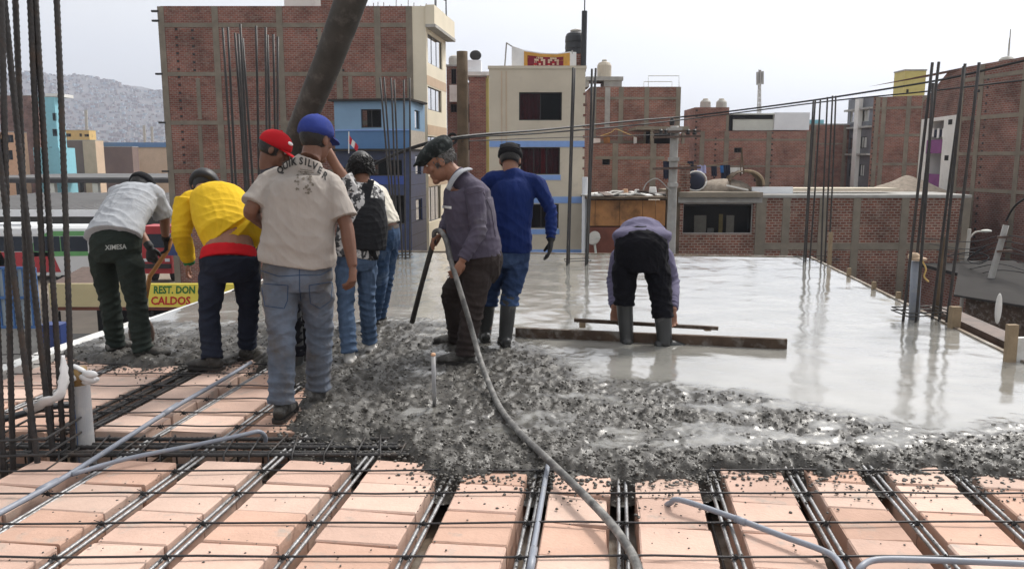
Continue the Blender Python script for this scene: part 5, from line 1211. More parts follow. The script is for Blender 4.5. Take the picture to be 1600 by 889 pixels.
column_cage('few slim column bars before the cream building', [(895.5, 106, 886, 416), (898, 107, 889, 412), (925, 108, 915, 414), (931, 107, 918, 409)], 11.2, (.06,), r=.016, dY=(0, .2, 0, .2))
column_cage('column bars standing in the wet slab near the far right corner', [(1271, 157, 1256, 408), (1274, 157, 1259, 411), (1282, 155, 1265, 405), (1293, 152, 1283, 412), (1301, 150, 1289, 414), (1306, 150, 1294, 410)], 11.5, (.05,), r=.0125, dY=(0, .1, .3, -.1, 0, .2))
column_cage('dark column bars by the right slab edge round a plastic wrapped pipe', [(1457, 98, 1411, 502), (1467, 97, 1422, 506), (1458, 130, 1430, 512), (1508, 100, 1456, 504), (1506, 104, 1467, 510), (1530, 98, 1477, 517)], 7.25, (.1, .07), r=.0135, dY=(0, .12, -.05, .1, 0, -.1))
# stakes along the right edge and their names
for (u0, v0, u1, v1, w_, lb) in ((1298, 363, 1296, 415, .05, 'tall thin wooden stake at the far end of the right slab edge'), (1327, 419, 1326, 432, .045, 'short stake stub on the right slab edge nearest the tall thin stake'), (1366, 440, 1365, 452, .045, 'short stake stub midway on the right slab edge'), (1404, 456, 1403, 468, .045, 'short stake stub on the right edge just before the dark column bars'), (1493, 479, 1490, 512, .085, 'thick pale wooden stake beside the dark column bars')):
    f_ = G(u1, v1); b = MB(); tp = P(u0, v0, f_.y); b.bar((f_.x, f_.y, -.2), tp, w_, w_ * .7, (0, 1, 0)); tag(b.build('wooden_stake', 'pale_wood'), lb, 'stake')
f_ = G(1578, 565); sk = thing('wooden_stake', 'pair of splashed pale boards nailed at the right slab edge', 'stake', f_)
b = MB(); b.bar((f_.x, f_.y, -.2), P(1582, 507, f_.y), .075, .04, (0, 1, 0)); b.build('board', 'pale_wood', sk)
b = MB(); b.bar((f_.x + .10, f_.y + .03, -.2), P(1598, 527, f_.y + .03), .09, .04, (0, 1, 0)); b.build('board', 'white_board', sk)
# plastic-wrapped pipe inside the right cage
f_ = P(1428, 505, 7.35); wpp = thing('wrapped_pipe', 'pale standpipe wrapped with rag and yellow string between dark column bars', 'pipe', (f_.x, 7.35, 0))
b = MB(); tp = P(1432, 408, 7.35); b.tube([(f_.x, 7.35, -.1), tp], .048, 12); b.build('pipe', 'conduit_grey', wpp, smooth=True)
b = MB(); b.ball(P(1428, 401, 7.33), .055, .045, .04); b.ball(P(1437, 405, 7.3), .07, .035, .02); b.build('rag', 'tan_plaster', wpp, smooth=True)
b = MB(); b.tube([P(1440, 406, 7.28), P(1447, 420, 7.27), P(1444, 432, 7.27), P(1451, 440, 7.27)], .008, 5, sub=4); b.build('string', 'ochre_paint', wpp)
b = MB(); f_ = P(1470, 470, 7.9); b.tube([P(1474, 370, 7.9), P(1462, 500, 7.9)], .022, 8); tag(b.build('propping_pole', 'old_wood'), 'slim wooden prop leaning inside the dark column bars', 'prop')

# ------------------------------------------------------------------ conduits
def conduit(label, pts, r, joints=(), mt='conduit_grey', name='conduit', sub=5):
    t = thing(name, label, 'pipe', pts[0]); b = MB(); b.tube(pts, r, 10, sub=sub); b.build('pipe', mt, t, smooth=True)
    for (p_, q_) in joints: b = MB(); b.tube([p_, q_], r * 1.28, 10); b.build('coupling', mt, t, smooth=True)
    return t
zc_ = -.012
def gp(u, v, z=zc_): return G(u, v, z)
conduit('long straight grey conduit slanting across the block rows to the yellow worker', [gp(-60, 834), gp(0, 801), gp(115, 737), gp(265, 641, -.005), gp(350, 592), gp(392, 566)], .0135, [(gp(60, 767), gp(90, 751)), (gp(255, 647, -.005), gp(278, 632, -.005))])
conduit('short grey conduit curving from the long conduit over the beam cage', [gp(112, 741), gp(200, 716, -.005), gp(310, 694, .005), (gp(380, 679, .02)), gp(404, 674, .02), gp(414, 681, -.02), gp(415, 690, -.06)], .0115, [(gp(150, 730), gp(165, 726))])
conduit('grey conduit lying in a trough beside joist bars before the hose', [W(-.27, 1.5, -.05), W(-.275, 2.8, -.045), W(-.28, 3.3, -.04), W(-.285, 3.85, -.03), W(-.29, 4.1, -.05)], .0125, [(W(-.272, 2.75, -.045), W(-.274, 2.95, -.045))])
conduit('grey conduit rising from a broken block and bending toward the right', [gp(1040, 790, -.07), gp(1048, 785, -.03), gp(1064, 781, 0), gp(1140, 806), gp(1220, 836), gp(1282, 858), gp(1308, 874), gp(1322, 900)], .0125, [(gp(1150, 810), gp(1165, 816))])
conduit('grey conduit with a bent end crossing the block rows at the right', [gp(1335, 905, -.05), gp(1346, 885, -.01), gp(1370, 874), gp(1440, 874), gp(1520, 877), gp(1620, 881), gp(1700, 884)], .0125)
f_ = G(131, 692, -.05); sp = thing('standpipe', 'thick grey drainage standpipe beside the ribbed column bars', 'pipe', f_)
tpz = P(131, 600, f_.y).z; b = MB(); b.tube([(f_.x, f_.y, -.26), (f_.x, f_.y, tpz)], .054, 36); b.tube([(f_.x, f_.y, tpz - .005), (f_.x, f_.y, tpz)], .05, 20); b.build('pipe', 'pvc_grey', sp, smooth=False)
b = MB(); b.box((f_.x - .003, f_.y - .0535, (tpz - .26) / 2), .004, .002, tpz + .24); b.build('printed_line', 'gate_blue', sp)
b = MB(); b.tube([(f_.x, f_.y, tpz), (f_.x, f_.y, tpz + .09)], [.052, .045], 14); b.build('plug', 'brass', sp, smooth=True)
pbg = MB(); rq_ = random.Random(8)
for k in range(10):
    pbg.ball((f_.x + rq_.uniform(-.05, .09), f_.y - .03 + rq_.uniform(-.03, .03), tpz + .04 + rq_.uniform(-.03, .06)), .045, .02, .022, (Vector((1, rq_.uniform(-.4, .4), rq_.uniform(-.6, .6))).normalized(), Vector((0, 1, 0)), Vector((rq_.uniform(-.6, .6), 0, 1)).normalized()), 10, 6)
tag(pbg.build('plastic_bag', 'plastic_bag', smooth=True), 'crumpled white plastic bag stuffed on the standpipe', 'bag')
b = MB(); b.tube([P(44, 642, 3.95), P(70, 628, 3.93), P(92, 618, 3.95), P(100, 590, 3.98), P(98, 555, 4.0)], [(.012, .03), (.01, .035), (.008, .03), (.008, .03), (.006, .01)], 8, sub=5, fold=lambda t, L, a: .25 * math.sin(L * 90 + a * 2)); tag(b.build('plastic_strip', 'plastic_bag', smooth=True), 'torn white plastic strip tangled in the ribbed column bars', 'plastic')
conduit('thin grey stub pipe with orange cap standing in the rough concrete', [G(679, 641, -.05), P(678, 600, 4.6), P(677, 556, 4.6)], .0125, name='stub_pipe', mt='pvc_grey', sub=0)
b = MB(); q = P(677, 554, 4.6); b.ball(q, .015, .015, .012); tag(b.build('pipe_cap', 'peach_paint', smooth=True), 'orange cap on the thin stub pipe', 'cap')
b = MB(); b.tube([W(-3.42, 3.9, .02), W(-3.2, 4.1, .06), W(-3.12, 4.22, .04)], .02, 8, sub=3); tag(b.build('dark_tube', 'black_tank', smooth=True), 'short dark tube end among the ribbed column bars', 'tube')
# ================================================================== people
mat('skin', (.235, .115, .072), .55, .12, 12, .1, 60, spec=.4); mat('skin_dark', (.155, .072, .045), .55, .12, 12, .1, 60, spec=.4); mat('skin_warm', (.27, .13, .082), .55, .1, 12, .1, 60, spec=.4)
def cloth(name, col, var=.12, stain=None, fold=.28, rough=.92, drape=None):
    drape = drape or ((11, 11, 3.2) if ('shirt' in name or 'jacket' in name or 'sweater' in name) else (6, 6, 13))
    m = mat(name, col, rough, var, 5, 0, stain=stain, spec=.2); nt = m.node_tree; N = nt.nodes; b = N['Principled BSDF']; tc = N.new('ShaderNodeTexCoord')
    mp = N.new('ShaderNodeMapping'); mp.inputs['Scale'].default_value = drape; mp.inputs['Rotation'].default_value = (.3, .4, .2); nt.links.new(tc.outputs['Object'], mp.inputs[0])
    n1 = N.new('ShaderNodeTexNoise'); n1.inputs['Scale'].default_value = 1.0; n1.inputs['Detail'].default_value = 5; n1.inputs['Distortion'].default_value = 1.2; nt.links.new(mp.outputs[0], n1.inputs[0])
    n2 = N.new('ShaderNodeTexNoise'); n2.inputs['Scale'].default_value = 260; nt.links.new(tc.outputs['Object'], n2.inputs[0])
    b1 = N.new('ShaderNodeBump'); b1.inputs['Strength'].default_value = fold; b1.inputs['Distance'].default_value = .03; nt.links.new(n1.outputs[0], b1.inputs['Height'])
    b2 = N.new('ShaderNodeBump'); b2.inputs['Strength'].default_value = .25; b2.inputs['Distance'].default_value = .002; nt.links.new(n2.outputs[0], b2.inputs['Height']); nt.links.new(b1.outputs[0], b2.inputs['Normal'])
    nt.links.new(b2.outputs[0], b.inputs['Normal']); b.inputs['Sheen Weight'].default_value = 0
cloth('shirt_grey', (.36, .375, .40)); cloth('shirt_yellow', (.66, .42, .02), .08, fold=.16); cloth('shirt_taupe', (.36, .325, .295), .08, ((.30, .25, .20), 2.2, .55, .8))
cloth('shirt_dark', (.05, .05, .06)); cloth('shirt_cream', (.62, .58, .50)); cloth('jacket_purple', (.085, .074, .105), .15, ((.19, .18, .20), 3, .52, .8)); cloth('sweater_blue', (.009, .022, .105), .2, fold=.4)
cloth('shirt_lilac', (.13, .12, .185), .12); cloth('pants_green', (.020, .027, .023), .25, ((.07, .07, .065), 3, .6, .85)); cloth('jeans_dark', (.018, .022, .036), .25, ((.07, .07, .07), 3, .62, .88))
cloth('jeans_faded', (.125, .15, .195), .25, ((.105, .092, .08), 2.3, .44, .62), fold=.4); cloth('jeans_mid', (.085, .13, .21), .3, fold=.4); cloth('jeans_blue', (.035, .065, .125), .3, ((.14, .19, .27), 4, .55, .8), fold=.4); cloth('jeans_navy', (.028, .05, .115), .3, ((.10, .16, .30), 3.5, .52, .8), fold=.4)
cloth('pants_brown', (.034, .026, .024), .25, ((.10, .085, .08), 2.4, .58, .85)); cloth('pants_black', (.006, .006, .009), .3); cloth('underwear_red', (.50, .012, .018)); cloth('vest_black', (.022, .023, .026), .25)
cloth('cap_red', (.42, .012, .018), .1, fold=.15); cloth('cap_blue', (.028, .045, .21), .2, ((.10, .11, .22), 6, .52, .8), fold=.2); cloth('cap_black', (.012, .012, .014), .3, fold=.3); cloth('cap_tweed', (.020, .024, .024), .4, ((.09, .10, .10), 16, .52, .7), fold=.1)
mat('helmet_black', (.012, .012, .014), .55, .2, 6); mat('hair_black', (.008, .007, .007), .5, .4, 60, .5, 150); mat('hair_grey', (.10, .095, .09), .6, .5, 60, .5, 150)
mat('shoe_dark', (.035, .032, .028), .7, .35, 12, .3, 40, stain=((.20, .19, .175), 10, .48, .7)); mat('rubber_boot', (.035, .036, .036), .38, .25, 7, .1, 30, stain=((.22, .21, .20), 8, .55, .78)); mat('sneaker_white', (.55, .53, .50), .7, .1, 10, stain=((.25, .24, .22), 9, .5, .72)); mat('glove_black', (.012, .012, .013), .7, .2, 20)
mat('print_dark', (.035, .033, .032), .85, .2, 20); mat('print_faded', (.16, .135, .11), .9, .25, 20); mat('print_pale', (.38, .40, .38), .85, .1, 20); mat('belt_brown', (.05, .035, .025), .6, .2, 12); mat('cuff_green', (.02, .22, .07), .8, .1, 12); mat('eye_white', (.6, .58, .55), .3, .02, 10)
mat('patterned_shirt', (.045, .045, .048), .9, .2, 22, col2=(.55, .54, .53), detail=2)
M['patterned_shirt'].node_tree.nodes['Color Ramp'].color_ramp.elements[0].position = .47; M['patterned_shirt'].node_tree.nodes['Color Ramp'].color_ramp.elements[1].position = .53

def fuse(mb, name, mt, parent, voxel=.008, it=3, disp=None, fac=.5):
    me = mb.mesh(name); o = bpy.data.objects.new('tmp', me); COL.objects.link(o)
    md = o.modifiers.new('r', 'REMESH'); md.mode = 'VOXEL'; md.voxel_size = voxel; md.use_smooth_shade = True
    if it: sm = o.modifiers.new('s', 'SMOOTH'); sm.factor = fac; sm.iterations = it
    bpy.context.view_layer.update(); dg = bpy.context.evaluated_depsgraph_get(); me2 = bpy.data.meshes.new_from_object(o.evaluated_get(dg))
    bpy.data.objects.remove(o); bpy.data.meshes.remove(me); me2.name = name; me2.materials.clear(); me2.materials.append(M[mt] if isinstance(mt, str) else mt)
    if disp:
        n = len(me2.vertices); co = np.zeros(n * 3, np.float32); me2.vertices.foreach_get('co', co); nr = np.zeros(n * 3, np.float32); me2.vertices.foreach_get('normal', nr)
        co = co.reshape(-1, 3); nr = nr.reshape(-1, 3); d = disp(co); co = co + nr * d[:, None]; me2.vertices.foreach_set('co', co.ravel()); me2.update()
    me2.polygons.foreach_set('use_smooth', [True] * len(me2.polygons))
    return link(name, me2, parent)
def wrinkle(seed, amp=.006, s=1.0, dirv=(0, 0, 1), loc=()):
    rg_ = np.random.default_rng(seed); ks = []
    for q in range(9):
        v = rg_.normal(size=3); v = v / np.linalg.norm(v) * .8 + np.array(dirv) * rg_.uniform(.2, .8) * rg_.choice([-1, 1]); v /= np.linalg.norm(v)
        ks.append((v * rg_.uniform(22, 75) * s, rg_.uniform(0, 6.28), rg_.uniform(.5, 1), rg_.normal(size=3) * 6, rg_.uniform(0, 6.28)))
    def f(co):
        d = np.zeros(len(co))
        for k, ph, w_, m_, p2 in ks:
            env = np.clip(np.sin(co @ m_ + p2) * 1.2, 0, 1); x = np.sin(co @ k + ph + 1.3 * np.sin(co @ m_ * .7)); d += w_ * env * (1 - np.abs(x)) ** 2
        out = (d - .8) * amp * .55
        for q, (c, r, ax, wl, a2) in enumerate(loc):
            rel = co - np.array(c); ax_ = np.array(ax) / (np.linalg.norm(ax) + 1e-9); e = np.exp(-(rel ** 2).sum(1) / (r * r))
            tw_ = np.array([math.cos(q * 2.1 + seed), math.sin(q * 2.1 + seed), .3]); ph_ = rel @ ax_ * 6.283 / wl + 1.6 * np.sin(rel @ tw_ * 17 + q) + .9 * np.sin(rel @ np.array([23, -19, 11]) + seed)
            out += a2 * e * (.5 - np.abs(np.sin(ph_ * .5)) ** .7)
        return out
    return f
def foldf(amp, seed, cen=(.5,), wd=.16, base=.12):
    r_ = random.Random(seed); ph = [r_.uniform(0, 6.28) for _ in range(6)]; fr = [r_.uniform(70, 110), r_.uniform(120, 170), r_.uniform(40, 60)]
    def f(t, L, a):
        e = base + sum(math.exp(-((t - c) / wd) ** 2) for c in cen)
        return amp * e * (.8 * math.sin(L * fr[0] * .7 + 3.2 * math.sin(a + ph[0]) + ph[1]) + .5 * math.sin(L * fr[1] * .6 + 4 * math.sin(a + ph[2] + L * 6) + ph[3]) + .7 * math.sin(2 * a + L * fr[2] * .5 + ph[4]))
    return f
def hand(mb, wr, d, n, side, curl=.35, k=1.0, fat=1.0, spread=.0):
    d = d.normalized(); n = (n - d * n.dot(d)).normalized(); t = d.cross(n).normalized() * side
    mb.tube([wr - d * .03, wr, wr + d * .04 * k, wr + d * .088 * k], [(.024 * fat, .02 * fat), (.025 * fat, .018 * fat), (.037 * fat, .018 * fat), (.041 * fat, .014 * fat)], 12, side=t, sub=3)
    for i, ln in enumerate((.072, .082, .077, .060)):
        p_ = wr + d * (.084 - .004 * abs(i - 1)) * k + t * ((.031 - .0205 * i) * fat); dr = (d + t * (.10 - .07 * i + spread * (1.5 - i))).normalized(); pts = [p_ - dr * .01]; a = curl * (.6 + .12 * i)
        for q, f_ in enumerate((.42, .33, .25)):
            dr = (dr * math.cos(a) + n * math.sin(a)).normalized(); p_ = p_ + dr * ln * f_ * k; pts.append(p_); a = curl * 1.15
            # bend keeps turning toward the palm
            n = n
        mb.tube(pts, [.0105 * fat, .0102 * fat, .0095 * fat, .0075 * fat], 8, sub=2)
    b0 = wr + d * .022 * k + t * .026 * fat; dr = (d * .62 + t * .62 + n * .42).normalized(); d2 = (d * .85 + t * .25 + n * .5).normalized()
    mb.tube([b0, b0 + dr * .035 * k, b0 + dr * .035 * k + d2 * .03 * k, b0 + dr * .035 * k + d2 * .055 * k], [.016 * fat, .0125 * fat, .011 * fat, .008 * fat], 8, sub=2)
def head_frame(fwd, up=Vector((0, 0, 1))):
    f = Vector(fwd).normalized(); r_ = f.cross(Vector(up)).normalized(); return r_, f, r_.cross(f).normalized()
def head(mb, c, fr, k=1.0, nk=None):
    r_, f, u = fr; A = (r_, f, u)
    mb.ball(c + u * .02 * k, .076 * k, .095 * k, .098 * k, A, 24, 16); mb.ball(c + f * .028 * k - u * .05 * k, .062 * k, .066 * k, .082 * k, A, 20, 12)
    mb.ball(c + f * .072 * k - u * .108 * k, .03 * k, .027 * k, .024 * k, A, 12, 8)
    mb.tube([c + f * .085 * k + u * .012 * k, c + f * .108 * k - u * .022 * k, c + f * .112 * k - u * .036 * k], [.010 * k, .014 * k, .016 * k], 10, sub=2); mb.ball(c + f * .092 * k - u * .04 * k, .019 * k, .018 * k, .011 * k, A, 10, 6)
    mb.ball(c + f * .080 * k + u * .022 * k, .052 * k, .018 * k, .013 * k, A, 14, 8); mb.ball(c + f * .087 * k - u * .068 * k, .024 * k, .011 * k, .007 * k, A, 10, 6); mb.ball(c + f * .085 * k - u * .082 * k, .022 * k, .011 * k, .008 * k, A, 10, 6)
    for s in (-1, 1):
        mb.ball(c + r_ * (s * .042 * k) + f * .062 * k - u * .03 * k, .024 * k, .026 * k, .024 * k, A, 12, 8)
        mb.ball(c + r_ * (s * .078 * k) - f * .008 * k - u * .018 * k, .009 * k, .02 * k, .033 * k, (( r_ + f * .3 * s).normalized(), f, u), 12, 8)
    if nk is not None: mb.tube([c - u * .05 * k - f * .018 * k, (c - u * .09 * k - f * .02 * k).lerp(nk, .45), nk], [.054 * k, .055 * k, .064 * k], 14, sub=3)
def hair(parent, c, fr, mt, k=1.0, low=-.075, front=.045, puff=1.0, name='hair', seed=1):
    r_, f, u = fr; b = MB(); b.ball(Vector((0, 0, 0)), 1, 1, 1, None, 30, 20); vs = []; rg_ = random.Random(seed)
    for q in b.v:
        x, y, z = q; p_ = Vector((x * .084 * puff, y * .104 * puff - .006, z * .105 * puff)); 
        s = 1 + (.03 + .06 * (puff > 1.08)) * mnoise.noise(Vector(q) * 6 + Vector((seed, 0, 0)))
        if (p_.y > front and p_.z < .055) or p_.z < low: s *= .72
        p_ *= s * k; vs.append(c + u * .02 * k + r_ * p_.x + f * p_.y + u * p_.z)
    b.v = [tuple(q) for q in vs]
    return b.build(name, mt, parent, smooth=True, uv=False)
def tufts(parent, c, fr, mt, n, puff, ln, seed):
    r_, f, u = fr; rg_ = random.Random(seed); b = MB()
    for q in range(n):
        z = rg_.uniform(-.55, 1); a = rg_.uniform(math.pi * .85, math.pi * 2.15); s = math.sqrt(max(0, 1 - z * z))
        d = Vector((s * math.cos(a), s * math.sin(a), z)); p_ = c + u * .02 + r_ * (d.x * .083 * puff) + f * (d.y * .103 * puff - .006) + u * (d.z * .104 * puff)
        nrm = (r_ * d.x + f * d.y + u * d.z).normalized(); dr = (-u * .8 - f * .3 + nrm * rg_.uniform(.1, .4) + r_ * rg_.uniform(-.5, .5)).normalized(); l_ = ln * rg_.uniform(.6, 1.2)
        b.tube([p_ - nrm * .004, p_ + dr * l_ * .5 + nrm * .004, p_ + dr * l_], [.006, .0045, .0008], 4)
    o = b.build('hair_tufts', mt, parent, smooth=True, uv=False); o['kind'] = 'stuff'
def cap(parent, c, fr, mt, brim=None, k=1.0, name='cap', rise=.092, base=.022, brim_mt=None, brim_l=.075, brim_w=1.0, tilt=.25):
    r_, f, u = fr; b = MB(); b.ball(Vector((0, 0, 0)), 1, 1, 1, None, 32, 20); vs = []
    for q in b.v:
        x, y, z = q; a = math.atan2(y, x); s = 1 - .012 * (abs(math.cos(3 * a)) < .12) 
        if z >= 0: p_ = Vector((x * .0905 * s, y * .110 * s, (z ** .85) * rise * s))
        else: p_ = Vector((x * .090 * (1 + .4 * max(z, -.4)), y * .109 * (1 + .4 * max(z, -.4)), -.016 * min(1, -z * 3)))
        p_ *= k; vs.append(c + u * base * k + r_ * p_.x + f * p_.y + u * p_.z)
    b.v = [tuple(q) for q in vs]; o = b.build(name, mt, parent, smooth=True, uv=False)
    bt = MB(); bt.ball(c + u * (base + rise) * k, .009 * k, .009 * k, .006 * k, fr, 8, 6); bt.build('button', mt, o, smooth=True)
    if brim is not None:
        bd = Vector(brim); bd = (bd - u * bd.dot(u)).normalized(); br_ = bd.cross(u).normalized(); m_ = MB(); vs = []; n = 14
        for z in (0, -.005):
            for i in range(n + 1):
                a = (-1 + 2 * i / n) * 1.05 * brim_w; e = math.cos(a / 1.05 / brim_w * math.pi / 2) ** .55
                for q in (.92, 1.0 + brim_l / .1 * .5 * e, 1.0 + brim_l / .1 * e):
                    x = math.sin(a) * .088 * k * min(q, 1.12); y = (math.cos(a) * .105 + (q - 1) * .1) * k
                    drop = -max(q - 1, 0) * .1 * tilt - .022 * (math.sin(a)) ** 2 * max(q - .9, 0)
                    vs.append(c + u * (base - .004 + z + drop) * k + br_ * x + bd * y)
        w_ = (n + 1) * 3
        fs = [(i * 3 + j, (i + 1) * 3 + j, (i + 1) * 3 + j + 1, i * 3 + j + 1) for i in range(n) for j in range(2)]
        fs += [tuple(w_ + x for x in reversed(q)) for q in fs[:]]
        fs += [(i * 3 + 2, (i + 1) * 3 + 2, w_ + (i + 1) * 3 + 2, w_ + i * 3 + 2) for i in range(n)]
        m_.add(vs, fs); m_.build('brim', brim_mt or mt, o, smooth=True)
    return o
def shoe(parent, an, kn, dr, zg, mt, kind, k=1.0, name=None):
    d = Vector((dr[0], dr[1], 0)).normalized(); c = Vector((an.x, an.y, zg)); sd = Vector((d.y, -d.x, 0)); mb = MB()
    rub = kind == 'rubber'
    pts = [(-.075, .042, .026, .030), (-.05, .046, .036, .044), (0, .05, .039, .05), (.07, .043, .041, .042), (.13, .036, .046, .034), (.175, .031, .040, .027), (.198, .028, .022, .018)]
    mb.tube([c + d * (a * k) + Vector((0, 0, h * k)) for a, h, _, _ in pts], [(w * k * (1.06 if rub else 1), hh * k) for _, _, w, hh in pts], 16, side=sd, sub=3)
    sh_ = (kn - an).normalized()
    top = .34 if rub else (.13 if kind == 'boot' else .085)
    r0 = (.052, .054, .062, .068) if rub else (.045, .043, .045, .046)
    p0 = c + Vector((0, 0, .055)); p1 = Vector((an.x, an.y, max(an.z, zg + .09)))
    mb.tube([p0 - d * .012, p1, p1 + sh_ * top * .5, p1 + sh_ * top], [(r * k, r * k * 1.08) for r in r0], 16, side=sd, sub=4, fold=foldf(.012 if rub else .006, int(an.x * 100) & 63, (.35,), .2, .3))
    o = fuse(mb, name or {'rubber': 'rubber_boot', 'boot': 'boot', 'shoe': 'shoe'}[kind], mt, parent, .006, 2)
    sl = MB(); op = [(-.085, .03), (-.06, .04), (0, .043), (.07, .044), (.13, .05), (.18, .042), (.205, .02)]
    sl.add([c + d * (a * k) + sd * (s * w * k) + Vector((0, 0, z)) for z in (.0, .02) for s in (-1, 1) for a, w in op], [(i, i + 1, 7 + i + 1, 7 + i) for i in range(6)] + [(14 + i, 21 + i, 21 + i + 1, 14 + i + 1) for i in range(6)] + [(i, 14 + i, 14 + i + 1, i + 1) for i in range(6)] + [(7 + i, 7 + i + 1, 21 + i + 1, 21 + i) for i in range(6)] + [(0, 7, 21, 14), (6, 20, 27, 13)])
    sl.build('sole', 'dark_frame' if mt != 'sneaker_white' else 'rubber_boot', o)
    return o

def human(label, j, o, loc, group=None):
    """j: joints as world points. One continuous body; clothes, shoes, hats are parts."""
    t = thing('person', label, 'person', loc, group); k = o.get('k', 1.0); seed = o.get('seed', 1)
    for q in list(j):
        if isinstance(j[q], tuple): j[q] = P(*j[q])
    zg = o.get('zg', -.05)
    side = ((j['shR'] - j['shL']).normalized() + (j['hpR'] - j['hpL']).normalized()).normalized()
    if 'side' in o: side = Vector(o['side']).normalized()
    shm = (j['shL'] + j['shR']) / 2; crotch = (j['hpL'] + j['hpR']) / 2 + ((j['knL'] + j['knR']) / 2 - (j['hpL'] + j['hpR']) / 2) * .16
    fr = head_frame(o['fwd'], o.get('hup', (0, 0, 1))); wf, df, bd = o.get('wf', 1), o.get('df', 1), o.get('bd', 1)
    # body
    hk = o.get('hk', 1.0); b = MB(); head(b, j['hd'], fr, k * hk, j['nk'])
    b.tube([crotch, j['pv'], j['ws'], j['ch'], shm.lerp(j['nk'], .1), j['nk']], [(.14 * k * wf, .10 * k * df * bd), (.158 * k * wf * bd, .112 * k * df * bd), (.135 * k * wf * bd, .10 * k * df * bd), (.155 * k * wf * bd, .11 * k * df * bd), (.115 * k * wf, .075 * k), (.05 * k, .05 * k)], 20, side=side, sub=5)
    for s in 'LR':
        sg = 1 if s == 'R' else -1
        b.tube([shm.lerp(j['sh' + s], .55), j['sh' + s], j['sh' + s].lerp(j['el' + s], .5), j['el' + s], j['el' + s].lerp(j['wr' + s], .35), j['wr' + s]], [.055 * k, .052 * k, .047 * k, .039 * k, .040 * k, .027 * k], 12, sub=4)
        b.tube([j['hp' + s], j['hp' + s].lerp(j['kn' + s], .5), j['kn' + s], j['kn' + s].lerp(j['an' + s], .35), j['an' + s]], [.078 * k, .07 * k, .05 * k, .05 * k, .036 * k], 12, sub=3)
        hd_ = o['hand' + s]                                            # (direction, palm normal, thumb side, curl)
        if hd_ and len(hd_) == 4: hand(b, j['wr' + s], Vector(hd_[0]), Vector(hd_[1]), hd_[2], hd_[3], k)
        elif hd_:
            g = MB(); hand(g, j['wr' + s], Vector(hd_[0]), Vector(hd_[1]), hd_[2], hd_[3], k, 1.22); g.tube([j['wr' + s].lerp(j['el' + s], .22), j['wr' + s]], [.036, .033], 12); fuse(g, 'glove', hd_[4], t, .006, 1)
    body = fuse(b, 'body', o.get('skin', 'skin'), t, o.get('vox', .0065), 2)
    # trousers
    lw = o.get('lw', 1.0); b = MB(); tw = o.get('waist', .22)          # how far from pelvis to waist the band sits
    band = j['pv'].lerp(j['ws'], tw)
    b.tube([crotch + (crotch - j['pv']) * .1, j['pv'].lerp(crotch, .5), j['pv'], band], [(.150 * k * wf, .118 * k * df), (.178 * k * wf, .136 * k * df), (.176 * k * wf, .132 * k * df), (.165 * k * wf, .122 * k * df)], 22, side=side, sub=4)
    for s in 'LR':
        h_, n_, a_ = j['hp' + s], j['kn' + s], j['an' + s]; end = o.get('cuff' + s, 1.0)
        e_ = n_.lerp(a_, end); pts = [h_.lerp(j['pv'], .3), h_.lerp(n_, .22), h_.lerp(n_, .62), n_, n_.lerp(e_, .45), n_.lerp(e_, .8), e_]
        lr = [.088, .092, .080, .070, .068, .065, .068] if end > .7 else [.088, .092, .082, .074, .074, .076, .074]
        b.tube(pts, [r * k * lw * (1.0 + (o.get('flare', 0) * i / 6)) for i, r in enumerate(lr)], 18, sub=9, fold=foldf(1.0 * o.get('fold', .035), seed * 7 + sg_(s), (.5, .97), .10, .10))
    creases = []
    for s in 'LR':
        ax_ = (j['an' + s] - j['kn' + s]); sd_ = side * (.5 if s == 'L' else -.5) * ax_.length
        creases += [(j['kn' + s], .13, ax_ + sd_, .055, .014), (j['kn' + s].lerp(j['an' + s], .82 * min(1, o.get('cuff' + s, 1.0) * 1.1)), .12, ax_ - sd_ * .3, .052, .015), (j['hp' + s].lerp(j['kn' + s], .25), .14, (j['kn' + s] - j['hp' + s]) * .6 + side * (.25 if s == 'L' else -.25), .075, .012)]
    fuse(b, 'trousers', o['trousers'], t, .0075, 2, wrinkle(seed, .0085, .85, (0, 0, 1), creases))
    if 'belt' in o:
        b = MB(); ax = (j['ws'] - j['pv']).normalized(); b.tube([band - ax * .022, band + ax * .012], [(.172 * k * wf, .130 * k * df), (.169 * k * wf, .127 * k * df)], 26, side=side); b.build('belt', o['belt'], t, smooth=False)
    # shirt
    sw, sdp = o.get('sw', 1.0), o.get('sd', 1.0); hem = o.get('hem', None) or j['ws'].lerp(j['pv'], .85); b = MB()
    b.tube([hem, hem.lerp(j['ws'], .6), j['ws'], j['ws'].lerp(j['ch'], .5), j['ch'], shm.lerp(j['ch'], .3), shm.lerp(j['nk'], .25), j['nk'].lerp(j['hd'], o.get('collar', .06))],
           [(.180 * k * wf * sw, .140 * k * df * sdp), (.176 * k * wf * sw, .137 * k * df * sdp), (.166 * k * wf * sw, .128 * k * df * sdp), (.172 * k * wf * sw, .128 * k * df * sdp), (.178 * k * wf, .128 * k * df), (.165 * k * wf, .112 * k * df), (.125 * k * wf, .088 * k), (.068 * k, .07 * k)], 26, side=side, sub=6, fold=foldf(o.get('sfold', .010), seed * 3, (.12,), .2, .3), hem=o.get('hw', .007))
    for (c_, x_, y_, z_) in o.get('extra', ()): b.ball(c_, x_, y_, z_, None, 24, 14)
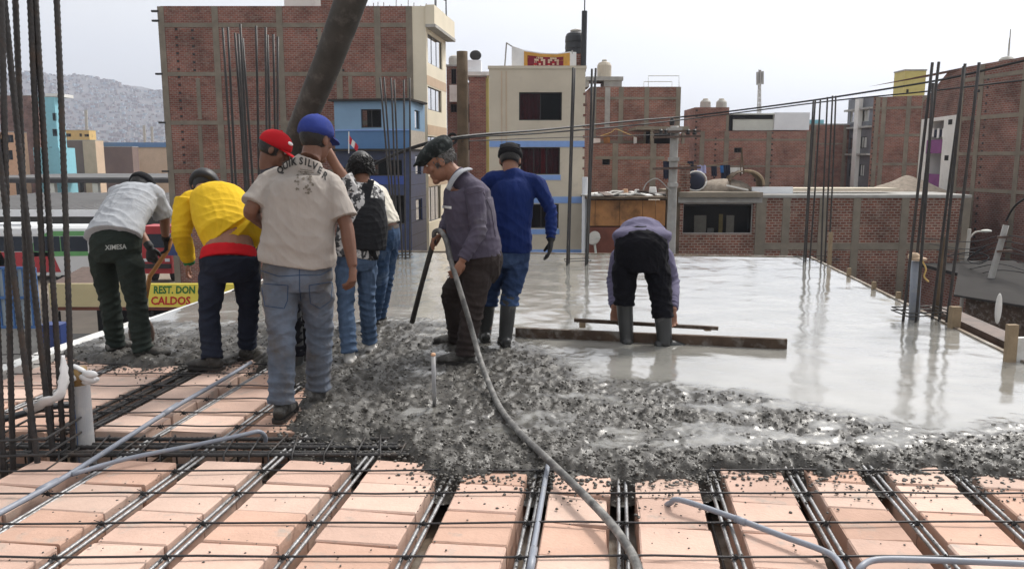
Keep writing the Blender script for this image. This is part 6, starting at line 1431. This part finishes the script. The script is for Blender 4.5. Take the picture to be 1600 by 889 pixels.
    for s in 'LR':
        S_, E_, W_ = j['sh' + s], j['el' + s], j['wr' + s]; b.tube([shm.lerp(S_, .4).lerp(j['nk'], .25), S_.lerp(shm, .08), S_.lerp(E_, .3)], [.07 * k, .07 * k, .066 * k], 14, sub=4)
        if o.get('sleeve', 'long') == 'long':
            e_ = E_.lerp(W_, .93); b.tube([S_, S_.lerp(E_, .5), E_.lerp(S_, .12), E_, E_.lerp(W_, .4), e_], [q * k * o.get('aw', 1) for q in (.066, .062, .055, .053, .050, .040)], 16, sub=8, fold=foldf(.03, seed * 5 + sg_(s), (.55, .95), .16, .1))
        else:
            e_ = S_.lerp(E_, o.get('slen', .72)); b.tube([S_, S_.lerp(e_, .5), e_], [q * k for q in (.068, .073, .080)], 16, sub=6, fold=foldf(.018, seed * 5 + sg_(s), (.8,), .3, .3))
    creases = [(j['ws'].lerp(hem, .4), .2, (j['ch'] - j['ws']) + side * .12, .085, .012), (j['ws'].lerp(j['ch'], .4), .2, side * .4 + (j['ch'] - j['ws']) * .5, .10, .009)]
    for s in 'LR':
        ax_ = j['el' + s] - j['sh' + s]; creases += [(j['sh' + s].lerp(shm, .2) + ax_ * .35, .12, ax_ * .5 + side * (.2 if s == 'L' else -.2), .06, .010)]
        if o.get('sleeve', 'long') == 'long': creases += [(j['el' + s], .10, ax_ + side * .1, .045, .014), (j['el' + s].lerp(j['wr' + s], .8), .08, j['wr' + s] - j['el' + s], .04, .012)]
    sh = fuse(b, 'shirt', o['shirt'], t, .0075, 2, wrinkle(seed + 50, o.get('swr', .007), .7, (1, .2, .5), creases))
    for s in 'LR':
        shoe(t, j['an' + s], j['kn' + s], o['toe' + s], zg, o['shoes'][0], o['shoes'][1], k)
    return t, fr, body, sh
def sg_(s): return 1 if s == 'L' else 2
def project_print(me, target, to_uv, mt, name, parent, Y0, off=.003):
    """lays a flat lettering mesh onto a garment: each point is dropped along the view of the garment's back"""
    bm = bmesh.new(); bm.from_mesh(me)
    for q in range(2):
        es = [e for e in bm.edges if e.calc_length() > .04]
        if es: bmesh.ops.subdivide_edges(bm, edges=es, cuts=2)
    bmesh.ops.triangulate(bm, faces=bm.faces[:]); es = [e for e in bm.edges if e.calc_length() > .09]
    if es: bmesh.ops.subdivide_edges(bm, edges=es, cuts=1)
    bm.to_mesh(me); bm.free()
    dm = target.data; bvh = BVHTree.FromPolygons([v.co for v in dm.vertices], [p.vertices for p in dm.polygons])
    for v in me.vertices:
        u_, v_ = to_uv(v.co.x, v.co.y); a = Vector((0, 0, HC)); d = ray(u_, v_).normalized(); h = bvh.ray_cast(a, d)
        v.co = (h[0] - d * off + h[1] * .001) if h[0] is not None else P(u_, v_, Y0)
    me.update(); me.materials.clear(); me.materials.append(M[mt]); return link(name, me, parent)

AW, DN = (0, 1, 0), (0, 0, -1)
# 1 grey shirt, dark green trousers, bending with a shovel
t, fr, body, sh = human('worker in grey T-shirt and dark green trousers bending over with a shovel', dict(hd=(221, 293, 6.66), nk=(224, 303, 6.52), ch=(207, 312, 6.34), ws=(187, 348, 6.12), pv=(180, 378, 6.03), shL=(179, 303, 6.44), shR=(241, 300, 6.36), elL=(210, 350, 6.7), wrL=(235, 388, 6.62), elR=(257, 342, 6.42), wrR=(259, 374, 6.55), hpL=(158, 392, 6.06), hpR=(200, 396, 5.99), knL=(172, 470, 6.1), knR=(214, 476, 5.98), anL=(181, 540, 6.14), anR=(223, 549, 5.95)),
    dict(seed=1, vox=.009, zg=-.025, fwd=(.25, .6, -.75), hup=(0, .7, .7), handL=((.2, -.3, -1), AW, 1, .9, 'glove_black'), handR=((.1, .2, -1), (-1, 0, 0), 1, .9, 'glove_black'), skin='skin', trousers='pants_green', lw=1.12, fold=.035, shirt='shirt_grey', sleeve='short', slen=.95, sw=1.07, wf=1.2, hem=P(175, 372, 6.0), shoes=('shoe_dark', 'shoe'), toeL=(.6, .8), toeR=(.95, .3), waist=.35), P(205, 560, 6.0))
hair(t, P(221, 293, 6.66), fr, 'hair_black', low=-.09); cap(t, P(221, 293, 6.66), fr, 'cap_black', brim=fr[1], k=1.1)
W1 = t; ch_ = {c.name.split('.')[0]: c for c in t.children}
me = text_mesh('XIMESA', 1.0, 0, .02)
project_print(me, ch_['trousers'], lambda x, y: (181 + x * 9.8 - y * .4, 386.5 - y * 10.5 - x * .55), 'print_pale', 'lettering', ch_['trousers'], 5.9)
for (u0, v0, u1, v1) in ((163, 372, 196, 366),):
    pass
sv = thing('shovel', 'wooden handled shovel held by the grey shirted worker', 'shovel', P(236, 432, 6.5))
b = MB(); b.tube([P(269, 372, 6.56), P(262, 391, 6.55), P(234, 432, 6.5), P(222, 500, 6.45)], .018, 10); b.build('handle', 'board_orange', sv, smooth=True)
b = MB(); q = P(221, 520, 6.45); b.ball(q, .11, .03, .15, None, 14, 8); b.build('blade', 'rust_metal', sv, smooth=True)

# 2 yellow shirt
t, fr, body, sh = human('worker in yellow long sleeved shirt bending low with red underwear showing above dark jeans', dict(hd=(319, 290, 6.45), nk=(325, 300, 6.3), ch=(342, 316, 6.12), ws=(358, 358, 5.92), pv=(358, 402, 5.82), shL=(292, 312, 6.14), shR=(384, 318, 6.22), elL=(283, 366, 6.05), wrL=(295, 408, 6.2), elR=(402, 362, 6.4), wrR=(372, 405, 6.55), hpL=(334, 420, 5.8), hpR=(383, 420, 5.88), knL=(327, 492, 5.74), knR=(388, 482, 5.96), anL=(332, 560, 5.66), anR=(386, 542, 6.0)),
    dict(seed=2, bd=.95, vox=.0075, zg=-.035, fwd=(-.1, .6, -.75), hup=(0, .75, .65), handL=((-.35, .2, -1), (.8, .2, 0), 1, .6), handR=((-.2, .1, -1), (-1, 0, 0), -1, .6), skin='skin_warm', trousers='jeans_dark', lw=1.14, shirt='shirt_yellow', sw=1.12, wf=1.2, df=1.25, aw=1.4, swr=.004, hw=.004, hem=P(362, 362, 5.925), shoes=('shoe_dark', 'shoe'), toeL=(-.9, .2), toeR=(.3, .9), waist=.02), P(355, 570, 5.8))
hair(t, P(319, 290, 6.45), fr, 'hair_black', low=-.1, puff=1.05); cap(t, P(319, 290, 6.45), fr, 'helmet_black', brim=fr[1], k=1.3, rise=.10, base=.0, name='helmet')
b = MB(); pv_, ws_ = P(358, 402, 5.82), P(358, 358, 5.92); ax = (ws_ - pv_).normalized(); c0 = pv_; sd2 = (P(383, 420, 5.88) - P(334, 420, 5.8)).normalized()
b.tube([c0 - ax * .03, c0 + ax * .03, c0 + ax * .066], [(.176 * 1.18, .131 * 1.16), (.168 * 1.18, .126 * 1.16), (.160 * 1.18, .119 * 1.16)], 26, side=sd2, sub=4); fuse(b, 'underwear', 'underwear_red', t, .008, 1)
b = MB(); b.tube([P(293, 401, 6.19), P(296, 412, 6.21)], [.047, .043], 14); b.build('cuff', 'cuff_green', t, smooth=True)

# 3 red cap man behind
t, fr, body, sh = human('man in red cap guiding the pump hose behind the taupe shirted worker', dict(hd=(428, 232, 5.6), nk=(420, 262, 5.6), ch=(428, 305, 5.62), ws=(440, 362, 5.62), pv=(450, 408, 5.62), shL=(421, 290, 5.48), shR=(440, 288, 5.78), elL=(440, 345, 5.42), wrL=(462, 318, 5.5), elR=(460, 335, 5.85), wrR=(470, 300, 5.9), hpL=(446, 420, 5.53), hpR=(456, 420, 5.7), knL=(455, 490, 5.55), knR=(468, 488, 5.75), anL=(462, 555, 5.58), anR=(474, 548, 5.85)),
    dict(seed=3, vox=.008, fwd=(.85, .2, -.42), handL=((.5, .3, .6), (0, 1, 0), 1, .9), handR=((.5, .1, .6), (0, -1, 0), 1, .9), skin='skin_dark', trousers='pants_black', lw=1.0, shirt='shirt_dark', sleeve='short', shoes=('rubber_boot', 'rubber'), toeL=(1, .1), toeR=(.9, .3)), P(468, 560, 5.7))
hc = P(428, 232, 5.6); hair(t, hc, fr, 'hair_black', low=-.08); c_ = cap(t, hc, fr, 'cap_red', brim=fr[1], k=1.06, rise=.10, brim_l=.08)
b = MB(); q = hc + fr[1] * .085 + fr[2] * .082 - fr[0] * -.03; b.ball(hc + fr[1] * .08 + fr[2] * .075 + fr[0] * .035, .03, .03, .014, fr, 10, 6); b.build('emblem', 'flag_white', c_, smooth=True)
for s in (-1, 1): b = MB(); b.ball(hc + fr[1] * .082 + fr[0] * (s * .03) + fr[2] * .002, .012, .01, .008, fr, 10, 6); b.build('eye', 'eye_white', t, smooth=True)

# 4 taupe T-shirt, blue cap
t, fr, body, sh = human('worker in taupe printed T-shirt, blue cap and faded jeans seen from behind', dict(hd=(493, 216, 4.80), nk=(484, 250, 4.74), ch=(471, 302, 4.70), ws=(466, 362, 4.66), pv=(465, 420, 4.68), shL=(421, 283, 4.74), shR=(519, 289, 4.72), elL=(391, 330, 4.62), wrL=(412, 352, 4.92), elR=(541, 353, 4.66), wrR=(551, 416, 4.6), hpL=(438, 434, 4.66), hpR=(492, 434, 4.7), knL=(440, 525, 4.62), knR=(499, 515, 4.82), anL=(440, 630, 4.58), anR=(498, 606, 4.85)),
    dict(seed=4, k=1.04, fwd=(.38, .9, -.18), handL=((.4, .9, -.1), (1, 0, 0), -1, .7), handR=((0, -.1, -1), (-1, .3, 0), 1, .75), skin='skin_dark', trousers='jeans_faded', lw=1.17, fold=.04, shirt='shirt_taupe', sleeve='short', slen=.82, sw=1.09, wf=1.12, hw=.012, df=1.08, hem=P(464, 412, 4.66), swr=.006, shoes=('shoe_dark', 'boot'), toeL=(.05, 1), toeR=(.25, .95), waist=.3, vox=.006), P(468, 640, 4.7))
hc = P(493, 216, 4.80); hair(t, hc, fr, 'hair_black', low=-.085, front=.02); cap(t, hc, fr, 'cap_blue', brim=fr[1], k=1.1, rise=.105)
ch_ = {c.name.split('.')[0]: c for c in t.children}
chars = [('Q', 438, 266, 17), ('U', 446, 259.5, 13), ('I', 452.5, 256, 9), ('K', 459, 253.5, 6), ('S', 470.5, 252.5, -1), ('I', 477.5, 253.5, -5), ('L', 484, 256, -11), ('V', 491.5, 260, -18), ('E', 499.5, 266.5, -26), ('R', 507.5, 275, -34)]
# arched lettering, dark and slightly faded
for (c_, u_, v_, an_) in chars:
    me = text_mesh(c_, 1.0, 0, .035); ca, sa = math.cos(math.radians(an_)), math.sin(math.radians(an_))
    project_print(me, sh, lambda x, y, u_=u_, v_=v_, ca=ca, sa=sa: (u_ + (x * ca - y * sa) * 12.5, v_ - (x * sa + y * ca) * 15.5), 'print_dark', 'lettering', sh, 4.5)
rgp = random.Random(4)
for q in range(36):
    a_ = rgp.uniform(0, 6.28); rr_ = rgp.uniform(6, 17); me = bpy.data.meshes.new('print'); n = 7; rad = rgp.uniform(.8, 2.6)
    me.from_pydata([(math.cos(i * 6.28 / n) * rgp.uniform(.6, 1.2), math.sin(i * 6.28 / n) * rgp.uniform(.6, 1.2), 0) for i in range(n)], [], [tuple(range(n))]); me.update()
    project_print(me, sh, lambda x, y, a_=a_, rr_=rr_, rad=rad: (474 + math.cos(a_) * rr_ * .95 + x * rad, 287 + math.sin(a_) * rr_ * 1.15 + y * rad), 'print_faded', 'faded_print', sh, 4.5, .0025)
for yy, wv in ((266, 9), (269, 12), (272, 8)):
    me = bpy.data.meshes.new('print'); me.from_pydata([(-1, -.5, 0), (1, -.5, 0), (1, .5, 0), (-1, .5, 0)], [], [(0, 1, 2, 3)]); me.update(); project_print(me, sh, lambda x, y, yy=yy, wv=wv: (478 + x * wv, yy + y * 1.0 + x * 1.2), 'print_faded', 'faded_print', sh, 4.5, .0025)
# jeans pockets and belt loop as raised seams
tr_ = ch_['trousers']
def seam(pts, target, mt, parent, r=.004, name='seam'):
    dm = target.data; bvh = BVHTree.FromPolygons([v.co for v in dm.vertices], [p.vertices for p in dm.polygons]); out = []
    for i in range(len(pts) - 1):
        n = max(2, int(math.hypot(pts[i + 1][0] - pts[i][0], pts[i + 1][1] - pts[i][1]) / 3))
        for q in range(n + (i == len(pts) - 2)):
            f_ = q / n; d = ray(pts[i][0] + (pts[i + 1][0] - pts[i][0]) * f_, pts[i][1] + (pts[i + 1][1] - pts[i][1]) * f_).normalized(); h = bvh.ray_cast(Vector((0, 0, HC)), d)
            if h[0] is not None: out.append(h[0] - d * .001)
    if len(out) > 2: b = MB(); b.tube(out, r, 5); b.build(name, mt, parent, smooth=True)
for pk in ([(408, 443), (450, 446), (449, 470), (444, 482), (414, 478), (408, 443)], [(483, 446), (520, 440), (517, 470), (500, 482), (485, 474), (483, 446)], [(468, 412), (468, 450), (470, 470)], [(405, 422), (436, 432), (468, 430), (500, 430), (524, 418)]): seam(pk, tr_, 'jeans_blue', tr_, .0026)

# 5 man with dark vest, raised arm on the hose
t, fr, body, sh = human('dark haired man in patterned shirt and black vest raising an arm to the pump hose', dict(hd=(564, 264, 6.12), nk=(570, 290, 6.06), ch=(566, 322, 6.0), ws=(560, 362, 5.97), pv=(557, 396, 5.96), shL=(549, 298, 5.95), shR=(588, 304, 6.14), elL=(524, 258, 5.92), wrL=(492, 203, 5.86), elR=(590, 350, 6.3), wrR=(572, 372, 6.45), hpL=(541, 408, 5.92), hpR=(572, 408, 6.02), knL=(540, 477, 5.85), knR=(573, 467, 6.05), anL=(546, 552, 5.78), anR=(578, 534, 6.14)),
    dict(seed=5, vox=.0075, k=.95, fwd=(-.3, .88, -.3), handL=((-.25, 0, 1), (.2, 1, 0), -1, .45), handR=((-.3, .3, -.6), (0, 1, 0), 1, .6), skin='skin', trousers='jeans_mid', lw=.98, fold=.05, shirt='patterned_shirt', sleeve='short', slen=.55, hem=P(556, 402, 5.95), sw=1.1, shoes=('sneaker_white', 'shoe'), toeL=(-.1, 1), toeR=(.05, 1)), P(562, 560, 5.95))
hc = P(564, 264, 6.12); hb = hair(t, hc, fr, 'hair_black', k=1.02, low=-.09, front=.02, puff=1.08, seed=6); tufts(hb, hc, fr, 'hair_black', 900, 1.04, .035, 5)
b = MB(); sd2 = (P(588, 304, 6.14) - P(549, 298, 5.95)).normalized(); bk = Vector((.1, -.03, 0))
b.tube([P(566, 388, 5.97) + bk * .3, P(569, 350, 5.98) + bk * .3, P(571, 312, 6.02) + bk * .3], [(.155, .14), (.165, .138), (.10, .12)], 20, side=sd2, sub=4); v_ = fuse(b, 'vest', 'vest_black', t, .008, 2, wrinkle(77, .006))
for (a_, c_) in (((572, 316), (580, 282)), ((560, 314), (573, 288))):
    b = MB(); b.bar(P(a_[0], a_[1], 5.90), P(c_[0], c_[1], 5.97), .045, .02, (0, 1, 0)); b.build('strap', 'vest_black', v_)
b = MB(); b.tube([P(566, 380, 5.86), P(580, 398, 5.9), P(588, 405, 5.95)], [(.05, .01), (.04, .01), (.02, .01)], 8, side=(1, 0, 0), sub=3); b.build('strap_end', 'vest_black', v_)
# 6 man behind in cream shirt
t, fr, body, sh = human('man in cream shirt and blue jeans leaning in behind the vest wearer', dict(hd=(556, 272, 7.2), nk=(572, 288, 7.14), ch=(584, 306, 7.12), ws=(598, 338, 7.1), pv=(602, 364, 7.1), shL=(572, 300, 7.0), shR=(588, 299, 7.28), elL=(545, 305, 6.95), wrL=(520, 292, 6.8), elR=(562, 312, 7.35), wrR=(530, 305, 7.2), hpL=(595, 374, 7.04), hpR=(607, 374, 7.18), knL=(593, 440, 7.05), knR=(602, 440, 7.25), anL=(582, 498, 7.1), anR=(592, 494, 7.35)),
    dict(seed=6, vox=.01, k=1.0, fwd=(-.8, .4, -.4), handL=((-1, 0, .2), (0, 1, 0), 1, .8), handR=((-1, 0, .2), (0, -1, 0), 1, .8), trousers='jeans_blue', lw=1.05, shirt='shirt_cream', belt='belt_brown', waist=.35, df=.95, hem=P(601, 350, 7.1), shoes=('shoe_dark', 'shoe'), toeL=(-1, .2), toeR=(-1, .2)), P(588, 505, 7.15))
hair(t, P(556, 272, 7.2), fr, 'hair_black')

# 7 old man with flat cap
t, fr, body, sh = human('older man in tweed flat cap and faded purple work jacket holding the vibrator hose', dict(hd=(686, 250, 5.92), nk=(716, 276, 5.94), ch=(731, 308, 5.92), ws=(737, 358, 5.92), pv=(746, 404, 5.92), shL=(725, 292, 6.08), shR=(742, 296, 5.75), elL=(700, 345, 6.18), wrL=(691, 366, 6.0), elR=(748, 362, 5.66), wrR=(722, 408, 5.6), hpL=(738, 420, 6.02), hpR=(747, 422, 5.83), knL=(706, 458, 6.15), knR=(737, 492, 5.78), anL=(716, 532, 6.36), anR=(726, 556, 5.75)),
    dict(seed=7, k=1.02, hk=1.15, zg=-.012, fwd=(-.86, -.08, -.42), side=(-.12, -.99, 0), handL=((-.75, -.1, -.45), (.3, -.2, -1), -1, 1.0), handR=((-.45, -.1, -.85), (-.6, .8, 0), 1, .55), skin='skin_warm', trousers='pants_brown', lw=1.16, fold=.03, shirt='jacket_purple', df=1.42, wf=1.05, sd=1.04, aw=1.1, hem=P(741, 402, 5.92), shoes=('shoe_dark', 'boot'), toeL=(-1, .1), toeR=(-1, -.12), vox=.0055, collar=.2, swr=.008), P(728, 565, 5.85))
hc = P(686, 250, 5.92); r_, f_, u_ = fr; K = 1.17
hb = hair(t, hc, fr, 'hair_grey', k=K, low=-.07, front=.0, seed=3); tufts(hb, hc, fr, 'hair_grey', 260, .98 * K, .02, 6)
b = MB(); ax = (r_, (f_ + u_ * -.30).normalized(), (u_ + f_ * .30).normalized()); b.ball(hc + (u_ * .068 + f_ * .012) * K, .102 * K, .134 * K, .054 * K, ax, 26, 14); b.ball(hc + (u_ * .05 - f_ * .03) * K, .092 * K, .10 * K, .055 * K, ax, 24, 12); b.ball(hc + (u_ * .046 + f_ * .118) * K, .07 * K, .05 * K, .012 * K, ax, 16, 8); fuse(b, 'flat_cap', 'cap_tweed', t, .005, 2)
for s in (-1, 1): b = MB(); b.ball(hc + (f_ * .083 + r_ * (s * .031)) * K, .013, .009, .007, fr, 10, 6); b.build('eye', 'eye_white', t, smooth=True)
b = MB(); b.tube([P(700, 296, 5.80), P(708, 280, 5.79), P(720, 268, 5.82), P(734, 264, 5.9)], [(.01, .028)] * 4, 8, sub=4); b.build('collar', 'shirt_grey', t, smooth=True)
seam([(724, 299), (734, 303), (748, 300), (757, 296)], sh, 'jacket_purple', sh, .003); seam([(755, 300), (768, 330), (774, 370)], sh, 'jacket_purple', sh, .003)
me = bpy.data.meshes.new('print'); me.from_pydata([(-1, -.5, 0), (1, -.5, 0), (1, .5, 0), (-1, .5, 0)], [], [(0, 1, 2, 3)]); me.update(); project_print(me, sh, lambda x, y: (698 + x * 7.5, 324 + y * 4 + x * .6), 'flag_white', 'patch', sh, 5.7, .003)
# 8 blue sweater
t, fr, body, sh = human('worker in royal blue sweater, black cap, black gloves and rubber boots', dict(hd=(797, 249, 6.47), nk=(797, 268, 6.43), ch=(800, 305, 6.38), ws=(796, 348, 6.36), pv=(794, 392, 6.36), shL=(764, 282, 6.42), shR=(840, 287, 6.4), elL=(752, 325, 6.55), wrL=(768, 362, 6.65), elR=(861, 330, 6.33), wrR=(861, 376, 6.26), hpL=(777, 403, 6.38), hpR=(810, 403, 6.36), knL=(765, 462, 6.46), knR=(797, 460, 6.33), anL=(758, 535, 6.5), anR=(790, 537, 6.3)),
    dict(seed=8, k=1.02, vox=.008, zg=-.02, fwd=(.05, .9, -.38), handL=((.2, .4, -.8), (1, 0, 0), -1, .6, 'glove_black'), handR=((-.12, -.1, -1), (-1, 0, 0), 1, .35, 'glove_black'), skin='skin', trousers='jeans_navy', lw=1.08, cuffL=.2, cuffR=.22, fold=.06, shirt='sweater_blue', hem=P(794, 392, 6.36), sw=1.04, swr=.008, sfold=.012, shoes=('rubber_boot', 'rubber'), toeL=(-.2, 1), toeR=(-.15, 1), waist=.1), P(780, 545, 6.4))
hc = P(797, 249, 6.47); hair(t, hc, fr, 'hair_black', low=-.07, front=.0); c_ = cap(t, hc, fr, 'cap_black', brim=fr[1], k=1.1, rise=.10)
for q in range(3): b = MB(); b.tube([hc + fr[2] * (.05 + .022 * q) * 1.1 + fr[0] * (s_ * .1) - fr[1] * (.115 * math.cos(s_ * 1.1) - .02 * q) for s_ in (-.8, -.4, 0, .4, .8)], .006, 6, sub=3); b.build('cap_fold', 'cap_black', c_, smooth=True)
# 9 bent man with screed
t, fr, body, sh = human('worker in black trousers and lilac grey shirt bent double over the screed board', dict(hd=(1003, 396, 7.16), nk=(1003, 396, 7.02), ch=(1003, 388, 6.86), ws=(1003, 369, 6.62), pv=(1002, 386, 6.42), shL=(966, 398, 6.92), shR=(1040, 398, 6.92), elL=(957, 440, 6.84), wrL=(960, 482, 6.6), elR=(1053, 442, 6.82), wrR=(1052, 486, 6.5), hpL=(977, 413, 6.40), hpR=(1026, 414, 6.40), knL=(975, 468, 6.40), knR=(1034, 472, 6.33), anL=(979, 532, 6.38), anR=(1038, 536, 6.28)),
    dict(seed=9, bd=.78, vox=.0085, k=1.04, fwd=(0, .1, -1), hup=(0, 1, .1), handL=((0, -.15, -1), (.2, -1, 0), -1, .8), handR=((-.1, -.2, -1), (0, -1, 0), 1, .8), skin='skin_warm', trousers='pants_black', lw=1.14, wf=1.2, df=1.22, cuffL=.15, cuffR=.38, fold=.03, shirt='shirt_lilac', hem=P(1002, 384, 6.50), extra=[(P(1003, 367, 6.46), .245, .145, .072), (P(1003, 370, 6.52), .245, .17, .105), (P(1003, 370, 6.64), .235, .2, .12), (P(1003, 374, 6.78), .225, .2, .13)], shoes=('rubber_boot', 'rubber'), toeL=(.05, 1), toeR=(.9, .25), waist=.1), P(1008, 545, 6.4))
hair(t, P(1003, 396, 7.16), fr, 'hair_black')

# ------------------------------------------------------------------ tools
sc_ = thing('screed_board', 'long concrete splashed screed board with a raised handle rail', 'screed', G(1010, 530))
A_, B_ = G(806, 527, .0), G(1231, 546, .0)
b = MB(); b.bar((A_.x, A_.y + .03, .035), (B_.x, B_.y + .03, .035), .045, .085); b.build('board', 'dark_wood', sc_)
b = MB(); p_, q_ = P(897, 500, A_.y - .0), P(1122, 513, 6.42); b.bar(p_, q_, .035, .028); b.build('handle_rail', 'dark_wood', sc_)
for f_ in (.06, .93): c_ = p_.lerp(q_, f_); b = MB(); b.box((c_.x, c_.y + .01, (c_.z + .078) / 2), .05, .05, c_.z - .078 - .015); b.build('spacer', 'pale_wood', sc_)
vh = thing('concrete_vibrator', 'long rubber vibrator hose ending in a steel poker tube', 'vibrator', G(643, 505))
b = MB(); b.tube([P(679, 372, 5.98), P(660, 440, 6.25), P(644, 503, 6.55)], [.020, .020, .022], 12); b.build('poker', 'pump_rubber', vh, smooth=True)
b = MB(); hz_ = -.005
b.tube([P(679, 374, 5.98), P(679, 363, 5.97), P(688, 361, 5.93), P(697, 376, 5.76), P(704, 405, 5.64), P(714, 438, 5.53), P(730, 490, 5.45), P(750, 560, 5.3), G(775, 625, .03), G(805, 668, .03), G(850, 712, .025), G(905, 765, .015), G(955, 818, .01), G(990, 870, .01), G(1005, 920, .01)], .0185, 12, sub=8); b.build('hose', 'rubber_hose', vh, smooth=True)
ph = thing('pump_hose', 'thick dark concrete pump hose hanging down from above', 'hose', P(455, 470, 6.0))
b = MB(); b.tube([P(600, -150, 5.2), P(548, 0, 5.45), P(515, 90, 5.65), P(482, 170, 5.85), P(462, 225, 5.98), P(452, 300, 6.05), P(455, 400, 6.1), P(462, 480, 6.1)], [.108, .103, .098, .093, .088, .085, .085, .085], 22, sub=8); b.build('hose', 'pump_rubber', ph, smooth=True)
b = MB(); b.tube([P(462, 470, 6.1), P(463, 486, 6.1)], .11, 20); b.build('end_ring', 'rust_metal', ph, smooth=True)
# ------------------------------------------------------------------ haze: one even volume round everything
def make_haze():
    m = bpy.data.materials.new('haze'); m.use_nodes = True; N = m.node_tree.nodes; N.clear()
    o = N.new('ShaderNodeOutputMaterial'); v = N.new('ShaderNodeVolumePrincipled')
    v.inputs['Color'].default_value = (.66, .73, .88, 1); v.inputs['Density'].default_value = .00032; v.inputs['Anisotropy'].default_value = .2
    m.node_tree.links.new(v.outputs[0], o.inputs['Volume'])
    b = MB(); b.box((0, 1000, 150), 5600, 2700, 330); h = b.build('haze', m); h['kind'] = 'stuff'; h['label'] = 'thin bluish haze over the far hill'; h['category'] = 'haze'
make_haze()
